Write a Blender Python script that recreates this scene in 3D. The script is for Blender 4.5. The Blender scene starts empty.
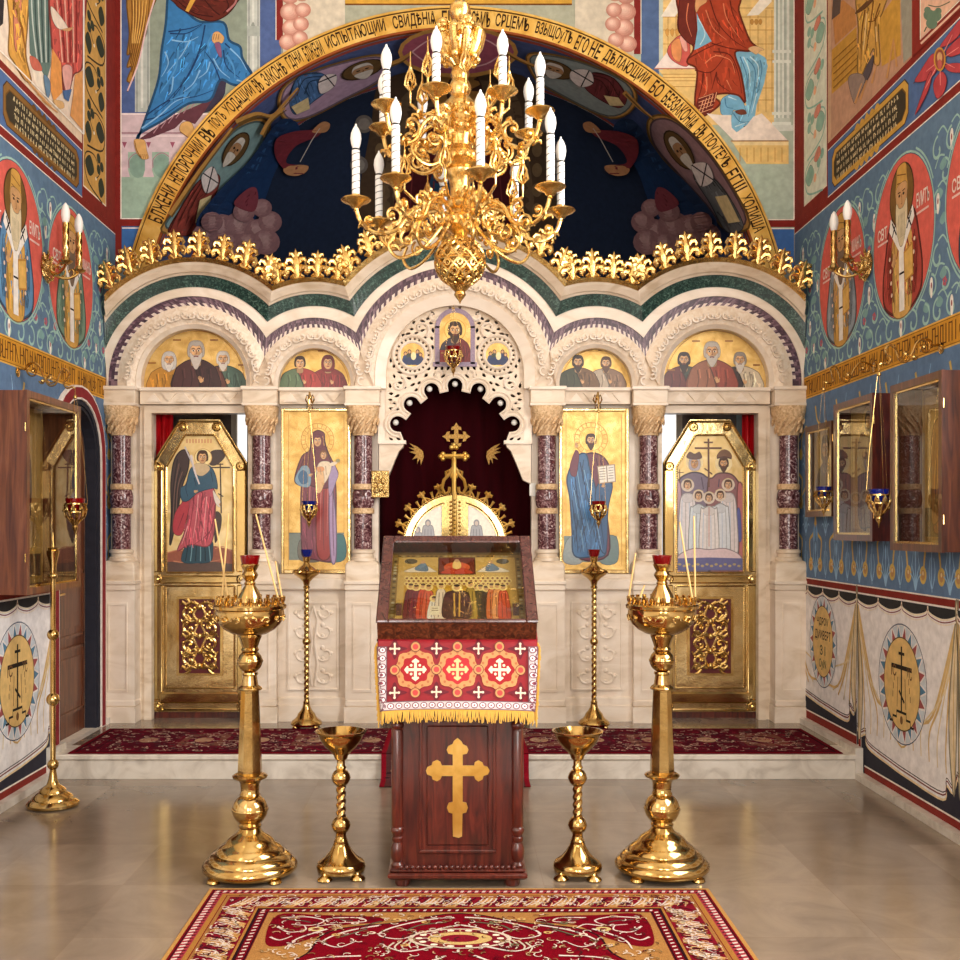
import bpy, bmesh, math, random
from mathutils import Vector, Matrix
from mathutils.geometry import tessellate_polygon
random.seed(7)
PI = math.pi
S = bpy.context.scene
COL = S.collection
# ---- camera model: horizontal view, shifted lens (photo is 960 x 960) ----
F, CX, CY, H = 1100.0, 455.0, 527.0, 1.53
XW = 2.475          # half width of the room
YI = 7.745          # front plane of the altar screen
YB = 8.02           # back wall with the big arch
YD = 6.66           # front edge of the raised dais
ZD = 0.15           # dais height
def at(px, py, Y): return Vector(((px-CX)*Y/F, Y, H-(py-CY)*Y/F))
def on_x(px, py, X):
    Y = X*F/(px-CX); return Vector((X, Y, H-(py-CY)*Y/F))
def xi(px, Y=YI): return (px-CX)*Y/F
def zi(py, Y=YI): return H-(py-CY)*Y/F

def lin(c):
    def g(x):
        x /= 255.0
        return x/12.92 if x <= 0.04045 else ((x+0.055)/1.055)**2.4
    return (g(c[0]), g(c[1]), g(c[2]), 1.0)

# ---------------------------------------------------------------- materials
MATS = {}
def newmat(name):
    m = bpy.data.materials.new(name); m.use_nodes = True
    b = m.node_tree.nodes['Principled BSDF']
    MATS[name] = m
    return m, b, m.node_tree.nodes, m.node_tree.links
def simple(name, col, rough=0.5, metal=0.0, **kw):
    m, b, n, l = newmat(name)
    b.inputs['Base Color'].default_value = lin(col)
    b.inputs['Roughness'].default_value = rough
    b.inputs['Metallic'].default_value = metal
    for k, v in kw.items(): b.inputs[k.replace('_', ' ')].default_value = v
    return m
def noisy(name, cols, scale=5.0, rough=0.5, metal=0.0, detail=6.0, dist=0.0, stretch=(1,1,1), bump=0.0, pos=None, bscale=None, coat=0.0, spec=0.5):
    m, b, n, l = newmat(name)
    tc = n.new('ShaderNodeTexCoord'); mp = n.new('ShaderNodeMapping'); mp.inputs['Scale'].default_value = stretch
    l.new(tc.outputs['Object'], mp.inputs['Vector'])
    nz = n.new('ShaderNodeTexNoise'); nz.inputs['Scale'].default_value = scale
    nz.inputs['Detail'].default_value = detail; nz.inputs['Distortion'].default_value = dist
    l.new(mp.outputs['Vector'], nz.inputs['Vector'])
    cr = n.new('ShaderNodeValToRGB'); l.new(nz.outputs['Fac'], cr.inputs['Fac'])
    e = cr.color_ramp.elements
    k = len(cols)
    ps = pos or [0.3+0.4*i/(k-1) for i in range(k)]
    while len(e) < k: e.new(0.5)
    for i in range(k): e[i].position = ps[i]; e[i].color = lin(cols[i])
    l.new(cr.outputs['Color'], b.inputs['Base Color'])
    b.inputs['Roughness'].default_value = rough; b.inputs['Metallic'].default_value = metal
    b.inputs['Coat Weight'].default_value = coat; b.inputs['Coat Roughness'].default_value = 0.1
    b.inputs['Specular IOR Level'].default_value = spec
    if bump:
        nb = n.new('ShaderNodeTexNoise'); nb.inputs['Scale'].default_value = bscale or scale*4
        nb.inputs['Detail'].default_value = 4
        l.new(tc.outputs['Object'], nb.inputs['Vector'])
        bp = n.new('ShaderNodeBump'); bp.inputs['Strength'].default_value = bump; bp.inputs['Distance'].default_value = 0.01
        l.new(nb.outputs['Fac'], bp.inputs['Height']); l.new(bp.outputs['Normal'], b.inputs['Normal'])
    return m
def attrmat(name, rough=0.6, metal=0.0, spec=0.3, mottle=0.12, nscale=25.0, sheen=0.0, bump=0.0):
    m, b, n, l = newmat(name)
    a = n.new('ShaderNodeAttribute'); a.attribute_name = 'Col'
    tc = n.new('ShaderNodeTexCoord')
    nz = n.new('ShaderNodeTexNoise'); nz.inputs['Scale'].default_value = nscale; nz.inputs['Detail'].default_value = 5
    l.new(tc.outputs['Object'], nz.inputs['Vector'])
    mr = n.new('ShaderNodeMapRange'); mr.inputs[1].default_value = 0.25; mr.inputs[2].default_value = 0.75
    mr.inputs[3].default_value = 1-mottle; mr.inputs[4].default_value = 1+mottle
    l.new(nz.outputs['Fac'], mr.inputs[0])
    mx = n.new('ShaderNodeMix'); mx.data_type = 'RGBA'; mx.blend_type = 'MULTIPLY'; mx.inputs[0].default_value = 1.0
    l.new(a.outputs['Color'], mx.inputs[6]); l.new(mr.outputs[0], mx.inputs[7])
    l.new(mx.outputs[2], b.inputs['Base Color'])
    b.inputs['Roughness'].default_value = rough; b.inputs['Metallic'].default_value = metal
    b.inputs['Specular IOR Level'].default_value = spec; b.inputs['Sheen Weight'].default_value = sheen
    if bump:
        bp = n.new('ShaderNodeBump'); bp.inputs['Strength'].default_value = bump; bp.inputs['Distance'].default_value = 0.004
        l.new(nz.outputs['Fac'], bp.inputs['Height']); l.new(bp.outputs['Normal'], b.inputs['Normal'])
    return m
def glassmat(name, col=(255,255,255), tint=1.0, ior=1.5, rough=0.0):
    m = bpy.data.materials.new(name); m.use_nodes = True; MATS[name] = m
    n, l = m.node_tree.nodes, m.node_tree.links
    n.remove(n['Principled BSDF'])
    out = n['Material Output']
    tr = n.new('ShaderNodeBsdfTransparent'); tr.inputs['Color'].default_value = lin(col)
    gl = n.new('ShaderNodeBsdfGlossy'); gl.inputs['Roughness'].default_value = rough
    fr = n.new('ShaderNodeFresnel'); fr.inputs['IOR'].default_value = ior
    mx = n.new('ShaderNodeMixShader')
    ge = n.new('ShaderNodeNewGeometry'); iv = n.new('ShaderNodeMath'); iv.operation='SUBTRACT'; iv.inputs[0].default_value=1.0; l.new(ge.outputs['Backfacing'], iv.inputs[1])
    mu = n.new('ShaderNodeMath'); mu.operation='MULTIPLY'; l.new(fr.outputs[0], mu.inputs[0]); l.new(iv.outputs[0], mu.inputs[1])   # reflection of the outer face only
    l.new(mu.outputs[0], mx.inputs[0]); l.new(tr.outputs[0], mx.inputs[1]); l.new(gl.outputs[0], mx.inputs[2])
    l.new(mx.outputs[0], out.inputs['Surface'])
    return m

attrmat('fresco', 0.75, 0, 0.2, 0.16, 22)
attrmat('iconpaint', 0.35, 0, 0.5, 0.10, 60)
attrmat('woven', 0.95, 0, 0.03, 0.35, 240, 0.0, 0.4)
attrmat('tesserae', 0.35, 0, 0.5, 0.25, 120)
attrmat('printed', 0.5, 0, 0.3, 0.05, 60)
noisy('marble', [(208,185,156),(228,209,185),(238,222,201)], 3.5, 0.35, 0, 8, 1.5, (1,1,2.5), 0.0)
noisy('marble_pale', [(218,200,177),(234,218,199),(242,229,213)], 3.0, 0.35, 0, 8, 1.5, (1,1,2.0), 0.0)
noisy('marble_carved', [(224,202,176),(236,218,196),(243,230,214)], 30, 0.45, 0, 5, 0.8, (1,1,1), 0.35, None, 60)
noisy('capital_carved', [(188,146,100),(224,188,142),(242,212,170)], 60, 0.5, 0, 5, 0.8, (1,1,1), 1.0, None, 70)
noisy('green_marble', [(20,44,40),(44,74,66),(98,128,116)], 40, 0.22, 0, 8, 2.0, (1,1,1), 0, [0.42,0.55,0.72])
noisy('red_marble', [(64,30,36),(104,62,66),(160,126,128),(236,224,220)], 22, 0.15, 0, 9, 3.0, (1,1,1), 0, [0.38,0.50,0.60,0.70])
noisy('step_marble', [(188,178,166),(214,206,194),(226,219,208)], 5, 0.3, 0, 8, 2.0, (1,1,1))
noisy('brass', [(168,132,72),(202,168,104),(224,196,136)], 7, 0.14, 1.0, 5, 0.5, (1,1,1), 0.04, None, 30)
noisy('brass_polished', [(202,170,106),(224,196,134)], 4, 0.12, 1.0, 3, 0.5, (1,1,1), 0.08, None, 9)
noisy('brass_worked', [(156,122,68),(214,180,114),(238,212,154)], 60, 0.25, 1.0, 5, 0.5, (1,1,1), 1.0, None, 90)
noisy('gilding', [(196,152,82),(226,188,114),(242,212,148)], 30, 0.26, 1.0, 5, 0.5, (1,1,1), 0.25, None, 50)
noisy('door_gilding', [(190,160,104),(216,188,132),(236,214,164)], 5, 0.20, 1.0, 4, 0.6, (1,1,1), 0.35, None, 12)
noisy('gold_leaf', [(200,150,62),(222,178,90),(236,200,120)], 8, 0.34, 0.8, 5, 0.5, (1,1,1), 0.1, None, 40)
noisy('gold_ground', [(188,146,76),(212,172,98),(228,194,124)], 12, 0.34, 0.55, 6, 0.5, (1,1,1), 0.25, None, 120)
noisy('dark_wood', [(50,17,13),(80,29,21),(106,43,30)], 6, 0.28, 0, 8, 1.2, (6,6,0.7), 0, None, None, 0.35)
noisy('burl_wood', [(46,20,12),(92,44,26),(134,74,44)], 34, 0.3, 0, 8, 2.0, (1,1,1), 0, None, None, 0.4)
noisy('brown_wood', [(74,38,22),(106,58,34),(130,78,48)], 5, 0.35, 0, 8, 1.0, (7,7,0.6), 0, None, None, 0.2)
noisy('case_wood', [(54,26,16),(86,44,26),(112,62,38)], 5, 0.3, 0, 8, 1.0, (7,7,0.6), 0, None, None, 0.3)
simple('velvet', (44,3,8), 0.95, 0, Sheen_Weight=0.03, Specular_IOR_Level=0.05)
noisy('pale_gold', [(214,180,112),(232,202,140),(242,218,164)], 10, 0.36, 0.3, 5, 0.5, (1,1,1), 0.1, None, 90)
noisy('gold_thread', [(120,86,36),(170,128,60),(196,156,84)], 90, 0.55, 0.5)
noisy('plum_wood', [(50,26,26),(74,42,40),(92,54,48)], 6, 0.22, 0, 8, 1.2, (6,6,0.7), 0, None, None, 0.4)
simple('red_silk', (196,12,24), 0.45)
simple('white_porcelain', (244,242,238), 0.35)
simple('white_wax', (236,232,222), 0.5)
simple('wax_taper', (226,186,120), 0.5)
simple('fringe', (226,180,72), 0.7, 0, Sheen_Weight=0.3)
simple('dark_interior', (30,22,20), 0.9)
simple('plaster', (226,218,204), 0.8)
simple('black_line', (24,20,20), 0.6)
simple('red_glass', (150,6,14), 0.08, 0, Transmission_Weight=0.45)
simple('blue_glass', (14,34,140), 0.08, 0, Transmission_Weight=0.45)
simple('switch_plastic', (240,238,232), 0.4)
glassmat('clear_pane', (240,240,236), 1, 1.75)
glassmat('case_pane', (232,232,228), 1, 1.5)

# floor: large honed stone tiles
def floor_mat():
    m, b, n, l = newmat('stone_tiles')
    tc = n.new('ShaderNodeTexCoord')
    mp = n.new('ShaderNodeMapping'); mp.inputs['Location'].default_value = (0.22, 0.1, 0)
    l.new(tc.outputs['Object'], mp.inputs['Vector'])
    br = n.new('ShaderNodeTexBrick'); br.offset = 0.0; br.inputs['Scale'].default_value = 1.0
    br.inputs['Brick Width'].default_value = 0.6; br.inputs['Row Height'].default_value = 0.6
    br.inputs['Mortar Size'].default_value = 0.0025; br.inputs['Mortar Smooth'].default_value = 0.3
    br.inputs['Color1'].default_value = lin((146,129,111)); br.inputs['Color2'].default_value = lin((124,108,92))
    br.inputs['Mortar'].default_value = lin((132,114,96)); br.inputs['Bias'].default_value = 0.0
    l.new(mp.outputs['Vector'], br.inputs['Vector'])
    nz = n.new('ShaderNodeTexNoise'); nz.inputs['Scale'].default_value = 3.2; nz.inputs['Detail'].default_value = 10; nz.inputs['Distortion'].default_value = 1.2; nz.inputs['Roughness'].default_value = 0.65
    l.new(tc.outputs['Object'], nz.inputs['Vector'])
    mr = n.new('ShaderNodeMapRange'); mr.inputs[1].default_value = 0.3; mr.inputs[2].default_value = 0.7; mr.inputs[3].default_value = 0.8; mr.inputs[4].default_value = 1.14
    l.new(nz.outputs['Fac'], mr.inputs[0])
    mx = n.new('ShaderNodeMix'); mx.data_type = 'RGBA'; mx.blend_type = 'MULTIPLY'; mx.inputs[0].default_value = 1
    l.new(br.outputs['Color'], mx.inputs[6]); l.new(mr.outputs[0], mx.inputs[7]); l.new(mx.outputs[2], b.inputs['Base Color'])
    b.inputs['Roughness'].default_value = 0.16; b.inputs['Specular IOR Level'].default_value = 0.7
    mr2 = n.new('ShaderNodeMapRange'); mr2.inputs[3].default_value = 0.10; mr2.inputs[4].default_value = 0.24
    l.new(nz.outputs['Fac'], mr2.inputs[0]); l.new(mr2.outputs[0], b.inputs['Roughness'])
floor_mat()

# ---------------------------------------------------------------- mesh builder
class MB:
    def __init__(s): s.v=[]; s.f=[]; s.m=[]; s.c=[]; s.s=[]
    def add(s, verts, faces, mat, col=None, smooth=False):
        o = len(s.v); s.v.extend([tuple(x) for x in verts])
        cc = lin(col) if col else (1,1,1,1)
        for f in faces:
            s.f.append([o+i for i in f]); s.m.append(mat); s.c.append(cc); s.s.append(smooth)
    def box(s, x0,x1,y0,y1,z0,z1, mat, col=None):
        v=[(x0,y0,z0),(x1,y0,z0),(x1,y1,z0),(x0,y1,z0),(x0,y0,z1),(x1,y0,z1),(x1,y1,z1),(x0,y1,z1)]
        s.add(v, [(0,3,2,1),(4,5,6,7),(0,1,5,4),(1,2,6,5),(2,3,7,6),(3,0,4,7)], mat, col)
    def cbox(s, x0,x1,y0,y1,z0,z1, mat, ch=0.01, col=None):
        # box whose vertical front edges and top/bottom rims are chamfered
        s.loft([rrect(x0+ch,x1-ch,y0+ch,y1-ch,0,z0), rrect(x0,x1,y0,y1,ch,z0+ch), rrect(x0,x1,y0,y1,ch,z1-ch), rrect(x0+ch,x1-ch,y0+ch,y1-ch,0,z1)] if False else
               [rrect(x0+ch,x1-ch,y0+ch,y1-ch,ch,z0), rrect(x0,x1,y0,y1,ch,z0+ch), rrect(x0,x1,y0,y1,ch,z1-ch), rrect(x0+ch,x1-ch,y0+ch,y1-ch,ch,z1)], mat, col, smooth=False)
    def loft(s, rings, mat, col=None, smooth=True, caps=True, closed=True):
        n=len(rings[0]); v=[p for r in rings for p in r]; f=[]
        for i in range(len(rings)-1):
            for j in range(n if closed else n-1):
                a=i*n+j; b=i*n+(j+1)%n; f.append((a,b,b+n,a+n))
        if caps: f.append(tuple(range(n))[::-1]); f.append(tuple(range((len(rings)-1)*n, len(rings)*n)))
        s.add(v,f,mat,col,smooth)
    def lathe(s, prof, mat, c=(0,0,0), n=28, smooth=True, col=None, phase=0.0, axis='z'):
        rings=[]
        for r,z in prof:
            r=max(r,1e-4)
            ring=[]
            for k in range(n):
                a=2*PI*k/n+phase; x,y=r*math.cos(a),r*math.sin(a)
                if axis=='z': ring.append((c[0]+x,c[1]+y,c[2]+z))
                elif axis=='y': ring.append((c[0]+x,c[1]+z,c[2]-y))
                else: ring.append((c[0]+z,c[1]+x,c[2]+y))
            rings.append(ring)
        s.loft(rings, mat, col, smooth)
    def twist(s, r, z0, z1, mat, c=(0,0,0), turns=4, n=20, lobes=3, amp=0.2, steps=None):
        steps = steps or int(turns*14); rings=[]
        for i in range(steps+1):
            t=i/steps; z=z0+(z1-z0)*t
            ring=[]
            for k in range(n):
                a=2*PI*k/n; rr=r*(1+amp*math.cos(lobes*(a-2*PI*turns*t/lobes*1.0)))
                ring.append((c[0]+rr*math.cos(a), c[1]+rr*math.sin(a), c[2]+z))
            rings.append(ring)
        s.loft(rings, mat, None, True)
    def sphere(s, c, r, mat, n=16, sz=1.0, col=None, sx=1.0, sy=1.0):
        m=max(6,n//2)
        rings=[]
        for i in range(m+1):
            t=-PI/2+PI*i/m; rr=max(r*math.cos(t),1e-5); z=r*math.sin(t)*sz
            rings.append([(c[0]+sx*rr*math.cos(2*PI*k/n), c[1]+sy*rr*math.sin(2*PI*k/n), c[2]+z) for k in range(n)])
        s.loft(rings, mat, col, True)
    def tube(s, pts, r, mat, n=8, closed=False, col=None, flat=1.0):
        pts=[Vector(p) for p in pts]; N=len(pts)
        if N<2: return
        rad = r if isinstance(r,(list,tuple)) else [r]*N
        rings=[]; up=None
        for i,p in enumerate(pts):
            if closed: t=(pts[(i+1)%N]-pts[i-1])
            else: t=pts[min(i+1,N-1)]-pts[max(i-1,0)]
            if t.length<1e-9: t=Vector((0,0,1))
            t.normalize()
            if up is None:
                up = Vector((0,1,0)) if abs(t.y)<0.9 else Vector((1,0,0))
            a=up-t*up.dot(t)
            if a.length<1e-6: a=Vector((1,0,0))-t*t.x
            a.normalize(); up=a; b=t.cross(a)
            rings.append([p+a*(rad[i]*flat*math.cos(2*PI*k/n))+b*(rad[i]*math.sin(2*PI*k/n)) for k in range(n)])
        if closed: rings.append(rings[0])
        s.loft(rings, mat, col, True, caps=not closed)
    def prism(s, pts, y0, y1, mat, holes=(), col=None, axis='y', sidemat=None):
        # pts, holes: loops of (x,z); extruded along y from y0 (front) to y1
        loops=[list(pts)]+[list(h) for h in holes]
        tri=tessellate_polygon([[Vector((p[0],p[1],0)) for p in L] for L in loops]) if holes else None
        flat=[p for L in loops for p in L]
        def P3(p,y): return (p[0],y,p[1]) if axis=='y' else ((y,p[0],p[1]) if axis=='x' else (p[0],p[1],y))
        n=len(flat)
        v=[P3(p,y0) for p in flat]+[P3(p,y1) for p in flat]
        if tri: f=[tuple(t) for t in tri]+[tuple(n+i for i in t)[::-1] for t in tri]
        else: f=[tuple(range(n)),tuple(range(n,2*n))[::-1]]
        s.add(v,f,mat,col)
        o=0; side=[]
        for L in loops:
            k=len(L)
            for i in range(k): side.append((o+i,o+(i+1)%k,n+o+(i+1)%k,n+o+i))
            o+=k
        s.add(v,side,sidemat or mat,col)
    def sector(s, inn, out, y0, y1, mat, col=None, smooth=False, yin=None):
        # band between two polylines (x,z) of equal length, extruded y0 (front) to y1; yin: front depth at the inner edge
        N=len(inn); yi_=y0 if yin is None else yin; v=[]
        for a,b in zip(inn,out): v+=[(a[0],yi_,a[1]),(b[0],y0,b[1]),(b[0],y1,b[1]),(a[0],y1,a[1])]
        f=[]
        for i in range(N-1):
            o=4*i
            for k in range(4): f.append((o+k,o+(k+1)%4,o+4+(k+1)%4,o+4+k))
        f+= [(0,1,2,3),(4*N-4,4*N-1,4*N-2,4*N-3)]
        s.add(v,f,mat,col,smooth)
    def xform(s, M): s.v=[tuple(M@Vector(p)) for p in s.v]; return s
    def build(s, name, parent=None, label=None, cat=None, group=None, kind=None, loc=None, sharp=40):
        me=bpy.data.meshes.new(name)
        me.from_pydata(s.v,[],s.f)
        names=[]; idx=[]
        for m in s.m:
            if m not in names: names.append(m)
            idx.append(names.index(m))
        for m in names: me.materials.append(MATS[m])
        me.polygons.foreach_set('material_index', idx)
        me.polygons.foreach_set('use_smooth', s.s)
        if any(m in ATTR for m in names):
            ca=me.color_attributes.new('Col','FLOAT_COLOR','CORNER')
            buf=[]
            for f,c in zip(s.f,s.c): buf.extend(c*len(f))
            ca.data.foreach_set('color', buf)
        me.validate(clean_customdata=False); me.update()
        if any(s.s): me.set_sharp_from_angle(angle=math.radians(sharp))
        o=bpy.data.objects.new(name, me); COL.objects.link(o)
        if parent: o.parent=parent
        if loc: o.location=loc
        tag(o,label,cat,group,kind)
        return o
ATTR={'fresco','iconpaint','woven','tesserae','printed'}
def tag(o,label=None,cat=None,group=None,kind=None):
    if label: o['label']=label
    if cat: o['category']=cat
    if group: o['group']=group
    if kind: o['kind']=kind
    return o
def thing(name,label,cat,loc=(0,0,0),group=None,rz=0,kind=None):
    o=bpy.data.objects.new(name,None); COL.objects.link(o); o.location=loc; o.rotation_euler=(0,0,rz); o.empty_display_size=0.1
    return tag(o,label,cat,group,kind)
def dup(root, loc, label=None, rz=None, group=None):
    def cp(o,par):
        c=o.copy(); COL.objects.link(c); c.parent=par
        for ch in list(o.children): cp(ch,c)
        return c
    r=cp(root,None); r.location=loc
    if rz is not None: r.rotation_euler=(0,0,rz)
    if label: r['label']=label
    if group: r['group']=group
    return r
def struct(name, mb, parent=None, kind='structure', label=None):
    o=mb.build(name,parent)
    if parent is None: o['kind']=kind
    if label: o['label']=label
    return o
def rrect(x0,x1,y0,y1,r,z,n=3):
    if r<=0: return [(x0,y0,z),(x1,y0,z),(x1,y1,z),(x0,y1,z)]
    pts=[]
    for cx,cy,a0 in ((x0+r,y0+r,PI),(x1-r,y0+r,1.5*PI),(x1-r,y1-r,0),(x0+r,y1-r,0.5*PI)):
        for k in range(n+1):
            a=a0+0.5*PI*k/n; pts.append((cx+r*math.cos(a),cy+r*math.sin(a),z))
    return pts
def catmull(pts, n=6, closed=False):
    N=len(pts); out=[]
    rng=range(N if closed else N-1)
    for i in rng:
        if closed: p0,p1,p2,p3=pts[i-1],pts[i],pts[(i+1)%N],pts[(i+2)%N]
        else: p0,p1,p2,p3=pts[max(i-1,0)],pts[i],pts[i+1],pts[min(i+2,N-1)]
        for k in range(n):
            t=k/n
            out.append(tuple(0.5*((2*b)+(-a+c)*t+(2*a-5*b+4*c-d)*t*t+(-a+3*b-3*c+d)*t**3) for a,b,c,d in zip(p0,p1,p2,p3)))
    if not closed: out.append(tuple(pts[-1]))
    return out
def spiral(cx,cy,r0,r1,a0,a1,n=18):
    return [(cx+(r0+(r1-r0)*i/n)*math.cos(a0+(a1-a0)*i/n), cy+(r0+(r1-r0)*i/n)*math.sin(a0+(a1-a0)*i/n)) for i in range(n+1)]
def circ(cx,cy,r,n=24,a0=0,ry=None,rot=0):
    ry=r if ry is None else ry; c,s_=math.cos(rot),math.sin(rot); o=[]
    for k in range(n):
        a=a0+2*PI*k/n; x,y=r*math.cos(a),ry*math.sin(a); o.append((cx+x*c-y*s_, cy+x*s_+y*c))
    return o
def arc(cx,cy,r,a0,a1,n=16): return [(cx+r*math.cos(math.radians(a0+(a1-a0)*i/n)), cy+r*math.sin(math.radians(a0+(a1-a0)*i/n))) for i in range(n+1)]

# ---------------------------------------------------------------- flat painting on a surface
class Paint:
    """surf(u,v,lift) -> point. Colours are the pigment of the painting itself."""
    def __init__(s, surf, mat='fresco', mb=None, curved=0, dl=2e-5, base=4e-4):
        s.surf=surf; s.mat=mat; s.mb=mb or MB(); s.curved=curved; s.st=[base]; s.dl=dl; s.T=None; s.outline=True
    def view(s, ox, oy, sx, sy=None, rot=0):
        w=Paint(s.surf,s.mat,s.mb,s.curved,s.dl); w.st=s.st; w.outline=s.outline; par=s.T; sy=sx if sy is None else sy
        c,q=math.cos(rot),math.sin(rot)
        def T(u,v):
            x,y=u*sx,v*sy; x,y=ox+x*c-y*q, oy+x*q+y*c
            return par(x,y) if par else (x,y)
        w.T=T; return w
    def map(s,u,v):
        if s.T: u,v=s.T(u,v)
        return u,v
    def poly(s, pts, col, mat=None):
        s.st[0]+=s.dl; l=s.st[0]
        q=[s.map(*p) for p in pts]
        if len(q)<3: return
        if not s.curved:
            s.mb.add([s.surf(u,v,l) for u,v in q],[tuple(range(len(q)))],mat or s.mat,col); return
        tris=tessellate_polygon([[Vector((u,v,0)) for u,v in q]])
        bm=bmesh.new(); vs=[bm.verts.new((u,v,0)) for u,v in q]
        for t in tris:
            try: bm.faces.new([vs[i] for i in t])
            except ValueError: pass
        for _ in range(6):
            es=[e for e in bm.edges if e.calc_length()>s.curved]
            if not es: break
            bmesh.ops.subdivide_edges(bm, edges=es, cuts=1)
            bmesh.ops.triangulate(bm, faces=[f for f in bm.faces if len(f.verts)>3])
        bm.verts.index_update()
        s.mb.add([s.surf(w.co.x,w.co.y,l) for w in bm.verts],[tuple(w.index for w in f.verts) for f in bm.faces],mat or s.mat,col)
        bm.free()
    def spl(s, pts, col, n=5):
        q=catmull(pts,n,True); s.poly(q,col)
        if s.outline:   # drawn contour of the painted shape
            xs=[p[0] for p in q]; ys=[p[1] for p in q]
            s.line(q+[q[0]],math.hypot(max(xs)-min(xs),max(ys)-min(ys))*.013,shade(col,.62),smooth=False)
    def folds(s, pts, col, n=10, ang=PI/2, L=None, w=None, k=(.62,1.32), seed=1, bend=.5):
        # brush strokes that follow the cloth: dark and light lines kept inside the painted shape
        q=catmull(pts,5,True); rnd=random.Random(seed+len(pts)*7)
        xs=[p[0] for p in q]; ys=[p[1] for p in q]; x0,x1,y0,y1=min(xs),max(xs),min(ys),max(ys); D=math.hypot(x1-x0,y1-y0)
        L=L or D*.5; w=w or D*.016
        def ins(x,y):
            c=False; j=len(q)-1
            for i in range(len(q)):
                a,b=q[i],q[j]
                if (a[1]>y)!=(b[1]>y) and x<(b[0]-a[0])*(y-a[1])/((b[1]-a[1]) or 1e-9)+a[0]: c=not c
                j=i
            return c
        m_=int(n*1.9); done=0; tries=0
        while done<m_ and tries<m_*12:
            tries+=1; x,y=rnd.uniform(x0,x1),rnd.uniform(y0,y1)
            if not ins(x,y): continue
            a=ang+rnd.uniform(-.3,.3); da=rnd.uniform(-bend,bend)/8; st=L*rnd.uniform(.5,1.0)/8; path=[(x,y)]
            for _ in range(8):
                x+=math.cos(a)*st; y+=math.sin(a)*st; a+=da
                if not ins(x+math.cos(a)*w,y+math.sin(a)*w): break
                path.append((x,y))
            if len(path)<4: continue
            # broad soft strokes first, fine sharp ones last
            t=done/m_; f=.34 if t<.35 else (.62 if t<.65 else 1.0); ww=w*(3.6 if t<.35 else (2.0 if t<.65 else .9))
            kk=1+(k[0]-1)*f if done%2==0 else 1+(k[1]-1)*f
            s.line(path,ww*rnd.uniform(.7,1.2),shade(col,kk*rnd.uniform(.95,1.06)),ww*.25,n=2); done+=1
    def cloth(s, pts, col, n=10, **kw):
        s.spl(pts,shade(col,.72)); c=(sum(p[0] for p in pts)/len(pts),sum(p[1] for p in pts)/len(pts))
        q=[(c[0]+(x-c[0])*.965,c[1]+(y-c[1])*.965) for x,y in pts]; s.spl(q,col); s.folds(q,col,n,**kw)
    def cloud(s, cx,cy,r,dark,light):
        for i in range(6):
            t=i/5; s.ell(cx-r*.22*t,cy-r*.26*t,r*(1-.74*t),r*(.92-.70*t),tuple(int(a+(b-a)*t) for a,b in zip(dark,light)),n=16)
    def ell(s, cx,cy,rx,ry,col,rot=0,n=20): s.poly(circ(cx,cy,rx,n,0,ry,rot),col)
    def rect(s,x0,y0,x1,y1,col): s.poly([(x0,y0),(x1,y0),(x1,y1),(x0,y1)],col)
    def line(s, pts, w, col, w2=None, smooth=True, n=5):
        p=catmull(pts,n) if (smooth and len(pts)>2) else [tuple(x) for x in pts]
        q=[s.map(*x) for x in p]
        s.st[0]+=s.dl; l=s.st[0]; N=len(q)
        # width in local units, measured along u
        k=1.0
        if s.T:
            a=s.map(0,0); b=s.map(1,0); c=s.map(0,1)
            k=math.sqrt(max(1e-12,math.hypot(b[0]-a[0],b[1]-a[1])*math.hypot(c[0]-a[0],c[1]-a[1])))
        if s.curved and not smooth:
            qq=[]
            for i in range(N-1):
                m=max(1,int(math.hypot(q[i+1][0]-q[i][0],q[i+1][1]-q[i][1])/s.curved))
                for j in range(m): qq.append((q[i][0]+(q[i+1][0]-q[i][0])*j/m,q[i][1]+(q[i+1][1]-q[i][1])*j/m))
            q=qq+[q[-1]]; N=len(q)
        v=[]
        for i in range(N):
            a=q[max(i-1,0)]; b=q[min(i+1,N-1)]; dx,dy=b[0]-a[0],b[1]-a[1]; d=math.hypot(dx,dy) or 1
            t=i/(N-1); ww=(w if w2 is None else w+(w2-w)*t)*k/2
            nx,ny=-dy/d*ww,dx/d*ww
            v+=[s.surf(q[i][0]+nx,q[i][1]+ny,l),s.surf(q[i][0]-nx,q[i][1]-ny,l)]
        s.mb.add(v,[(2*i,2*i+1,2*i+3,2*i+2) for i in range(N-1)],s.mat,col)
    def tris(s, verts, faces, col):
        s.st[0]+=s.dl; l=s.st[0]
        s.mb.add([s.surf(*s.map(*p),l) for p in verts],faces,s.mat,col)
def surf_y(Y): # photo coordinates on the plane y = Y (faces the camera)
    return lambda u,v,l: at(u,v,Y-l)
def surf_x(X): # photo coordinates on a side wall
    sg=1 if X>0 else -1
    return lambda u,v,l: on_x(u,v,X-sg*l)
def surf_wall(X): # wall coordinates: u to the right as seen from inside, v up
    sg=1 if X>0 else -1
    return lambda u,v,l: Vector((X-sg*l, -u if sg>0 else u, v))
def surf_arch(R,ZA,YC=None): # photo coordinates on a barrel of radius R (axis along y)
    def f(u,v,l):
        dx,dz=(u-CX)/F,-(v-CY)/F
        A=dx*dx+dz*dz; B=2*dz*(H-ZA); C=(H-ZA)**2-(R-l)**2
        t=(-B+math.sqrt(max(0,B*B-4*A*C)))/(2*A)
        return Vector((dx*t,t,H+dz*t))
    return f
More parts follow.
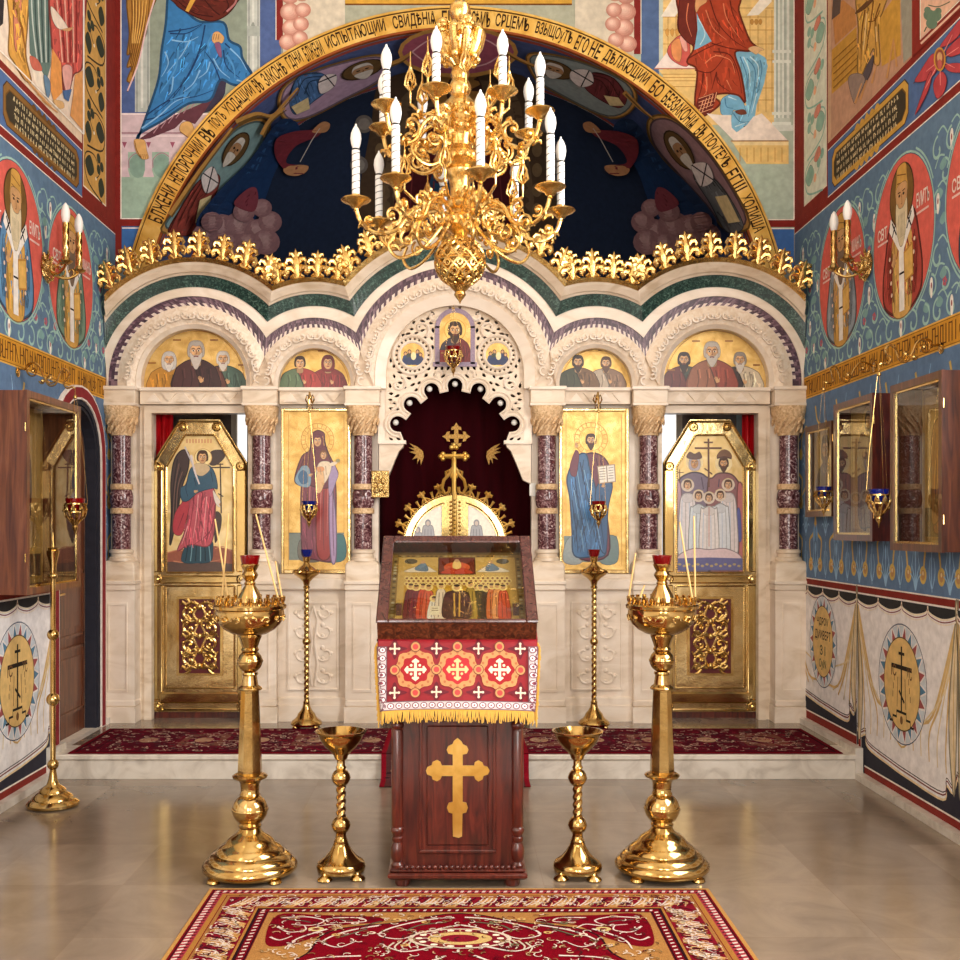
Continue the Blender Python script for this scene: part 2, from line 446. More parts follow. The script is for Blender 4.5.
def surf_dome(R,YC,ZC):
    def f(u,v,l):
        d=Vector(((u-CX)/F,1,-(v-CY)/F)); o=Vector((0,-YC,H-ZC))
        A=d.dot(d); B=2*o.dot(d); C=o.dot(o)-(R-l)**2
        t=(-B+math.sqrt(max(0,B*B-4*A*C)))/(2*A)
        return Vector((d.x*t,t,H+d.z*t))
    return f
_tc={}
def text_mesh(s):
    if s in _tc: return _tc[s]
    cu=bpy.data.curves.new('t','FONT'); cu.body=s; cu.resolution_u=2; cu.offset=0.018
    ob=bpy.data.objects.new('t',cu); COL.objects.link(ob)
    bpy.context.view_layer.update()
    ev=ob.evaluated_get(bpy.context.evaluated_depsgraph_get()); me=ev.to_mesh()
    vs=[(v.co.x,v.co.y) for v in me.vertices]; fs=[tuple(p.vertices) for p in me.polygons]
    ev.to_mesh_clear(); bpy.data.objects.remove(ob); bpy.data.curves.remove(cu)
    if vs:
        x0=min(v[0] for v in vs); x1=max(v[0] for v in vs); y0=min(v[1] for v in vs); y1=max(v[1] for v in vs)
        vs=[((x-x0)/max(1e-6,x1-x0),(y-y0)/max(1e-6,y1-y0)) for x,y in vs]
    _tc[s]=(vs,fs); return _tc[s]

# ---------------------------------------------------------------- painted figures
SKIN=(206,160,112); SKIN_D=(150,100,66); LINE=(60,36,26)
def head(p,x,y,r,hair=(70,44,28),beard=None,veil=None,halo=None,skin=SKIN,hr=1.9,bl=1.0,hooded=False):
    if halo:
        p.ell(x,y,r*hr,r*hr,LINE); p.ell(x,y,r*hr*0.95,r*hr*0.95,halo)
    c=veil or hair
    if veil: p.spl([(x-r*1.0,y+r*.7),(x-r*.98,y-r*.4),(x-r*.5,y-r*1.15),(x+r*.5,y-r*1.15),(x+r*.98,y-r*.4),(x+r*1.0,y+r*.7),(x+r*.6,y+r*1.3),(x-r*.6,y+r*1.3)],c)
    else: p.spl([(x-r*.84,y+r*.45),(x-r*.88,y-r*.35),(x-r*.5,y-r*1.08),(x+r*.5,y-r*1.08),(x+r*.88,y-r*.35),(x+r*.84,y+r*.45),(x+r*.5,y+r*.6),(x-r*.5,y+r*.6)],c)
    p.ell(x,y+r*.06,r*.68,r*.94,shade(skin,.72)); p.ell(x-r*.03,y+r*.05,r*.62,r*.88,skin); p.ell(x-r*.1,y-r*.42,r*.34,r*.2,shade(skin,1.12)); p.ell(x-r*.3,y+r*.2,r*.16,r*.2,shade(skin,1.1)); p.ell(x+r*.3,y+r*.2,r*.16,r*.2,shade(skin,.92))
    p.spl([(x-r*.7,y-r*.2),(x-r*.55,y-r*.95),(x,y-r*1.05),(x+r*.55,y-r*.95),(x+r*.7,y-r*.2),(x+r*.4,y-r*.62),(x,y-r*.55),(x-r*.4,y-r*.62)],c)
    if beard:
        p.spl([(x-r*.62,y+r*.1),(x-r*.3,y+r*.42),(x,y+r*.38),(x+r*.3,y+r*.42),(x+r*.62,y+r*.1),(x+r*.6,y+r*(.7)),(x+r*.25,y+r*(.9+.5*bl)),(x,y+r*(1+.6*bl)),(x-r*.25,y+r*(.9+.5*bl)),(x-r*.6,y+r*.7)],beard)
        p.line([(x-r*.25,y+r*.55),(x,y+r*.5),(x+r*.25,y+r*.55)],r*.12,(120,50,40))
    else:
        p.line([(x-r*.2,y+r*.52),(x+r*.2,y+r*.52)],r*.13,(150,60,50))
    for sx in (-1,1):
        p.ell(x+sx*r*.28,y-r*.08,r*.15,r*.09,(250,240,225)); p.ell(x+sx*r*.28,y-r*.08,r*.09,r*.09,(40,26,20))
        p.line([(x+sx*r*.46,y-r*.24),(x+sx*r*.28,y-r*.33),(x+sx*r*.1,y-r*.24)],r*.09,(70,44,30))
    p.line([(x+r*.02,y-r*.2),(x+r*.08,y+r*.22),(x-r*.06,y+r*.27)],r*.09,(150,96,62))
def hand(p,x,y,r,ang=0,skin=SKIN):
    w=p.view(x,y,r,r,ang)
    w.spl([(-.5,.5),(-.55,-.2),(-.3,-.5),(.3,-.5),(.55,-.1),(.45,.5)],skin)
    for k,(dx,l) in enumerate(((-.36,.8),(-.12,1.0),(.12,.95),(.34,.7))):
        w.line([(dx,-.3),(dx*1.1,-.4-l*.5),(dx*1.15,-.4-l)],.22,skin,.14)
    w.line([(.4,.2),(.8,-.2),(.85,-.45)],.24,skin,.16)
def shade(c,k): return tuple(max(0,min(255,int(x*k))) for x in c)
def bust(p,x,y,w,h,robe,mantle=None,hairc=(70,44,28),beard=None,veil=None,skin=SKIN,halo=None,bl=1.0,hand_=True):
    """half figure: x centre, y top of head, w shoulder width, h total height (down to the cut)"""
    r=h*.19; hy=y+r*1.15
    by=y+h
    if halo: p.ell(x,hy,r*2,r*2,shade(halo,.7)); p.ell(x,hy,r*1.92,r*1.92,halo)
    p.spl([(x-w*.5,by),(x-w*.48,y+h*.62),(x-w*.34,y+h*.47),(x-w*.12,y+h*.38),(x+w*.12,y+h*.38),(x+w*.34,y+h*.47),(x+w*.48,y+h*.62),(x+w*.5,by)],robe)
    p.poly([(x-w*.49,by),(x+w*.49,by),(x+w*.49,by-h*.12),(x-w*.49,by-h*.12)],robe)
    R_=[(x-w*.46,by-h*.02),(x-w*.44,y+h*.62),(x-w*.3,y+h*.5),(x+w*.3,y+h*.5),(x+w*.44,y+h*.62),(x+w*.46,by-h*.02)]; p.folds(R_,robe,12,w=w*.02,L=h*.4,seed=int(x))
    if mantle:
        p.spl([(x-w*.5,by),(x-w*.47,y+h*.62),(x-w*.32,y+h*.46),(x-w*.1,y+h*.4),(x-w*.02,y+h*.6),(x+w*.1,by)],mantle)
        p.line([(x-w*.1,y+h*.42),(x-w*.0,y+h*.62),(x+w*.12,by)],w*.03,shade(mantle,.6))
    for k in range(4):
        xx=x-w*.32+k*w*.2
        p.line([(xx,y+h*.58),(xx+w*.03,y+h*.78),(xx-w*.02,by)],w*.022,shade(mantle if (mantle and k<2) else robe,.68))
        p.line([(xx+w*.05,y+h*.56),(xx+w*.07,y+h*.75)],w*.02,shade(mantle if (mantle and k<2) else robe,1.3))
    p.spl([(x-r*.38,hy+r*.6),(x+r*.38,hy+r*.6),(x+r*.45,hy+r*1.5),(x-r*.45,hy+r*1.5)],shade(skin,.8))
    head(p,x,hy,r,hairc,beard,veil,None,skin,bl=bl)
    if hand_: hand(p,x+w*.12,y+h*.8,h*.07,-.5,skin)
def standing(p,robe,mantle,hairc=(70,44,28),beard=None,veil=None,halo=None,skin=SKIN,bl=1.0,book=None,wings=None,feet=(90,50,34),omoph=False,w=.36,hat=None):
    """full figure in local units: height 1 (v from 0 at the crown down to 1), centre u=0"""
    if wings:
        for sx in (-1,1):
            p.spl([(sx*.06,.2),(sx*.2,.1),(sx*.28,.2),(sx*.27,.5),(sx*.2,.8),(sx*.17,.55)],wings)
            for k in range(4): p.line([(sx*(.14+.03*k),.2+.03*k),(sx*(.18+.02*k),.45),(sx*(.18+.01*k),.72)],.008,shade(wings,.65))
    for sx in (-1,1): p.spl([(sx*.02,.95),(sx*.1,.95),(sx*.12,.995),(sx*.05,1.0)],feet)
    a=w/2
    p.spl([(-.05,.15),(.05,.15),(a*.75,.2),(a*.95,.35),(a*.8,.55),(a*.85,.8),(a*.82,.965),(0,.975),(-a*.82,.965),(-a*.85,.8),(-a*.8,.55),(-a*.95,.35),(-a*.75,.2)],robe)
    for k in range(6):
        xx=-a*.6+k*a*.24
        p.line([(xx*.8,.5),(xx,.72),(xx*1.05,.95)],.010,shade(robe,.68)); p.line([(xx*.8+.015,.52),(xx+.018,.7),(xx*1.05+.02,.93)],.008,shade(robe,1.3))
    p.folds([(-a*.7,.3),(a*.7,.3),(a*.78,.6),(a*.78,.94),(-a*.78,.94),(-a*.78,.6)],robe,16,w=.011,L=.35)
    if mantle:
        p.spl([(-.06,.16),(.0,.19),(.05,.34),(.13,.5),(.12,.62),(.02,.72),(-.08,.86),(-a*.95,.9),(-a*1.0,.6),(-a*1.05,.36),(-a*.8,.2)],mantle)
        p.spl([(.05,.16),(a*.8,.2),(a*1.05,.36),(a*1.0,.62),(a*.8,.6),(a*.75,.4),(.06,.24)],shade(mantle,.9))
        p.folds([(-.03,.22),(.1,.48),(.08,.62),(-.08,.84),(-a*.9,.86),(-a*.95,.4),(-a*.7,.24)],mantle,12,w=.011,L=.3,ang=PI/2+.35)
        for k in range(5):
            p.line([(-.02-.03*k,.24+.05*k),(.05-.05*k,.48+.04*k),(-.02-.04*k,.66+.05*k)],.010,shade(mantle,.62))
            p.line([(-.035-.03*k,.26+.05*k),(.03-.05*k,.5+.04*k)],.008,shade(mantle,1.35))
    if omoph:
        c=(238,232,220)
        p.poly([(-.13,.2),(-.02,.3),(.02,.3),(.13,.2),(.15,.26),(.04,.37),(.04,.8),(-.04,.8),(-.04,.37),(-.15,.26)],c)
        for (cx,cy) in ((-.1,.25),(.1,.25)):
            p.line([(cx-.03,cy-.03),(cx+.03,cy+.03)],.014,(30,26,26),smooth=False); p.line([(cx-.03,cy+.03),(cx+.03,cy-.03)],.014,(30,26,26),smooth=False)
        p.line([(-.035,.62),(.035,.62)],.014,(30,26,26),smooth=False); p.line([(0,.57),(0,.67)],.014,(30,26,26),smooth=False)
    if book:
        p.poly([(.03,.36),(.16,.33),(.17,.52),(.04,.55)],shade(book,.6)); p.poly([(.035,.365),(.155,.338),(.163,.51),(.045,.54)],book)
    r=.068
    if halo: p.ell(0,.085,r*2.0,r*2.0,shade(halo,.6)); p.ell(0,.085,r*1.88,r*1.88,halo)
    p.spl([(-.03,.11),(.03,.11),(.04,.19),(-.04,.19)],shade(skin,.8))
    head(p,0,.085,r,hairc,beard,veil,None,skin,bl=bl)
    if hat: p.spl([(-.06,.06),(-.065,0),(0,-.03),(.065,0),(.06,.06)],hat)
    hand(p,-.09,.36,.035,.3,skin)
    if not book: hand(p,.1,.4,.035,-.3,skin)
    else: hand(p,.07,.5,.03,-1.2,skin)
# ================================================================ THE ROOM
ZA = H+(CY-342)*YB/F           # arch centre height
RA = 311*YB/F; RB = 334.5*YB/F # inner / outer radius of the gold band
YA = YB/0.905                  # far edge of the arch soffit
ZC = 6.6                       # ceiling
YN = -4.0                      # nave end behind the camera
m=MB(); m.box(-XW-.3,XW+.3,YN-.3,YA+2.6,-0.12,0,'stone_tiles'); struct('floor',m)
# raised dais with a nosed marble step
m=MB(); m.box(-2.425,2.425,YD+.012,YA+2.5,0.001,ZD-.035,'step_marble'); m.loft([[(-2.425,YD+.008,ZD-.035),(2.425,YD+.008,ZD-.035)]+[(2.425,YD+.6,ZD-.035),(-2.425,YD+.6,ZD-.035)],
     [(-2.425,YD,ZD-.026),(2.425,YD,ZD-.026),(2.425,YD+.6,ZD-.026),(-2.425,YD+.6,ZD-.026)],
     [(-2.425,YD,ZD-.006),(2.425,YD,ZD-.006),(2.425,YD+.6,ZD-.006),(-2.425,YD+.6,ZD-.006)],
     [(-2.425,YD+.006,ZD-.0005),(2.425,YD+.006,ZD-.0005),(2.425,YD+.6,ZD-.0005),(-2.425,YD+.6,ZD-.0005)]],'step_marble',None,False)
struct('floor_dais_step',m)
m=MB(); m.box(-2.425,2.425,YD+.30,YA+2.5,ZD-.035,ZD,'stone_tiles'); struct('floor_dais',m)
# vaulted ceiling
m=MB(); m.box(-XW-.3,XW+.3,YN-.3,YA+2.6,ZC,ZC+.2,'plaster'); struct('ceiling',m)
# end wall behind the camera with two tall windows
def wall_front():
    m=MB(); hs=[[(-1.7,1.3),(-.7,1.3),(-.7,4.4),(-1.7,4.4)],[(.7,1.3),(1.7,1.3),(1.7,4.4),(.7,4.4)]]
    m.prism([(-XW-.3,0),(XW+.3,0),(XW+.3,ZC),(-XW-.3,ZC)],YN-.3,YN,'plaster',holes=hs); struct('wall_front',m)
    for k,h in enumerate(hs):
        w=MB(); x0,z0=h[0]; x1,z1=h[2]
        for a,b,c,d in ((x0,x0+.06,z0,z1),(x1-.06,x1,z0,z1),(x0+.06,x1-.06,z0,z0+.06),(x0+.06,x1-.06,z1-.06,z1),((x0+x1)/2-.03,(x0+x1)/2+.03,z0+.06,z1-.06),(x0+.06,x1-.06,z0+1.9,z0+1.96)):
            w.box(a,b,YN-.2,YN-.13,c,d,'brown_wood')
        struct('window_%d'%(k+1),w)
wall_front()
# side walls; the left one has the arched doorway, both have a tall nave window out of the picture
DY0, DY1, DZ1 = 6.86, 7.56, 2.30
def door_loop(g=0.0, n=14):
    cy=(DY0+DY1)/2; r=(DY1-DY0)/2+g
    L=[(DY0-g,ZD),(DY1+g,ZD),(DY1+g,1.97)]
    for k in range(1,n):
        a=PI*k/n; L.append((cy+r*math.cos(a), 1.97+(r*0.98)*math.sin(a)**0.85))
    L.append((DY0-g,1.97)); return L
NW=[(.4,1.9),(1.9,1.9),(1.9,4.9),(.4,4.9)]
m=MB(); m.prism([(YN-.3,0),(YA+.0,0),(YA,ZC),(YN-.3,ZC)],-XW,-XW-.3,'fresco',holes=[door_loop(),NW],axis='x',col=(226,214,198)); wl=m.build('wall_left'); wl['kind']='structure'
NWR=[(2.3,1.9),(4.5,1.9),(4.5,5.4),(2.3,5.4)]
m=MB(); m.prism([(YN-.3,0),(YA,0),(YA,ZC),(YN-.3,ZC)],XW,XW+.3,'fresco',holes=[NWR],axis='x',col=(226,214,198)); wr=m.build('wall_right'); wr['kind']='structure'
for nm,sx,L in (('window_3',-1,NW),('window_4',1,NWR)):
    w=MB(); y0,z0=L[0]; y1,z1=L[2]; X0=sx*(XW+.14); X1=sx*(XW+.2)
    for a,b,c,d in ((y0,y0+.06,z0,z1),(y1-.06,y1,z0,z1),(y0+.06,y1-.06,z0,z0+.06),(y0+.06,y1-.06,z1-.06,z1),((y0+y1)/2-.025,(y0+y1)/2+.025,z0+.06,z1-.06)):
        w.box(min(X0,X1),max(X0,X1),a,b,c,d,'brown_wood')
    struct(nm,w)
# back wall with the great arch; its thickness is the arch soffit
N=160
L=[(-XW,0),(-RA,0)]+[(RA*math.cos(PI-PI*k/N), ZA+RA*math.sin(PI*k/N)) for k in range(N+1)]+[(RA,0),(XW,0),(XW,ZC),(-XW,ZC)]
m=MB(); m.prism(L,YB,YA,'fresco',col=(140,150,150),sidemat='fresco'); wb=m.build('wall_back'); wb['kind']='structure'
# apse: half dome on a half cylinder
m=MB(); rings=[]; n=80
for i in range(29):
    t=PI/2*i/28; r=max(RA*math.cos(t),1e-3); z=ZA+RA*math.sin(t)
    rings.append([(r*math.cos(PI*k/n), YA+r*math.sin(PI*k/n), z) for k in range(n+1)])
m.loft(rings,'fresco',(30,42,66),True,False,False)
m.loft([[(RA*math.cos(PI*k/n), YA+RA*math.sin(PI*k/n), z) for k in range(n+1)] for z in (0,ZA)],'fresco',(96,80,70),True,False,False)
m.box(-XW-.3,XW+.3,YA+2.5,YA+2.6,0,ZC,'plaster')
wa=m.build('wall_apse'); wa['kind']='structure'

# ---------------- gold text band round the arch
def arch_band():
    m=MB(); a0=math.radians(8); n=72
    A=[a0+(PI-2*a0)*k/n for k in range(n+1)]
    P=lambda r:[(r*math.cos(a),ZA+r*math.sin(a)) for a in A]
    m.sector(P(RA+.012),P(RB-.012),YB-.02,YB,'gold_leaf')
    m.sector(P(RA),P(RA+.016),YB-.032,YB,'fresco',(140,70,30)); m.sector(P(RB-.016),P(RB),YB-.032,YB,'gold_leaf')
    m.sector(P(RB-.02),P(RB-.017),YB-.024,YB,'fresco',(70,40,16))
    o=m.build('trim_1'); o['kind']='structure'; o['label']='gold arch band lettered in dark Church Slavonic characters'
    t=MB()
    words=[('БЛЖЕНИ',149,167),('НЕПОРОЧНИИ',168,198),('ВЪ',199,207),('ПѸТЬ',209,221),('ХОДѦЩИИ',222,251),('ВЪ',252,258),('ЗАКОНѢ',260,283),('ГДНИ',285,300),('БЛЖЕНИ',302,321),('ИСПЫТАЮЩИИ',323,387),('СВИДѢНIѦ',391,438),('ЕГѠ',442,464),('ВСѢМЪ',468,493),
     ('СРЦЕМЪ',496,533),('ВЗЫЩѸТЪ',537,577),('ЕГО',579,592),('НЕ',594,605),('ДѢЛАЮЩИИ',607,654),('БО',657,667),('БЕЗЗАКОНIѦ',669,702),('ВЪ',704,710),('ПѸТЕХЪ',711,734),('ЕГѠ',736,748),('ХОДИША',750,767)]
    r0,r1=RA+.028,RB-.030
    for w,x0,x1 in words:
        vs,fs=text_mesh(w); a_=math.acos((x0-456)/330.0); b_=math.acos((x1-456)/330.0)
        v=[]
        for x,y in vs:
            a=a_+(b_-a_)*(.035+.93*x); r=r0+(r1-r0)*y; v.append((r*math.cos(a),YB-.0215,ZA+r*math.sin(a)))
        t.add(v,fs,'fresco',(52,30,14))
    t.build('lettering',o)
arch_band()

# ---------------- back wall paintings (traced on the wall itself)
def Z(ox,oy,k): return lambda pts:[(ox+x/k,oy+y/k) for x,y in pts]
def surf_back(u,v,l):
    # the painted wall ends behind the gold band of the arch
    r=math.hypot(u-456,v-342)
    if r<326 and v<342: u,v=456+(u-456)*326/max(r,1e-3),342+(v-342)*326/max(r,1e-3)
    elif v>=342 and abs(u-456)<326: u=456+math.copysign(326,u-456)
    return at(u,v,YB-l)
def mural_left():
    p=Paint(surf_back,curved=7); z=Z(120,0,6)
    R=p.rect
    R(120,-60,281,262,(78,98,148)); R(150,-60,247,113,(140,152,138)); R(135,-60,150,112,(176,184,178)); R(247,-60,260,112,(186,192,186))
    for x in (137,148,249,258): p.line([(x,-60),(x,112)],.8,(110,118,116),smooth=False)
    for x in (142,253): p.line([(x,-60),(x,108)],2.4,(206,210,204),smooth=False)
    for x in (139,146,253): p.spl([(x-2,28),(x,22),(x+2,28),(x,36)],(150,158,150))
    R(247,26,260,36,(168,176,170))
    R(121,113,262,152,(202,182,188)); p.line([(121,114),(262,114)],1.4,(236,224,224),smooth=False); p.line([(121,133),(262,133)],1.4,(150,110,122),smooth=False); p.line([(121,136),(262,136)],1,(230,214,216),smooth=False)
    R(121,152,262,219,(150,176,158))
    for k in range(5):
        x=122+k*24
        p.spl([(x+2,200),(x+2,163),(x+6,156),(x+13,153),(x+20,156),(x+24,163),(x+24,200)],(128,158,144)) if k>5 else p.ell(x+16,166,9,12,(128,158,144))
        p.poly([(x,142),(x+5,142),(x+2.5,148)],(150,80,100)); p.line([(x+7,168),(x+7,160),(x+11,155),(x+16,153),(x+21,155),(x+25,160),(x+25,168)],1,(160,120,136))
        R(x-1,150,x+6,176,(202,182,188)); p.poly([(x-1,170),(x+6,170),(x+8,177),(x-3,177)],(202,182,188))
    # wing
    p.spl(z([(50,-40),(215,-40),(190,60),(150,190),(100,400),(45,548),(60,500),(42,480),(72,400),(42,402),(66,320),(42,325),(56,200)]),(172,124,56))
    for k in range(7): p.line(z([(70+18*k,-20),(72+15*k,120+8*k),(60+10*k,260+10*k),(54+4*k,330+26*k)]),1.0,(110,70,28))
    for k in range(5): p.line(z([(80+20*k,-20),(82+16*k,120),(74+10*k,260)]),.9,(222,176,96))
    p.line(z([(215,-30),(160,160),(110,380),(45,545)]),1.5,(222,190,190))
    # shadowed cloak behind, robe
    p.poly(z([(520,520),(640,470),(630,560),(600,620),(560,660),(500,680)]),(56,50,70))
    p.poly(z([(120,830),(330,690),(560,590),(500,680),(450,745),(380,720),(330,770),(180,830),(115,842)]),(92,52,62))
    for k in range(6): p.line(z([(200+45*k,800-30*k),(240+45*k,740-30*k),(250+45*k,690-26*k)]),1.0,(160,120,130))
    p.spl(z([(290,-40),(330,-30),(390,60),(480,130),(620,135),(655,240),(720,280),(735,350),(790,440),(815,525),(680,508),(600,480),(540,600),(410,622),(260,720),(120,800),(108,832),(160,690),(230,480),(250,300),(275,140)]),(54,118,176))
    p.folds(z([(300,150),(480,170),(560,250),(640,270),(720,360),(760,470),(600,440),(520,590),(410,600),(270,690),(150,770),(180,670),(250,480),(265,300)]),(54,118,176),46,ang=PI*.62,w=1.1,L=16,k=(.55,1.5))
    for q in ([(300,200),(400,200),(490,150)],[(290,190),(420,170),(500,140)],[(470,330),(400,470),(250,640)],[(510,150),(470,320),(340,560),(200,690)],[(600,480),(560,380),(510,310)],[(160,690),(300,600),(450,580),(560,540)],[(150,720),(260,690),(380,610)],[(630,260),(700,330),(790,450)],[(620,300),(640,400),(720,470)]):
        p.line(z(q),1.5,(28,58,104),.5)
    for q in ([(310,240),(400,250),(470,220)],[(320,460),(310,540),(290,570)],[(420,240),(370,330),(280,440)],[(480,420),(440,500),(380,550)],[(540,370),(520,430),(470,470)],[(130,770),(240,690),(330,610),(420,580)],[(660,290),(720,350),(760,420)],[(560,350),(600,420),(660,470)],[(700,480),(770,500)],[(270,310),(290,380),(250,460)]):
        p.line(z(q),1.7,(126,176,218),.5)
    for q in ([(350,300),(330,420),(240,560)],[(560,200),(530,260),(540,330)],[(460,500),(400,560),(300,600)],[(640,330),(680,400),(690,470)]): p.line(z(q),2.6,(74,140,196),1)
    p.spl(z([(310,-40),(700,-40),(698,20),(640,90),(560,126),(480,112),(380,62),(330,20)]),(92,36,28))
    p.folds(z([(330,-20),(690,-20),(680,20),(620,90),(480,100),(390,50)]),(92,36,28),16,ang=.5,w=1.0,L=9)
    for q in ([(350,10),(450,80),(560,100)],[(500,-10),(560,60),(600,90)],[(640,0),(650,40),(620,80)]): p.line(z(q),1.1,(54,18,16))
    p.line(z([(640,70),(690,20),(700,-20)]),2,(170,110,110)); p.poly(z([(440,-40),(474,-40),(412,72),(392,64)]),(206,156,66))
    p.spl(z([(552,240),(560,200),(590,190),(625,225),(610,260),(590,250),(570,262)]),(206,160,104))
    for k in range(3): p.line(z([(566+14*k,205),(560+14*k,238)]),.6,(120,80,50))
    p.spl(z([(568,262),(600,262),(610,340),(590,330)]),(130,86,120))
    for q in ([(85,840),(130,836),(152,850),(160,900),(172,948),(140,956),(118,940),(95,905)],[(365,745),(400,728),(432,742),(452,790),(490,830),(470,850),(430,835),(362,790)]): p.spl(z(q),(206,162,100))
    for k in range(4): p.line(z([(125+12*k,925),(128+12*k,952)]),.6,(120,80,46))
    p.line(z([(88,845),(100,900),(125,945)]),.8,(120,80,46)); p.line(z([(362,790),(430,838),(480,850)]),.8,(120,80,46))
    # cloud panel beyond the red strip, small painted strip over the arch
    R(276,-60,283,40,(128,38,34)); p.line([(276,-60),(276,40)],.8,(236,226,214),smooth=False)
    R(283,-60,345,80,(206,196,176))
    for cx,cy,r in ((290,-4,9),(302,-6,8),(290,12,10),(303,10,8),(292,28,10),(301,24,8),(288,42,9),(300,38,8)):
        p.cloud(cx,cy,r,(186,128,112),(236,200,182))
    R(120,219,180,226,(126,34,28)); p.line([(122,218.6),(176,218.6)],1.0,(240,230,220),smooth=False); R(122,228,170,268,(60,104,164)); p.line([(122,228),(170,228)],1.0,(240,230,220),smooth=False)
    R(111,-60,121.5,268,(122,34,28)); p.line([(121,-60),(121,219)],1.1,(240,226,214),smooth=False)
    p.mb.build('angel_mural',wb,'painted striding figure in blue robe with ochre wing, left of the arch')
mural_left()
def mural_right():
    p=Paint(surf_back,curved=7); z=Z(640,0,6); R=p.rect
    R(634,-60,812,262,(176,190,172)); R(641,-60,659,80,(84,108,152)); R(659,-60,664,70,(196,206,192))
    R(663,-60,774,125,(234,200,132)); R(774,-60,790,130,(196,206,194))
    for x in (775,779,783,788): p.line([(x,-60),(x,118)],1.4,(232,236,226),smooth=False)
    for x in (777,785): p.line([(x,-60),(x,118)],.8,(140,156,146),smooth=False)
    for y in (50,60,112,122): R(772,y,791,y+3,(224,230,220)); 
    R(770,125,793,131,(214,220,210))
    # throne arms and back
    for y in (8,17,30,44,60,72,88,100): p.line([(663,y),(774,y)],.7,(190,140,70),smooth=False)
    for x in (668,676,682,750,758,766,772): p.line([(x,10),(x,112)],.7,(190,140,70),smooth=False)
    p.poly(z([(125,100),(210,100),(300,-30),(215,-40)]),(240,232,218)); p.poly(z([(640,95),(712,90),(790,10),(790,-30),(740,-30)]),(244,236,222))
    for k in range(3): p.spl(z([(150+30*k,190),(165+30*k,170),(175+30*k,190),(165+30*k,220)]),(214,160,84)); p.spl(z([(660+25*k,130),(672+25*k,112),(684+25*k,130),(672+25*k,150)]),(190,140,72))
    p.poly(z([(85,412),(165,310),(260,380),(340,412)]),(240,226,220)); p.line(z([(85,412),(340,412)]),1.2,(190,120,100),smooth=False)
    p.poly(z([(110,420),(345,420),(345,640),(300,640)]),(236,202,132))
    for y in (445,465,485,520): p.line(z([(130,y),(335,y)]),.7,(190,136,66),smooth=False)
    p.spl(z([(164,312),(190,252),(250,208),(296,240),(290,392),(205,370)]),(206,96,88)); p.spl(z([(190,262),(236,232),(250,300),(238,370),(196,340)]),(226,150,96))
    p.spl(z([(238,225),(268,222),(285,300),(262,300)]),(232,170,160))
    # blue under robe and lower robe
    p.poly(z([(560,300),(700,315),(752,345),(766,395),(745,500),(700,630),(682,742),(640,750),(580,792),(545,765),(550,672),(640,640),(600,430)]),(128,184,214))
    p.folds(z([(580,330),(740,350),(750,400),(700,600),(660,720),(590,770),(600,500)]),(128,184,214),22,ang=PI*.55,w=.9,L=12,k=(.66,1.25))
    p.spl(z([(488,600),(540,566),(600,566),(628,640),(632,682),(565,660),(548,690),(488,684)]),(120,178,212))
    for q in ([(640,350),(690,420),(680,560),(650,700)],[(720,360),(730,430),(690,600)],[(600,340),(640,450),(650,580)],[(560,680),(600,730),(660,730)],[(510,590),(520,640),(560,650)]): p.line(z(q),1.2,(72,126,170),.5)
    for q in ([(660,340),(710,400),(700,520)],[(620,340),(655,420),(660,520)],[(700,560),(670,680)],[(530,580),(580,600)],[(570,760),(640,735)]): p.line(z(q),1.4,(196,226,238),.5)
    p.spl(z([(250,-40),(580,-40),(592,60),(625,160),(662,246),(708,292),(650,306),(570,315),(606,440),(632,610),(590,572),(510,560),(440,575),(480,622),(405,684),(338,702),(330,590),(342,420),(282,372),(322,280),(236,190),(232,80)]),(172,68,42))
    p.folds(z([(270,20),(570,0),(590,90),(650,260),(560,300),(600,440),(590,550),(450,560),(400,660),(345,640),(350,420),(300,360),(330,260),(250,180)]),(172,68,42),40,ang=PI*.42,w=1.0,L=15,k=(.58,1.4))
    p.spl(z([(250,-40),(340,-20),(330,70),(340,180),(320,270),(240,200),(232,80)]),(112,44,36))
    p.poly(z([(340,78),(372,150),(430,248),(350,290),(325,300),(345,180)]),(128,184,214)); p.line(z([(350,110),(390,200),(360,270)]),1,(196,226,238))
    for q in ([(420,0),(470,140),(560,240),(640,290)],[(540,0),(560,90),(620,200)],[(430,260),(540,290),(620,300)],[(330,420),(430,430),(520,320)],[(440,310),(540,330),(590,440),(610,560)],[(460,440),(470,500),(540,550)],[(380,430),(370,520),(350,590)],[(290,350),(400,290),(500,250)],[(460,430),(430,540)]): p.line(z(q),1.4,(104,34,24),.5)
    for q in ([(395,60),(440,170),(520,240)],[(500,20),(520,110),(590,220)],[(450,330),(540,360),(570,440)],[(390,380),(440,340),(500,330)],[(400,460),(400,540),(380,580)],[(520,480),(550,540)],[(290,20),(280,120),(310,220)]): p.line(z(q),1.2,(222,130,92),.4)
    p.poly(z([(345,590),(400,570),(470,548),(440,640),(400,690),(345,700),(330,660)]),(110,40,34))
    for k in range(5): p.line(z([(350+24*k,690-20*k),(380+20*k,600-12*k)]),.7,(232,170,130),smooth=False); p.line(z([(352,680-22*k),(440,650-22*k)]),.6,(232,170,130),smooth=False)
    p.spl(z([(330,30),(345,-20),(395,-30),(400,10),(360,40),(338,75)]),(214,160,110)); p.spl(z([(650,292),(690,276),(745,296),(720,306),(700,326),(680,318)]),(228,186,138))
    p.spl(z([(570,668),(620,656),(640,682),(600,688)]),(118,66,50)); p.spl(z([(622,760),(660,760),(695,790),(655,798)]),(118,66,50))
    q=z([(400,680),(480,690),(545,690),(550,765),(580,795),(640,752),(680,700),(730,680),(885,840),(560,842),(480,760)]); p.poly(q,(240,226,214))
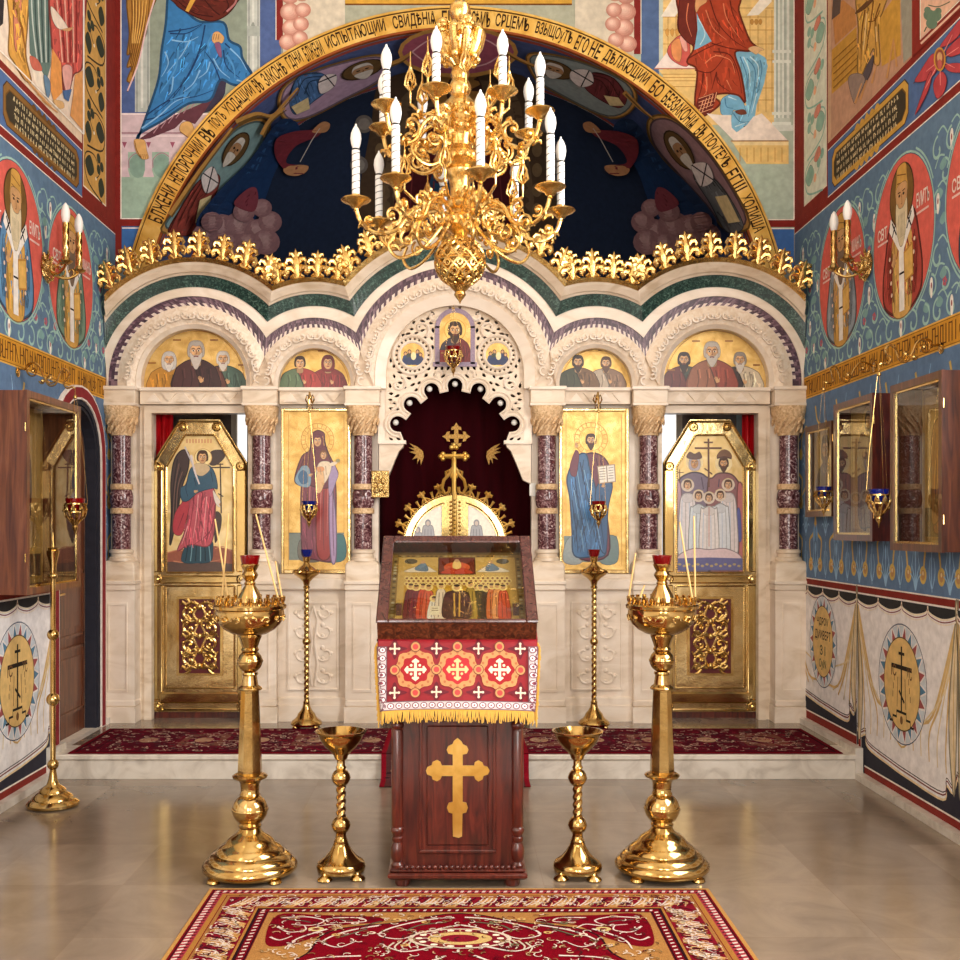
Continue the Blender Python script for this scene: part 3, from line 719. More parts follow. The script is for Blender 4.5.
    p.poly(z([(545,846),(892,846),(892,872),(570,872)]),(238,214,160)); p.poly(z([(565,872),(892,872),(892,985),(640,985)]),(230,196,124))
    for k in range(7): p.line(z([(600+42*k,885),(600+42*k,970)]),.8,(196,142,72),smooth=False)
    p.line(z([(545,846),(892,846)]),1,(180,120,70),smooth=False)
    R(740,164,798,219,(176,192,176))
    R(634,-60,641,54,(128,38,34)); p.line([(641,-60),(641,54)],.8,(236,226,214),smooth=False)
    R(575,-60,634,80,(206,196,176))
    for cx,cy,r in ((626,-4,9),(615,-6,8),(626,12,10),(614,10,8),(624,28,10),(613,24,8),(628,44,9),(616,40,8)):
        p.cloud(cx,cy,r,(186,128,112),(236,200,182))
    R(735,220,800,227,(126,34,28)); p.line([(735,219.6),(794,219.6)],1.0,(240,230,220),smooth=False); R(745,229,794,268,(60,100,160)); p.line([(745,228.6),(794,228.6)],1.0,(240,230,220),smooth=False)
    R(794.5,-60,804,268,(140,44,30)); p.line([(794,-60),(794,219)],1.1,(244,232,220),smooth=False)
    p.mb.build('seated_figure_mural',wb,'painted seated figure in russet cloak and pale blue robe, right of the arch')
mural_right()
def mural_top():
    p=Paint(surf_back,curved=7); p.rect(345,-60,575,30,(168,170,150)); p.rect(340,-10,572,3.5,(206,156,60)); p.rect(340,3.5,572,5.2,(110,66,20))
    p.mb.build('cloud_mural',wb)
mural_top()
# ---------------- arch soffit: saints in ovals
def soffit():
    p=Paint(surf_arch(RA,ZA),curved=9,dl=2.5e-4,base=2.5e-3)
    # ground: whole barrel, built in arch coordinates
    m=p.mb; n=160
    pts=[[(RA-8e-4)*math.cos(PI*k/n),y,ZA+(RA-8e-4)*math.sin(PI*k/n)] for k in range(n+1) for y in (YB+.005,YA-.005)]
    m.add(pts,[(2*k,2*k+1,2*k+3,2*k+2) for k in range(n)],'fresco',(72,86,132))
    for y in (YB+.03,YA-.03):
        pts=[[(RA-1.0e-3)*math.cos(PI*k/n),yy,ZA+(RA-1.0e-3)*math.sin(PI*k/n)] for k in range(n+1) for yy in (y-.02,y+.02)]
        m.add(pts,[(2*k,2*k+1,2*k+3,2*k+2) for k in range(n)],'fresco',(150,70,60))
    GO=(190,142,74)
    def saint(z,oval,ocol,halo,rot,body,robe,om,book):
        p.spl(z(oval),shade(GO,1)); c=(sum(x for x,y in oval)/len(oval),sum(y for x,y in oval)/len(oval))
        p.spl(z([(c[0]+(x-c[0])*.93,c[1]+(y-c[1])*.93) for x,y in oval]),ocol)
        p.spl(z(body),robe); p.folds(z(body),robe,14,ang=rot+PI/2,w=1.0,L=14)
        for k in range(3):
            q=[(x*(1-.2*k)+c[0]*.2*k,y*(1-.2*k)+c[1]*.2*k) for x,y in body[:3]]; p.line(z(q),1.0,shade(robe,.6))
        hx,hy,rx,ry=halo; w=z([(hx,hy),(hx+1,hy)]); k=w[1][0]-w[0][0]
        p.ell(w[0][0],w[0][1],rx*k,ry*k,(52,36,20),rot); p.ell(w[0][0],w[0][1],rx*k*.9,ry*k*.92,(96,72,40),rot)
        v=p.view(w[0][0],w[0][1],rx*k,ry*k,rot)
        v.ell(0,.05,.5,.6,(170,130,92)); v.spl([(-.5,0),(-.3,-.6),(.3,-.6),(.5,0),(.3,-.3),(-.3,-.3)],(210,204,196)); v.spl([(-.4,.3),(.4,.3),(.3,.8),(0,1.1),(-.3,.8)],(206,200,190))
        for sx in (-.2,.2): v.ell(sx,.0,.1,.07,(40,26,20))
        v.line([(0,0),(.04,.2),(-.04,.22)],.06,(120,80,50))
        p.spl(z(om),(226,216,214)); q=om
        for a,b in ((0,2),(1,3)):
            if b<len(q): p.line(z([q[a],((q[a][0]+q[b][0])/2,(q[a][1]+q[b][1])/2),q[b]]),1.2,(36,30,40))
        p.poly(z(book),(220,200,150)) if book else None
    z=Z(140,100,6)
    saint(z,[(130,790),(240,620),(400,370),(560,180),(700,110),(775,140),(760,240),(640,400),(500,590),(400,780)],(126,156,158),(575,295,58,120),.62,[(170,800),(250,640),(340,500),(430,440),(480,470),(440,600),(350,790)],(140,62,54),[(380,440),(440,400),(470,500),(400,560),(370,490)],[(360,600),(430,570),(400,700),(330,740)])
    z=Z(280,60,5.33)
    saint(z,[(-10,220),(60,110),(330,10),(560,-25),(560,90),(350,210),(150,310),(30,320)],(178,150,176),(440,52,120,46),-.32,[(50,200),(100,90),(220,70),(270,140),(180,220),(80,290)],(78,116,166),[(205,120),(240,80),(300,80),(290,140),(220,180)],[(60,250),(150,200),(160,260),(90,290)])
    z=Z(460,60,4.8)
    saint(z,[(330,-30),(560,0),(810,110),(840,220),(720,280),(480,170),(360,90)],(140,152,152),(450,45,100,42),.3,[(640,60),(740,90),(800,180),(760,230),(640,170),(590,110)],(120,54,58),[(540,50),(620,50),(640,110),(580,130),(530,90)],[(690,170),(760,180),(790,220),(720,220)])
    z=Z(620,100,6)
    saint(z,[(170,120),(280,95),(430,200),(610,420),(780,740),(640,780),(520,640),(330,430),(190,260)],(150,118,124),(355,300,62,140),-.62,[(440,450),(560,470),(660,590),(740,760),(640,790),(540,620)],(110,112,116),[(430,390),(520,380),(560,480),(490,520),(450,460)],[(570,580),(640,570),(720,730),(650,740)])
    p.ell(458,52,60,26,GO); p.ell(458,52,56,22,(160,84,104)); p.line([(412,52),(430,40),(458,36),(486,40),(504,52)],1.4,(222,176,184)); p.line([(412,52),(430,64),(458,68),(486,64),(504,52)],1.4,(222,176,184))
    for q in ([(236,122),(256,114),(272,116),(284,104),(298,88)],[(262,135),(270,120),(285,108)],[(385,66),(400,60),(412,52)],[(505,52),(520,60),(535,66)],[(624,92),(640,108),(652,118)],[(170,215),(200,170),(232,128)]):
        p.line(q,5,GO,2); p.line([(x+1.5,y+2) for x,y in q],2,shade(GO,.6),1)
    o=p.mb.build('soffit_mural',wb,'painted underside of the arch with four haloed saints in ovals')
soffit()
# ---------------- apse painting
def apse():
    p=Paint(surf_dome(RA,YA,ZA),curved=14,dl=3e-4,base=3e-3); p.outline=False
    # throne and figure behind the chandelier
    p.spl([(372,240),(372,120),(385,80),(440,68),(480,68),(530,80),(545,120),(545,240)],(78,60,44))
    p.spl([(392,240),(392,130),(410,90),(458,78),(510,90),(524,130),(524,240)],(104,84,62))
    for x in (380,537):
        for y in (110,130,150,170,190,210): p.ell(x,y,5,7,(120,98,70)); p.ell(x,y,2.5,4,(70,54,40))
    for x,y in ((364,124),(359,165),(548,124),(556,165)): p.ell(x,y,9,9,(112,104,98)); p.ell(x,y,6,6,(140,132,124)); p.ell(x,y,3,3,(96,88,84))
    p.spl([(400,240),(405,160),(430,110),(458,100),(490,110),(512,160),(516,240)],(74,22,28)); p.spl([(420,240),(440,150),(458,130),(470,150),(470,240)],(34,66,92))
    for k in range(5): p.line([(415+20*k,140),(412+22*k,180),(408+24*k,230)],1.4,(110,46,48))
    head(p,458,92,13,(60,40,28),(70,48,34),None,(150,110,56))
    # clouds and angels at both sides
    def side(sg):
        f=lambda x: x if sg>0 else 913-x
        g=lambda L:[(f(x),y) for x,y in L]
        p.spl(g([(196,225),(220,190),(250,160),(280,120),(300,130),(276,170),(258,215),(230,235)]),(26,54,96))
        for k in range(4): p.line(g([(226+10*k,200-10*k),(246+8*k,176-12*k),(270+6*k,140-6*k)]),1.6,(46,84,132))
        random.seed(3)
        for cx,cy,r in ((206,236,14),(222,228,15),(240,226,16),(258,232,14),(270,222,12),(266,242,14),(248,246,15),(230,246,14),(262,208,10),(244,212,11),(212,222,11)):
            p.cloud(f(cx),cy,r,(146,108,112),(196,162,160))
        p.spl(g([(234,204),(246,190),(256,188),(258,202),(252,212)]),(132,62,74))
        for k in range(3): p.line(g([(238+4*k,206),(248+3*k,196),(256,192)]),1,(96,34,48))
        p.spl(g([(276,140),(292,132),(312,130),(322,128),(318,136),(296,146),(286,162),(300,166),(304,174),(288,172),(276,158)]),(120,44,56))
        p.spl(g([(284,168),(296,165),(308,166),(306,172),(296,176),(286,174)]),(190,138,96)); p.spl(g([(312,132),(322,122),(330,124),(326,132)]),(190,138,96))
        p.line(g([(300,162),(312,140),(320,128)]),.8,(200,190,180),smooth=False)
    side(1); side(-1)
    p.mb.build('apse_mural',wa,'dark blue half dome painting with pink clouds and reaching angels')
apse()
# ================================================================ SIDE WALL PAINTING
YP=4.62   # the painted part of the side walls starts beyond the nave windows
BLUE=(98,126,160); RED=(132,42,34); WHITE=(240,232,220); OCH=(214,180,118)
def side_wall(sx, wall):
    X=sx*XW; sf=surf_wall(X); U=(lambda y:-y) if sx>0 else (lambda y:y)
    side='right' if sx>0 else 'left'
    doorhole = sx<0
    def strips(p, y0,y1,z0,z1,c):
        if y1>y0: p.rect(U(y0),z0,U(y1),z1,c)
    def span(p,z0,z1,c,ya=YN,yb=YB):
        # horizontal band, leaving the doorway free
        if doorhole and z0<2.46:
            strips(p,ya,min(yb,DY0-.005),z0,z1,c); strips(p,max(ya,DY1+.005),yb,z0,z1,c)
        else: strips(p,ya,yb,z0,z1,c)
    # ---- base bands
    p=Paint(sf,base=1e-4,dl=8e-6)
    for a,b,z in ((YN,YD,.04),(YD,YB,.19)):
        span(p,z,1.17,(240,236,234),a,b)
    span(p,1.13,1.17,RED); span(p,1.168,1.176,WHITE); span(p,1.122,1.13,WHITE)
    if doorhole:
        p.rect(U(YP),1.176,U(DY0-.005),2.43,BLUE); p.rect(U(DY1+.005),1.176,U(YB),2.43,BLUE)
        L=[q for q in door_loop(.004)]; arch=[q for q in L if q[1]>=1.9][1:]  # spandrels over the door arch
        tops=sorted([(a,b) for a,b in arch])
        for (a0,b0),(a1,b1) in zip(tops,tops[1:]): p.poly([(U(a0),b0),(U(a1),b1),(U(a1),2.43),(U(a0),2.43)],BLUE)
        p.rect(U(DY0-.005),2.0,U(DY0-.003),2.43,BLUE)
    else: span(p,1.176,2.43,BLUE,YP)
    strips(p,YP,YB,2.586,3.665,(98,126,154))
    strips(p,YP,YB,3.665,3.715,RED); strips(p,YP,YB,3.659,3.666,WHITE)
    YS=7.30
    strips(p,YP,YS,3.715,4.03,(84,112,160)); strips(p,YP,YS,3.715,3.722,WHITE); strips(p,YP,YS,4.03,4.075,RED); strips(p,YP,YS,4.024,4.03,WHITE)
    strips(p,YP,YS,4.075,ZC-.4,(228,204,176) if sx<0 else (206,172,140))
    strips(p,YS,YB,3.715,ZC-.4,RED)
    fc=(206,158,84) if sx<0 else (226,232,214)
    strips(p,YS+.02,YB-.22,3.80,ZC-.4,(240,226,204)); strips(p,YS+.03,YB-.23,3.81,ZC-.4,fc)
    p.mb.build('wall_ground_mural',wall)
    # ---- floral strip in the corner
    p=Paint(sf,base=1e-3); g=(54,58,44) if sx<0 else (150,190,172); st=(60,48,30) if sx<0 else (150,196,180)
    c0=U((YS+YB-.2)/2)
    for k in range(6):
        z=3.95+k*.3; s=1 if k%2 else -1
        p.line([(c0-s*.16,z-.15),(c0+s*.16,z-.08),(c0+s*.2,z+.08),(c0+s*.02,z+.13),(c0-s*.1,z+.05),(c0-s*.02,z-.02)],.014,st,.008)
        p.spl([(c0+s*.02,z+.02),(c0+s*.12,z-.04),(c0+s*.2,z+.03),(c0+s*.1,z+.1)],g)
        for a in range(3): p.ell(c0-s*.1+.045*math.cos(a*2.1),z+.10+.045*math.sin(a*2.1),.04,.034,g)
        if sx>0: p.ell(c0,z-.02,.03,.03,(240,190,150)); p.spl([(c0-.02,z+.12),(c0+.08,z+.17),(c0+.12,z+.11),(c0+.03,z+.08)],(214,140,120))
        else: p.ell(c0-s*.02,z-.02,.012,.012,(240,236,220)); p.spl([(c0-s*.12,z-.12),(c0-s*.2,z-.05),(c0-s*.14,z+.02),(c0-s*.07,z-.04)],g)
    p.mb.build('floral_strip_mural',wall)
    # ---- drapery dado
    p=Paint(sf,base=6e-4); p.dl=6e-6
    bays=[(6.77,5.42),(5.42,4.1),(8.02,6.77)] if sx>0 else [(6.84,5.60),(5.60,4.3)]
    for ya,yb in bays:
        dais = ya>7; zb=.25 if dais else .09; h0=zb+.16; cy=(ya+yb)/2; L=ya-yb
        # dark ground under the hem with the curved hem lines
        hem=[(yb,h0+.02),(yb+.05,h0-.05),(yb+.12,h0-.03),(yb+.16,h0-.11),(cy-.1,h0-.10),(cy+.15,h0-.085),(ya-.18,h0-.05),(ya-.14,h0+.02),(ya-.06,h0+.0),(ya,h0+.03)]
        hh=catmull(hem,5)
        p.poly([(U(ya),zb-.01),(U(yb),zb-.01)]+[(U(a),b) for a,b in hh],(46,46,58))
        p.line([(U(a),b+.006) for a,b in hh],.012,(236,214,170),smooth=False); p.line([(U(a),b+.03) for a,b in hh],.008,(120,40,40),smooth=False); p.line([(U(a),b+.045) for a,b in hh],.006,(60,40,48),smooth=False)
        strips(p,yb,ya,zb-.05 if not dais else .19,zb-.004,RED); strips(p,yb,ya,zb-.008,zb+.002,WHITE)
        # folds gathering at the ends of the bay
        for e,s in ((ya,-1),(yb,1)):
            for k in range(7):
                t=k/6
                p.line([(U(e),1.08),(U(e+s*(.03+.05*k)),.8-.05*k),(U(e+s*(.03+.095*k)),.62-.02*k-(.2*(1-t))),(U(e+s*(.02+.1*k)),h0+.03+.05*t)] if k<6 else [(U(e),1.08),(U(e+s*.12),.72),(U(e+s*L*.34),h0+.2),(U(cy),h0+.08)],.024 if k%2 else .014,OCH if k%2 else (226,206,164),.010)
            p.spl([(U(e-.012),1.09),(U(e+.012),1.09),(U(e+s*.09),.6),(U(e+s*.06),h0+.02),(U(e+s*.02),h0+.02)],(224,206,170))
            p.line([(U(e),1.08),(U(e+s*.04),.7),(U(e+s*.03),h0+.05)],.008,(196,160,100))
        for k in range(3): p.line([(U(cy-.18+.03*k),h0+.18-.02*k),(U(cy),h0+.06+.03*k),(U(cy+.18-.03*k),h0+.18-.02*k)],.012,OCH)
        n=4
        for k in range(n):
            a=yb+L*k/n; b=yb+L*(k+1)/n; c=(a+b)/2
            sc=[(a,1.12),(a+.07*L/n*1.0,1.085),(c,1.062),(b-.07*L/n,1.085),(b,1.12)]
            q=catmull(sc,5); p.poly([(U(x),y) for x,y in q],(46,46,48))
            for off,w,cc in ((-.004,.010,(244,232,206)),(-.018,.006,(130,44,44)),(-.030,.008,(240,228,210))):
                p.line([(U(x),y+off) for x,y in q],w,cc,smooth=False)
        # rayed medallion
        zm=.66 if not dais else .76; w=p.view(U(cy),zm,.33 if not dais else .27,-.335 if not dais else -.31)
        w.dl=1.5e-5
        w.ell(0,0,1.0,1.0,(70,84,110),n=40); w.ell(0,0,.98,.98,(236,230,226),n=40)
        for k in range(22):
            a=2*PI*k/22; c=(164,84,84) if k%2 else (86,130,160)
            w.poly([(.72*math.cos(a-.13),.72*math.sin(a-.13)),(.95*math.cos(a),.95*math.sin(a)),(.72*math.cos(a+.13),.72*math.sin(a+.13))],c)
            a+=PI/22; w.poly([(.97*math.cos(a-.11),.97*math.sin(a-.11)),(.76*math.cos(a),.76*math.sin(a)),(.97*math.cos(a+.11),.97*math.sin(a+.11))],(206,214,220))
        w.ell(0,0,.75,.78,(90,70,40),n=40); w.ell(0,0,.73,.76,(226,190,122),n=40)
        K=(34,28,24)
        if not dais:
            w.line([(0,-.62),(0,.45)],.055,K,smooth=False); w.line([(-.12,-.5),(.12,-.5)],.05,K,smooth=False)
            w.line([(-.42,-.27),(.42,-.27)],.075,K,smooth=False); w.line([(-.1,.12),(.12,.3)],.05,K,smooth=False)
            w.line([(-.5,.66),(-.36,.66),(-.36,.57),(-.2,.57),(-.2,.47),(.2,.47),(.2,.57),(.36,.57),(.36,.66),(.5,.66)],.045,K,smooth=False)
            w.ell(0,.6,.06,.07,(120,84,50))
            for sx2 in (-1,1):
                for k in range(3): w.line([(sx2*(.3+.03*k),-.12+.14*k),(sx2*(.3+.03*k),-.02+.14*k)],.025,(140,100,60),smooth=False)
                w.line([(sx2*.15,-.1),(sx2*.18,.4)],.025,(150,110,66),smooth=False)
            for k,(s2,xx) in enumerate((('IС',-.32),('ХС',.32))):
                vs,fs=text_mesh(s2); w.tris([(xx-.11+.22*x,-.1-.2*y) for x,y in vs],fs,(110,76,44))
        else:
            for s2,xx,yy,ww,hh2,cc in (('ЧДРОѴ',-.42,-.32,.84,.2,K),('ДМИВЕРТ',-.58,0,1.16,.24,K),('З I',-.2,.3,.4,.22,(60,70,50)),('ѸIN',-.25,.62,.5,.24,(50,74,50))):
                vs,fs=text_mesh(s2); w.tris([(xx+ww*x,yy-hh2*y) for x,y in vs],fs,cc)
    # step of the red band at the edge of the dais
    if sx>0:
        strips(p,YD-.02,YD+.05,.04,.25,(46,46,58)); strips(p,YD+.035,YD+.075,.04,.235,RED); strips(p,YD+.075,YD+.09,.04,.2,WHITE); strips(p,YD+.085,YD+.3,.04,.19,(206,198,188))
        strips(p,YD+.03,YD+.037,.09,.26,WHITE)
    p.mb.build('drapery_mural',wall,'painted white drapery dado with rayed medallions on the %s wall'%side)
    # ---- lower damask
    p=Paint(sf,base=6e-4); p.outline=False; p.dl=1.5e-6
    Yl,LB=(206,176,96),(150,190,222)
    def inhole(y,z): return doorhole and DY0-.18<y<DY1+.18 and z<2.4
    y=4.65+.03; k=0
    while y<8.0:
        for r,zb in enumerate((1.19,1.62,2.0)):
            if not inhole(y,zb+.3):
                f=lambda L:[(U(y+a),zb+b) for a,b in L]
                ok=lambda L:max(b for a,b in L)+zb<2.425
                for s in (-1,1):
                    if zb>1.99: p.line(f([(0,.36),(s*.04,.26),(s*.12,.21),(s*.11,.12),(s*.10,.06)]),.022,Yl,.014); p.ell(U(y+s*.095),zb+.05,.036,.042,Yl); p.line(f([(s*.2,.2),(s*.17,.3),(s*.19,.38)]),.012,LB,.005); break
                    p.line(f([(0,.40),(s*.04,.30),(s*.12,.25),(s*.11,.16),(s*.10,.10)]),.026,Yl,.016)
                    p.ell(U(y+s*.095),zb+.085,.042,.048,Yl); p.ell(U(y+s*.095),zb+.085,.024,.028,(184,140,92)); p.ell(U(y+s*.095),zb+.095,.010,.012,(222,200,150))
                    if zb+.62<2.42: p.line(f([(0,.38),(s*.02,.50),(s*.14,.58),(s*.2,.62)]),.014,Yl)
                    for q in ([(0,.0),(s*.03,.06),(s*.07,.09)],[(0,.03),(s*.03,.1),(s*.05,.14)],[(s*.2,.30),(s*.16,.36),(s*.13,.35)],[(s*.2,.34),(s*.16,.42),(s*.14,.41)],[(s*.2,.4),(s*.17,.48),(s*.15,.48)]):
                        p.line(f(q),.016,LB,.006)
                    p.line(f([(s*.06,.1),(s*.03,.2),(s*.05,.28)]),.007,LB); p.line(f([(s*.2,.02),(s*.17,.10),(s*.185,.18)]),.010,LB,.005); p.spl(f([(s*.02,.24),(s*.05,.29),(s*.02,.36),(s*.005,.30)]),(120,164,206))
                if zb>1.99: continue
                p.line(f([(0,0),(0,.22)]),.012,LB,.006,smooth=False); p.spl(f([(-.012,.2),(0,.24),(.012,.2),(0,.14)]),LB)
                p.line(f([(.205,.28),(.205,.52)]),.010,LB,smooth=False); p.spl(f([(.185,.46),(.205,.54),(.225,.46),(.205,.38)]),LB)
                p.line(f([(.205,0),(.215,.12),(.205,.24)]),.008,LB)
        y+=.41
    p.mb.build('damask_mural',wall)
    # ---- upper damask with saints in red roundels
    C=[6.09,7.05,5.13] if sx>0 else [6.19,7.10,5.28]
    p=Paint(sf,base=6e-4); p.outline=False; p.dl=1.5e-6; random.seed(11)
    T1=(158,196,188); ZM=3.135
    def free(y,z,g): return all(((y-c)/(.41+g))**2+((z-ZM)/(.445+g))**2>1 for c in C)
    yy=YP+.08
    while yy<7.95:
        for r in range(8):
            z=2.635+r*.138; y=yy+(.078 if r%2 else 0)
            if not free(y,z,.03) or z>3.6: continue
            s=1 if (r+int(yy*10))%2 else -1
            fr=[(a,b) for a,b in spiral(y,z,.070,.014,PI*.5,PI*.5+s*5.2,16)]
            p.line([(U(a),b) for a,b in fr],.013,T1,.019)
            p.line([(U(y),z+.085),(U(y+s*.06),z+.1),(U(y+s*.11),z+.05)],.010,T1)
            p.spl([(U(y+s*.02),z-.09),(U(y+s*.07),z-.06),(U(y+s*.10),z-.10),(U(y+s*.05),z-.12)],(126,166,166))
            if r%3==int(yy*5)%3:
                p.spl([(U(y-.018),z+.03),(U(y),z+.055),(U(y+.018),z+.03),(U(y+.01),z-.045),(U(y-.01),z-.045)],(240,236,226)); p.ell(U(y),z+.012,.007,.016,(150,50,54))
            elif r%3==1:
                for a in range(5): p.ell(U(y)+.016*math.cos(a*1.257),z+.016*math.sin(a*1.257),.010,.010,(190,96,110))
        yy+=.156
    for c in C:
        for k in range(4):
            a=[PI*.25,PI*.75,PI*1.25,PI*1.75][k]
            q=[(U(c)+(.41+.03)*math.cos(a+t*.35),ZM+(.445+.03)*math.sin(a+t*.35)) for t in (-1,-.5,0,.5,1)]
            p.line(q,.012,T1)
    p.mb.build('vine_damask_mural',wall)
    vests=[((170,70,60),(214,170,96)),((150,160,170),(206,160,84)),((90,120,150),(220,180,110)),((170,70,60),(206,160,84))] if sx>0 else [((96,140,180),(214,166,84)),((120,150,130),(206,160,84)),((170,80,70),(220,180,110)),((96,140,180),(214,166,84))]
    for i,c in enumerate(C):
        p=Paint(sf,base=9e-4); w=p.view(U(c),ZM,1,-1)
        w.ell(0,0,.425,.46,(160,196,186),n=44); w.ell(0,0,.413,.448,(60,84,110),n=44); w.ell(0,0,.408,.443,(216,100,88),n=44)
        rb,ep=vests[i]
        w.spl([(-.08,-.16),(.08,-.16),(.18,-.09),(.23,.05),(.27,.22),(.23,.36),(.0,.435),(-.23,.36),(-.27,.22),(-.23,.05),(-.18,-.09)],shade(rb,.7)); w.spl([(-.08,-.15),(.08,-.15),(.17,-.08),(.22,.05),(.26,.22),(.22,.355),(.0,.43),(-.22,.355),(-.26,.22),(-.22,.05),(-.17,-.08)],rb)
        w.spl([(-.12,-.02),(.12,-.02),(.13,.2),(.11,.42),(-.11,.42),(-.13,.2)],ep)
        w.folds([(-.15,-.05),(.15,-.05),(.24,.2),(.21,.34),(-.21,.34),(-.24,.2)],rb,26,w=.008,L=.2)
        w.folds([(-.10,.05),(.10,.05),(.11,.38),(-.11,.38)],ep,14,w=.007,L=.2)
        for k in range(4): w.line([(-.17+.015*k,.0+.02*k),(-.2+.02*k,.2),(-.17+.02*k,.34)],.008,shade(rb,.6)); w.line([(.17-.015*k,.0+.02*k),(.2-.02*k,.2),(.17-.02*k,.34)],.008,shade(rb,.6)); w.line([(-.09+.06*k,.1),(-.10+.065*k,.4)],.006,shade(ep,.65))
        for k in range(8): w.ell((-.17 if k%2 else .17)+.01*k*(1 if k%2 else -1)*.5,.05+.035*k,.012,.012,(236,206,180))
        om=(240,234,226)
        w.poly([(-.15,-.14),(-.02,-.02),(.02,-.02),(.15,-.14),(.17,-.07),(.035,.07),(.04,.41),(-.03,.41),(-.035,.07),(-.17,-.07)],om)
        for a,b in ((-.1,-.07),(.1,-.07)): w.line([(a-.03,b-.04),(a+.03,b+.04)],.012,(30,28,30),smooth=False); w.line([(a-.03,b+.04),(a+.03,b-.04)],.012,(30,28,30),smooth=False)
        w.line([(-.03,.2),(.035,.2)],.012,(30,28,30),smooth=False)
        w.ell(0,-.235,.165,.175,(74,50,26),n=32); w.ell(0,-.235,.155,.165,(120,88,44),n=32)
        sk=(204,158,110); bd=(222,206,170) if i%2==0 else (120,100,84)
        w.spl([(-.05,-.16),(.05,-.16),(.07,-.06),(-.07,-.06)],shade(sk,.8))
        w.spl([(-.075,-.23),(-.07,-.33),(-.06,-.39),(0,-.405),(.06,-.39),(.07,-.33),(.075,-.23)],(206,158,78) if i!=2 else (120,90,70))
        for k in range(3): w.line([(-.06,-.36+.05*k),(.06,-.33+.04*k)],.006,(120,80,40))
        w.spl([(-.065,-.29),(.065,-.29),(.07,-.19),(.04,-.12),(-.04,-.12),(-.07,-.19)],sk)
        w.spl([(-.07,-.2),(-.03,-.165),(.03,-.165),(.07,-.2),(.075,-.08),(.03,.03),(0,.05),(-.03,.03),(-.075,-.08)],bd)
        for k in range(5): w.line([(-.04+.02*k,-.13),(-.035+.018*k,0)],.005,shade(bd,.7))
        for s in (-1,1): w.ell(s*.028,-.235,.013,.008,(40,28,22)); w.line([(s*.05,-.255),(s*.012,-.252)],.007,(80,54,36))
        w.line([(0,-.24),(.007,-.19),(-.008,-.185)],.006,(140,90,58))
        w.poly([(.03,.09),(.15,.06),(.16,.24),(.04,.26)],(190,136,62)); w.poly([(.04,.1),(.14,.075),(.148,.23),(.05,.25)],(222,178,96))
        hand(w,-.11,.12,.04,.5,sk)
        vs,fs=text_mesh('СВТ'); w.tris([(-.34+.14*x,-.05-.07*y) for x,y in vs],fs,(244,226,214)); 
        vs,fs=text_mesh('ЕѴМТЪ' if i==0 else 'IѠАНЪ'); w.tris([(.2+.16*x,-.10-.08*y) for x,y in vs],fs,(244,226,214))
        for q in ((-.34,-.03),(.2,-.07)): w.line([(q[0],q[1]),(q[0]+.15,q[1])],.012,(236,196,186),smooth=False)
        p.mb.build('saint_roundel_mural',wall,'bearded bishop painted in a coral roundel')
    # ---- gold text frieze
    p=Paint(sf,base=1.2e-3); p.dl=1.5e-6
    strips(p,YP,YB,2.43,2.586,(206,146,48)); p.st[0]+=1e-4
    strips(p,YP,YB,2.43,2.437,(226,180,90)); strips(p,YP,YB,2.579,2.586,(226,180,90)); strips(p,YP,YB,2.572,2.575,(96,56,18)); strips(p,YP,YB,2.441,2.444,(96,56,18))
    p.st[0]+=1e-4; random.seed(5 if sx>0 else 6); y=YP+.02; D=(92,52,18)
    while y<7.9:
        w=random.choice((.028,.034,.04))
        p.line([(U(y),2.458),(U(y),2.558)],.011,D,smooth=False)
        k=random.randint(0,5)
        if k==0: p.line([(U(y),2.51),(U(y+w),2.51)],.008,D,smooth=False)
        elif k==1: p.line([(U(y),2.555),(U(y+w),2.46)],.009,D,smooth=False)
        elif k==2: p.line([(U(y),2.553),(U(y+w),2.553)],.008,D,smooth=False)
        elif k==3: p.line([(U(y),2.462),(U(y+w),2.462)],.008,D,smooth=False)
        elif k==4: p.line([(U(y),2.53),(U(y+w*.7),2.52),(U(y+w*.6),2.49),(U(y),2.48)],.008,D)
        if random.random()<.12: y+=.03
        y+=w
    p.mb.build('gold_text_frieze',wall,'gold painted band filled with dark Church Slavonic script')
    # ---- inscription plaque painted in the blue strip
    p=Paint(sf,base=1e-3); ya,yb=(7.22,6.0) if sx>0 else (7.24,6.02)
    def oct_(g,c): p.poly([(U(a),b) for a,b in ((ya-g-.05,3.745+g),(yb+g+.05,3.745+g),(yb+g,3.79+g),(yb+g,3.95-g),(yb+g+.05,3.995-g),(ya-g-.05,3.995-g),(ya-g,3.95-g),(ya-g,3.79+g))],c)
    oct_(0,(70,44,18)); oct_(.006,(206,160,72) if sx>0 else (140,100,50)); oct_(.035,(110,76,30)); oct_(.042,(62,54,40))
    for zz,s in ((3.995,1),(3.745,-1)):
        for k in range(5):
            a=(ya+yb)/2-.16+.08*k; p.spl([(U(a-.04),zz-s*.012),(U(a-.02),zz+s*.012),(U(a+.0),zz+s*(.026 if k==2 else .018)),(U(a+.02),zz+s*.012),(U(a+.04),zz-s*.012)],(206,160,72) if sx>0 else (110,76,36))
    random.seed(8)
    p.dl=1.5e-6
    for r in range(4):
        z=3.945-r*.047; y=ya-.1
        while y>yb+.14:
            L=random.uniform(.02,.09)
            n=max(1,int(L/.022))
            for j in range(n):
                a=y-.022*j
                p.line([(U(a),z-.026),(U(a),z)],.009,(224,206,160),smooth=False)
                if random.random()<.6: p.line([(U(a),z-.013*random.randint(0,2)),(U(a-.016),z-.013*random.randint(0,2))],.007,(224,206,160),smooth=False)
            y-=n*.022+.018
    p.mb.build('inscription_mural',wall,'dark inscription plaque painted in a gold frame on the %s wall'%side)
side_wall(-1,wl); side_wall(1,wr)
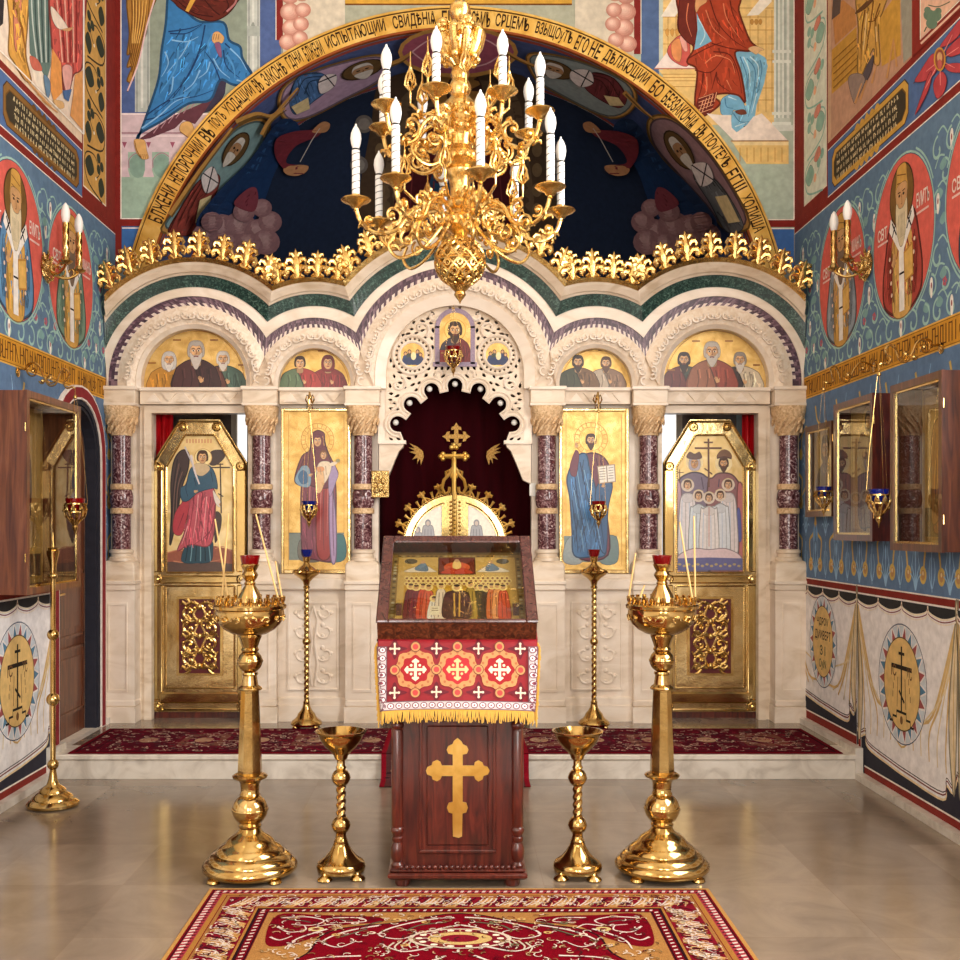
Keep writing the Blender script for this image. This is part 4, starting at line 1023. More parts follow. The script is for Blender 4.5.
# ---- upper scenes (traced on the walls)
def scene_left():
    p=Paint(surf_x(-XW),base=1.5e-3,dl=4e-5); z=Z(0,0,6.4)
    p.poly(z([(-200,-300),(520,-300),(530,0),(535,850),(0,315),(-200,130)]),(234,214,194))
    p.poly(z([(-40,-60),(30,-60),(20,150),(0,170),(-40,150)]),(50,44,46))
    p.spl(z([(50,-120),(180,-120),(176,150),(165,350),(200,520),(150,500),(90,400),(55,330),(60,150)]),(222,164,78)); p.spl(z([(90,-60),(140,-60),(130,200),(110,330),(90,250)]),(222,140,110))
    for k in range(7): p.line(z([(70+12*k,-20+30*k),(120+8*k,60+50*k)]),1,(150,96,40))
    p.poly(z([(178,-120),(335,-120),(330,200),(325,420),(300,510),(270,460),(190,340)]),(104,126,118))
    for k in range(6): p.line(z([(200+22*k,-60),(210+20*k,150),(240+14*k,400)]),1.3,(60,78,76) if k%2 else (196,206,196))
    p.poly(z([(170,340),(270,460),(330,640),(230,540)]),(240,226,206)); p.spl(z([(190,360),(240,380),(270,450),(210,440)]),(206,110,90))
    p.spl(z([(330,-120),(540,-120),(535,200),(525,430),(470,480),(440,590),(400,560),(395,430),(350,380),(330,250)]),(206,92,82))
    p.folds(z([(340,20),(520,0),(520,400),(440,560),(400,540),(340,260)]),(206,92,82),26,w=1.0,L=16,k=(.62,1.4))
    p.folds(z([(60,0),(170,0),(160,340),(180,480),(80,360)]),(222,164,78),18,w=.9,L=14)
    for k in range(6): p.line(z([(360+26*k,-40),(380+22*k,160),(400+18*k,400)]),1.4,(150,50,48) if k%2 else (236,170,150))
    p.spl(z([(330,40),(420,150),(430,190),(370,180),(335,120)]),(236,216,196)); p.spl(z([(395,190),(430,180),(470,175),(440,200)]),(214,160,110))
    p.poly(z([(335,310),(390,400),(400,590),(345,650),(320,560)]),(230,156,84)); p.poly(z([(480,480),(530,450),(535,840),(450,740),(470,600)]),(226,160,96))
    p.spl(z([(400,430),(460,430),(450,560),(420,580)]),(230,170,160)); p.poly(z([(400,580),(460,570),(440,650),(410,630)]),(80,110,156))
    p.spl(z([(280,480),(320,520),(320,600),(300,620)]),(110,140,166)); p.spl(z([(340,640),(400,650),(410,690),(370,690)]),(220,176,120))
    for k in range(6): p.line(z([(120+30*k,440+40*k),(170+40*k,520+40*k)]),1.2,(206,150,90))
    p.line(z([(536,-120),(536,860)]),1.6,(246,238,226),smooth=False); p.line(z([(0,322),(536,860)]),1.2,(246,238,226),smooth=False)
    p.mb.build('scene_mural',wl,'painted group of robed figures in yellow, grey green and rose')
def scene_right():
    p=Paint(surf_x(XW),base=1.5e-3,dl=4e-5); z=Z(800,0,6)
    p.poly(z([(185,830),(185,-300),(680,-300),(680,330)]),(196,152,124))
    p.poly(z([(190,300),(340,160),(345,430),(190,565)]),(200,150,62)); p.poly(z([(190,40),(260,0),(330,60),(340,150),(210,270)]),(196,136,78)); p.poly(z([(200,-60),(250,-60),(240,80),(190,120)]),(96,80,74))
    p.poly(z([(470,110),(600,-60),(605,330),(490,400)]),(206,156,66)); p.poly(z([(600,-100),(670,-100),(670,330),(620,380)]),(160,156,140))
    p.spl(z([(345,-60),(520,-60),(500,60),(470,150),(480,370),(445,380),(440,290),(370,450),(345,420),(350,180)]),(214,164,80))
    p.folds(z([(350,0),(500,0),(470,180),(440,360),(380,430),(350,400)]),(214,164,80),24,w=.9,L=12)
    for q in ([(390,60),(370,200),(365,400)],[(440,0),(420,160),(390,330)],[(480,20),(450,130),(460,340)],[(410,130),(450,120),(480,60)]): p.line(z(q),1.3,(126,80,30),.5)
    for q in ([(400,80),(390,200),(380,300)],[(455,160),(460,250)]): p.line(z(q),1.2,(240,206,140))
    p.spl(z([(330,80),(400,10),(440,0),(380,60)]),(110,74,44)); p.spl(z([(380,440),(440,330),(430,420),(390,500)]),(90,80,86)); p.spl(z([(290,470),(350,440),(390,480),(340,600),(320,610)]),(150,130,120))
    for q in ([(430,500),(460,380)],[(330,620),(370,500)],[(360,600),(400,480)],[(520,470),(560,240)],[(580,400),(560,230)]): p.line(z(q),2.2,(206,152,96),1,smooth=False)
    for k in range(5): p.line(z([(200,360+42*k),(340,230+40*k)]),.8,(140,96,36),smooth=False)
    # red frame and pink leaf panel
    p.poly(z([(672,345),(672,-300),(722,-300),(722,240),(960,0),(960,60)]),(140,44,34)); p.poly(z([(722,236),(722,-300),(1500,-300),(1500,-480),(960,-8)]),(236,190,162)); p.line(z([(722,-200),(722,238),(960,0)]),1.2,(246,236,220),smooth=False)
    p.line(z([(725,262),(960,35)]),2,(232,196,170),smooth=False)
    for cx,cy,r in ((775,90,34),(815,95,34),(790,140,34),(765,60,20),(830,66,20)): q=z([(cx,cy),(cx+r,cy)]); p.ell(q[0][0],q[0][1],q[1][0]-q[0][0],q[1][0]-q[0][0],(108,134,112))
    p.line(z([(770,30),(830,40),(900,10)]),1,(90,100,80)); p.line(z([(760,160),(745,190)]),1.2,(90,100,80))
    # six winged seraph in the blue strip
    R2=(190,72,78)
    for q in ([(840,280),(910,180),(960,120),(960,200),(900,260)],[(880,300),(980,210),(1020,260),(980,310),(900,340)],[(870,390),(960,380),(985,430),(900,430)],[(820,400),(780,420),(680,500),(720,460),(780,360)],[(800,320),(720,430),(690,490),(760,480),(820,420)],[(790,430),(770,540),(690,690),(740,540),(770,450)],[(850,430),(880,480),(860,560),(820,590),(800,500)]):
        p.spl(z(q),R2); c=(sum(a for a,b in q)/len(q),sum(b for a,b in q)/len(q)); p.line(z([(840,360),((840+c[0])/2,(360+c[1])/2),c]),1.2,(232,140,136),.5)
    w=z([(838,355),(878,355)]); p.ell(w[0][0],w[0][1],6,12,(206,150,64)); p.ell(w[0][0],w[0][1],4.6,10,(150,80,60)); p.ell(w[0][0],w[0][1]-2,2.6,5,(220,170,120)); p.ell(w[0][0],w[0][1]+5,2.2,5,(196,96,90))
    p.mb.build('scene_mural',wr,'painted scene with ochre robed figure above the plaque, red winged seraph beside it')
scene_left(); scene_right()
# ---------------- baseboards and door
for sx,nm in ((-1,'left'),(1,'right')):
    m=MB(); a,b=(2.425,XW) if sx>0 else (-XW,-2.425)
    m.box(a,b,YN,YD,0,.042,'step_marble')
    if sx>0: m.box(a,b,YD,YB,0,.19,'step_marble')
    else: m.box(a,b,YD,DY0,0,.19,'step_marble'); m.box(a,b,DY1+.15,YB,0,.19,'step_marble'); m.box(a,b,DY0,DY1+.15,0,ZD,'step_marble')
    struct('baseboard_'+nm,m)
def left_door():
    m=MB(); xd=-XW-.07; cy=(DY0+DY1)/2
    L=door_loop(-.002)
    m.prism(L,xd,xd-.05,'brown_wood',axis='x',holes=[[(DY0+.1,1.3),(DY1-.1,1.3),(DY1-.1,2.0),(cy,2.14),(DY0+.1,2.0)]])
    m.prism([(DY0+.1,1.3),(DY1-.1,1.3),(DY1-.1,2.0),(cy,2.14),(DY0+.1,2.0)],xd-.02,xd-.03,'dark_interior',axis='x')
    for a,b,c,d in ((DY0+.1,DY1-.1,.32,.72),(DY0+.1,DY1-.1,.82,1.22)):
        m.box(xd,xd+.012,a,b,c,d,'brown_wood'); m.box(xd+.012,xd+.02,a+.05,b-.05,c+.05,d-.05,'brown_wood')
        for e,f,g,h in ((a-.02,a,c-.02,d+.02),(b,b+.02,c-.02,d+.02),(a-.02,b+.02,c-.02,c),(a-.02,b+.02,d,d+.02)): m.box(xd,xd+.022,e,f,g,h,'brown_wood')
    m.box(xd,xd+.02,cy-.015,cy+.015,1.3,2.1,'brown_wood')
    o=m.build('door_1'); o['kind']='structure'; o['label']='brown panelled wooden door in the left wall'
    h=MB(); h.tube([(xd,DY0+.07,1.1),(xd+.05,DY0+.07,1.1),(xd+.05,DY0+.16,1.1)],.01,'brass'); h.build('door_handle',o)
    # dark reveal and red arched surround with white edges
    t=MB()
    def ring(g0,g1,x0,x1,mat,col):
        a=door_loop(g0)[:]; b=door_loop(g1)[:]
        A=[a[0]]+[a[-1]]+a[3:-1][::-1]+[a[2],a[1]]; B=[b[0]]+[b[-1]]+b[3:-1][::-1]+[b[2],b[1]]
        v=[]
        for p,q in zip(A,B): v+=[(x0,p[0],p[1]),(x0,q[0],q[1]),(x1,q[0],q[1]),(x1,p[0],p[1])]
        f=[]
        for i in range(len(A)-1):
            for k in range(4): f.append((4*i+k,4*i+(k+1)%4,4*i+4+(k+1)%4,4*i+4+k))
        t.add(v,f,mat,col)
    ring(-.003,.02,-XW-.068,-XW+.01,'fresco',(44,44,54)); ring(.02,.055,-XW+.003,-XW+.02,'fresco',(44,44,54))
    ring(.055,.068,-XW+.003,-XW+.03,'fresco',(240,228,218)); ring(.068,.135,-XW+.003,-XW+.032,'fresco',(140,44,50)); ring(.135,.148,-XW+.003,-XW+.03,'fresco',(240,228,218))
    o=t.build('trim_2'); o['kind']='structure'
left_door()
# ================================================================ MARBLE ALTAR SCREEN
scr=thing('altar_screen','cream marble altar screen of five scalloped arches with gilded crest, spanning the raised dais','altar screen',(0,YI+.1,ZD))
OFF=Vector((0,YI+.1,ZD))
def part(mb,name,parent=scr,label=None,off=OFF,kind=None):
    mb.v=[(a-off.x,b-off.y,c-off.z) for a,b,c in mb.v]
    return mb.build(name,parent,label,kind=kind)
ARC=[(193,381,[53,57,75.5,85,95,107,120,124]),(314,384,[36.5,40,56.5,66.5,79,91,103,107]),(455,374,[69.3,80,97.5,107.5,117,129,141,145.5]),
     (596,384,[36.5,40,56.5,66.5,79,91,103,107]),(717,381,[53,57,75.5,85,95,107,120,124])]
SPR=388.0; XL,XR=104.0,806.0
def isect(a,b,k):
    (x1,y1,r1),(x2,y2,r2)=(a[0],a[1],a[2][k]),(b[0],b[1],b[2][k])
    d=math.hypot(x2-x1,y2-y1)
    if r1+r2<=d: return None
    t=(d*d+r1*r1-r2*r2)/(2*d); h=math.sqrt(max(0,r1*r1-t*t)); ux,uy=(x2-x1)/d,(y2-y1)/d
    p=(x1+ux*t+uy*h, y1+uy*t-ux*h)
    return p if p[1]<SPR else None
def path(i,k,N=40):
    cx,cy,R=ARC[i][0],ARC[i][1],ARC[i][2][k]
    def end(sg):
        j=i+sg
        if 0<=j<5:
            q=isect(ARC[i],ARC[j],k) if sg>0 else isect(ARC[j],ARC[i],k)
            if q: return q,None
        else:
            lim=XL if sg<0 else XR
            if (cx-R<lim) if sg<0 else (cx+R>lim):
                return (lim,cy-math.sqrt(R*R-(cx-lim)**2)),None
        return (cx+sg*R,cy),(cx+sg*R,SPR)
    (l,ls),(r,rs)=end(-1),end(1)
    a0=math.atan2(cy-l[1],l[0]-cx); a1=math.atan2(cy-r[1],r[0]-cx)
    pts=[(cx+R*math.cos(a0+(a1-a0)*t/N),cy-R*math.sin(a0+(a1-a0)*t/N)) for t in range(N+1)]
    return [ls or l]+pts+[rs or r]
def W(pts,Y): return [(xi(x,Y),zi(y,Y)) for x,y in pts]
def band(ks,y0,y1,name,mat,yin=None,label=None,arches=range(5)):
    for i in arches:
        m=MB(); m.sector(W(path(i,ks[0]),y0),W(path(i,ks[1]),y0),y0,y1,mat,yin=yin,smooth=False); part(m,name,label=label)
Y0=YI+.05
# scalloped slab behind the bands, with the five arch openings
top=[]
for i in range(5): top+=path(i,6)[1:-1]
low=[]
for i in range(5):
    q=path(i,0); low+=q[::-1] if False else q
out=[(XL,SPR)]+low+[(XR,SPR)]+top[::-1]
m=MB(); m.prism(W(out,Y0),Y0,Y0+.17,'marble'); part(m,'arcade_wall')
band((0,1),Y0-.03,Y0+.01,'inner_moulding','marble_pale',Y0-.005)
for i in range(5):
    m=MB(); a=path(i,1); b=path(i,2); mid=[((p[0]+q[0])/2,(p[1]+q[1])/2) for p,q in zip(a,b)]
    m.sector(W(a,Y0-.02),W(mid,Y0-.05),Y0-.05,Y0+.005,'marble_carved',yin=Y0-.02); m.sector(W(mid,Y0-.05),W(b,Y0-.02),Y0-.02,Y0+.005,'marble_carved',yin=Y0-.05)
    # carved foliage along the archivolt
    cx,cy,R=ARC[i][0],ARC[i][1],(ARC[i][2][1]+ARC[i][2][2])/2; n=int(R*PI/7.5); hw=(ARC[i][2][2]-ARC[i][2][1])*.36
    for k in range(n):
        an=PI*(k+.5)/n; ca,sa=math.cos(an),math.sin(an); s=1 if k%2 else -1
        P=lambda u,v,d:(xi(cx+(R+u)*ca-v*sa,Y0-.03),Y0-.05-d,zi(cy-(R+u)*sa-v*ca,Y0-.03))
        L=spiral(0,0,hw*.9,hw*.2,s*PI*.5,s*PI*.5+s*4.0,9)
        m.tube([P(u,v,.004) for u,v in L],[.008]*9+[.012],'marble_pale',5)
    part(m,'carved_archivolt')
# mosaic: purple tesserae stepped into cream
for i in range(5):
    m=MB(); NN=int(ARC[i][2][3]*PI/9.5)*4; a=path(i,2,NN); b=path(i,3,NN); random.seed(i)
    for k in range(len(a)-1):
        for r in range(3):
            t0,t1=r/3,(r+1)/3
            q=[(a[k][0]+(b[k][0]-a[k][0])*t0,a[k][1]+(b[k][1]-a[k][1])*t0),(a[k][0]+(b[k][0]-a[k][0])*t1,a[k][1]+(b[k][1]-a[k][1])*t1),(a[k+1][0]+(b[k+1][0]-a[k+1][0])*t1,a[k+1][1]+(b[k+1][1]-a[k+1][1])*t1),(a[k+1][0]+(b[k+1][0]-a[k+1][0])*t0,a[k+1][1]+(b[k+1][1]-a[k+1][1])*t0)]
            pur=(r==2) or (r==1) or (r==0 and (k//2)%2==0)
            if k in (0,len(a)-2): pur=True
            c=random.choice(((78,54,68),(98,70,84),(64,42,56),(126,100,110))) if pur else (226,208,196)
            m.add([(*(lambda w:(w[0],Y0-.012,w[1]))(W([p],Y0-.012)[0]),) for p in q],[(0,1,2,3)],'tesserae',c)
    m.sector(W(a,Y0-.01),W(b,Y0-.01),Y0-.01,Y0+.005,'marble_pale')
    part(m,'mosaic_band',label='purple and cream stepped mosaic band')
band((3,4),Y0-.022,Y0+.01,'arch_fascia','marble_pale')
band((4,5),Y0-.06,Y0+.01,'green_band','green_marble',Y0-.03,'dark green marble band')
for i in range(5):
    m=MB(); A=path(i,5); B=path(i,6)
    L=lambda t:[(p[0]+(q[0]-p[0])*t,p[1]+(q[1]-p[1])*t) for p,q in zip(A,B)]
    ys=[Y0-.065,Y0-.085,Y0-.10,Y0-.14,Y0-.155]; ts=[0,.25,.3,.75,1]
    for j in range(4): m.sector(W(L(ts[j]),ys[j+1] if j!=1 else ys[j]),W(L(ts[j+1]),ys[j+1]),ys[j+1],Y0+.02,'marble',yin=ys[j])
    part(m,'cornice')
    m=MB(); y=Y0-.18; m.sector(W(path(i,6),y),W(path(i,7),y),y,Y0+.05,'gilding',yin=y+.02); part(m,'gilded_rail',label='gilded rail along the scalloped top')
# ---- gilded acanthus crest
def leaf_mesh():
    m=MB(); g='gilding'
    m.tube([(0,.0,0),(0,-.006,.03),(0,-.010,.07),(0,-.006,.115),(0,.0,.150)],[.016,.022,.024,.017,.001],g,8,flat=.6)
    for s in (-1,1):
        m.tube([(s*.010,-.004,.028),(s*.032,-.012,.052),(s*.054,-.014,.050),(s*.064,-.016,.034),(s*.056,-.020,.020),(s*.044,-.018,.026)],[.012,.016,.016,.014,.012,.008],g,7)
        m.sphere((s*.050,-.020,.034),.011,g,7)
        m.tube([(s*.008,-.004,.068),(s*.030,-.010,.092),(s*.050,-.012,.092),(s*.058,-.014,.078),(s*.049,-.016,.068)],[.012,.016,.015,.011,.006],g,7)
        m.tube([(s*.006,-.003,.10),(s*.020,-.007,.122),(s*.034,-.008,.124),(s*.038,-.008,.113)],[.010,.013,.010,.005],g,7)
        m.tube([(s*.010,-.002,.0),(s*.026,-.008,.012),(s*.042,-.010,.006)],[.012,.013,.006],g,6)
    return m
lm=leaf_mesh().build('crest_leaf'); lm.parent=scr
leaves=[]
for i,(nn,lo,hi) in enumerate(((8,.06,.95),(4,.09,.92),(10,.05,.95),(4,.08,.91),(8,.05,.94))):
    q=path(i,7)[1:-1]
    for k in range(nn):
        t=lo+(hi-lo)*k/(nn-1); f=t*(len(q)-1); j=min(int(f),len(q)-2); u=f-j
        leaves.append((q[j][0]+(q[j+1][0]-q[j][0])*u, q[j][1]+(q[j+1][1]-q[j][1])*u, ARC[i]))
for n,(x,y,a) in enumerate(leaves):
    o=lm if n==0 else lm.copy()
    if n: COL.objects.link(o); o.parent=scr
    w=at(x,y,Y0-.155)-OFF; o.location=w-Vector((0,0,.004))
    tl=math.atan2(x-a[0],a[1]-y)*.45; o.rotation_euler=(0,tl,0); s=1.22+.06*math.sin(n*2.3); o.scale=(s*.95,s,s*1.10)
# ---- fretwork arch filling
def fretwork():
    m=MB(); Y=Y0+.05; cx,cy,R=455,374,69.6
    lobes=[(397.8,424,9),(411.5,404.5,9),(431.5,390.5,8.6),(455,385.5,8.6),(478.5,390.5,8.6),(498.5,404.5,9),(512.2,424,9)]
    outl=[(386,443)]
    edge=[]
    for x,y,r in lobes:
        d=math.atan2(448-y,455-x)
        arcp=[(x+r*math.cos(d+math.radians(55)+math.radians(250)*k/14),y+r*math.sin(d+math.radians(55)+math.radians(250)*k/14)) for k in range(15)]
        edge+=arcp
    cus=[(403,442)]+edge+[(507,442)]
    outl+=cus+[(524,443),(524.3,374)]+[(cx+R*math.cos(math.radians(a)),cy-R*math.sin(math.radians(a))) for a in range(4,178,4)]+[(385.7,374)]
    holes=[]
    # dots round the two roundels
    for rx in (412.5,497.5):
        for k in range(22): holes.append(circ(rx+16.2*math.cos(2*PI*k/22),355+16.2*math.sin(2*PI*k/22),1.25,6))
    random.seed(2); used=[]
    def seg(px,py): return min(math.hypot(px-a,py-b) for a,b in cus)
    j=0
    for it in range(5200):
        x=random.uniform(387,455.0); y=random.uniform(306,440)
        if math.hypot(x-cx,y-cy)>R-3.4 and y<374: continue
        if x<389.4: continue
        if math.hypot(x-412.5,y-355)<21.0 or (abs(x-455)<22 and 309<y<367) : continue
        if y>374 and x>403 and y>425: continue
        inside=any(math.hypot(x-a,y-b)<r+5.6 for a,b,r in lobes)
        if inside or seg(x,y)<5.8 or (math.hypot(x-455,y-448)<52): continue
        if any(math.hypot(x-a,y-b)<5.5 for a,b in used) or x>453.2: continue
        used.append((x,y)); an=math.atan2(y-355,x-412.5)+PI/2+random.uniform(-.9,.9); L=random.uniform(2.2,3.2); wd=random.uniform(1.2,1.6)
        c,s=math.cos(an),math.sin(an)
        h=[(x+u*c-v*s,y+u*s+v*c) for u,v in ((-L,0),(-L*.4,-wd),(L*.4,-wd*.9),(L,0),(L*.3,wd*.7),(-L*.4,wd))]
        holes.append(h); holes.append([(910-a,b) for a,b in h][::-1])
    m.prism(W(outl,Y),Y,Y+.05,'marble',holes=[W(h,Y) for h in holes])
    # raised moulding following the foiled edge and the round frame
    m.tube([(xi(x,Y),Y-.004,zi(y,Y)) for x,y in [(455+(x-455)*1.0,y) for x,y in cus]],.010,'marble_pale',6)
    for off in (3.6,):
        for x,y,r in lobes:
            d=math.atan2(448-y,455-x); m.tube([(xi(x+(r+off)*math.cos(d+1.25+3.8*k/14),Y),Y-.003,zi(y+(r+off)*math.sin(d+1.25+3.8*k/14),Y)) for k in range(15)],.008,'marble_pale',6)
    for rx in (412.5,497.5):
        for rr,w in ((13.3,.012),(19.2,.011)): m.tube([(xi(rx+rr*math.cos(2*PI*k/28),Y),Y-.006,zi(355+rr*math.sin(2*PI*k/28),Y)) for k in range(28)],w,'marble_pale',6,closed=True)
    # scrolls of foliage in relief
    for s in (-1,1):
        for (a,b,r0,r1,st,tw) in ((398,384,9,2,-1.2,5.2),(421,329,9,2,1.0,-5.0),(440,374,5,1.5,2.5,4.5),(393,404,6,1.5,1.8,-4.6),(398,338,6,1.6,3.0,4.2),(433,316,5,1.5,0.2,4.6)):
            q=spiral(a,b,r0,r1,st,st+tw,14); q=[(x if s<0 else 910-x,y) for x,y in q]
            m.tube([(xi(x,Y),Y-.004,zi(y,Y)) for x,y in q],.0105,'marble_pale',6)
    part(m,'fretwork_arch',label='cream pierced marble tracery with seven foiled lobes')
    for x,y,r in lobes:
        b=MB(); p=at(x+(0 if abs(x-455)<2 else (2 if x>455 else -2)),y-1.5,Y+.05); b.sphere((p.x,p.y,p.z),.022,'switch_plastic',12); b.lathe([(.0,.0),(.014,.0),(.014,.05),(0,.05)],'dark_interior',(p.x,p.y+.0,p.z),10,axis='y') ; part(b,'spot_bulb')
    # violet mosaic border of the middle icon
    b=MB(); y=Y-.012
    for k,(x0,x1,y0,y1) in enumerate(((435,439.5,326,364),(470.5,475,326,364),(433,477,362,366.5))):
        b.box(xi(x0,y),xi(x1,y),y,y+.02,zi(y1,y),zi(y0,y),'tesserae',(150,130,150))
    A=[(455+20*math.cos(math.radians(a)),328-20*math.sin(math.radians(a))) for a in range(0,181,10)]; B=[(455+15.5*math.cos(math.radians(a)),328-15.5*math.sin(math.radians(a))) for a in range(0,181,10)]
    b.sector(W(B,y),W(A,y),y,y+.02,'tesserae',(150,130,150)); part(b,'mosaic_border',label='violet mosaic border round the small arched icon')
fretwork()
for s in (-1,1):   # plain jamb strips beside the tracery
    m=MB(); Y=Y0+.06; X=sorted((xi(455+s*68.5,Y),xi(455+s*77,Y))); m.box(X[0],X[1],Y,Y+.06,zi(444,Y),zi(388,Y),'marble_pale'); part(m,'jamb_strip')
# brackets below the fretwork
for s in (-1,1):
    m=MB(); f=lambda x: x if s<0 else 910-x; Y=Y0+.05
    q=[(379,443.5),(404,443.5),(403,447),(399,451),(395,460),(391,470),(387,480),(379,484)]
    m.prism(W([(f(x),y) for x,y in q],Y),Y,Y+.08,'marble'); m.box(min(xi(f(378),Y),xi(f(406),Y)),max(xi(f(378),Y),xi(f(406),Y)),Y-.02,Y+.08,zi(444,Y),zi(440.5,Y),'marble_pale'); part(m,'bracket')
# ---- columns, piers
PX=[121.6,261.6,363.2,546.8,648.4,788.4]
def pier(px):
    Yc=YI+.10; X=xi(px,Yc); k=Yc/F; z=lambda y: zi(y,Yc)
    hw=17.2*k
    # the outermost ones meet the walls
    m=MB()
    m.cbox(X-hw*1.0,X+hw*1.0,YI+.005,YI+.24,z(404.5),z(391),'marble',.006); m.cbox(X-hw*1.08,X+hw*1.08,YI-.01,YI+.24,z(391.5),z(387.6),'marble_pale',.005); m.cbox(X-hw*1.03,X+hw*1.03,YI-.0,YI+.24,z(407),z(404),'marble_pale',.004)
    part(m,'impost')
    m=MB(); rings=[]
    for y,r,e in ((407,16.2,.25),(413,16.0,.3),(420,14.6,.45),(428,11.8,.8),(434,10.6,1.0),(436,10.4,1.0)):
        ring=[]
        for j in range(32):
            a=2*PI*j/32; c_,s_=math.cos(a),math.sin(a); q=(abs(c_)**(2/max(e*2,.35))+abs(s_)**(2/max(e*2,.35)))**(-max(e*2,.35)/2) if e<1 else 1
            q=min(q,1.38); ring.append((X+r*k*c_*q,Yc+r*k*s_*q,z(y)))
        rings.append(ring)
    m.loft(rings[::-1],'capital_carved',None,True)
    for j in range(7):
        a=PI+PI*j/6
        for yy,rr in ((418,15.0),(426,12.6)):
            m.tube([(X+rr*k*math.cos(a+.12*t),Yc+rr*k*math.sin(a+.12*t)*1.05,z(yy+3-2.2*t)) for t in (-2,-1,0,1,2)],[.006,.01,.012,.01,.006],'capital_carved',5)
    part(m,'capital',label='carved sandy capital')
    m=MB(); r=9.1*k
    m.lathe([(r,z(484.5)),(r*1.0,z(436))],'red_marble',(X,Yc,0),28); m.lathe([(r,z(552)),(r,z(513))],'red_marble',(X,Yc,0),28)
    m.lathe([(r*1.02,z(508.5)),(r*1.2,z(505)),(r*1.28,z(499)),(r*1.2,z(493)),(r*1.02,z(489.5))],'red_marble',(X,Yc,0),28)
    part(m,'column_shaft',label='purple red veined marble column shaft with a swelling knot')
    for (a,b) in ((484,490),(508,514)):
        m=MB(); m.lathe([(r*1.0,z(b)),(r*1.2,z(b-.5)),(r*1.22,z((a+b)/2)),(r*1.2,z(a+.5)),(r*1.0,z(a))],'capital_carved',(X,Yc,0),28); part(m,'column_ring')
    m=MB(); m.lathe([(r*1.45,z(561)),(r*1.4,z(558)),(r*1.18,z(556.5)),(r*1.16,z(553.5)),(r*1.3,z(552.5)),(r*1.28,z(550)),(r*1.0,z(549))],'marble',(X,Yc,0),28)
    R=[]
    for y,h in ((581,17),(566,16.8),(563,15.8),(561,13.5),(560,11)): R.append(rrect(X-h*k,X+h*k,Yc-h*k*.8,Yc+.1,.012,z(y)))
    m.loft(R,'marble',None,False); part(m,'column_base')
    m=MB()
    m.cbox(X-hw*1.06,X+hw*1.06,YI-.012,YI+.24,z(584),z(580),'marble_pale',.006); m.cbox(X-hw*1.02,X+hw*1.02,YI-.004,YI+.24,z(590),z(584),'marble_pale',.008)
    m.box(X-hw*.97,X+hw*.97,YI+.012,YI+.24,z(698),z(590),'marble_pale')
    for a,b,c,d in ((-.55,-.49,602,690),(.49,.55,602,690),(-.49,.49,602,604.5),(-.49,.49,687.5,690)): m.box(X+hw*a,X+hw*b,YI+.004,YI+.02,z(d),z(c),'marble_pale')
    m.cbox(X-hw*1.0,X+hw*1.0,YI+.004,YI+.24,z(705),z(698),'marble_pale',.01); m.box(X-hw*1.04,X+hw*1.04,YI-.004,YI+.24,ZD,z(705),'marble_pale')
    part(m,'pedestal')
for px in PX: pier(px)
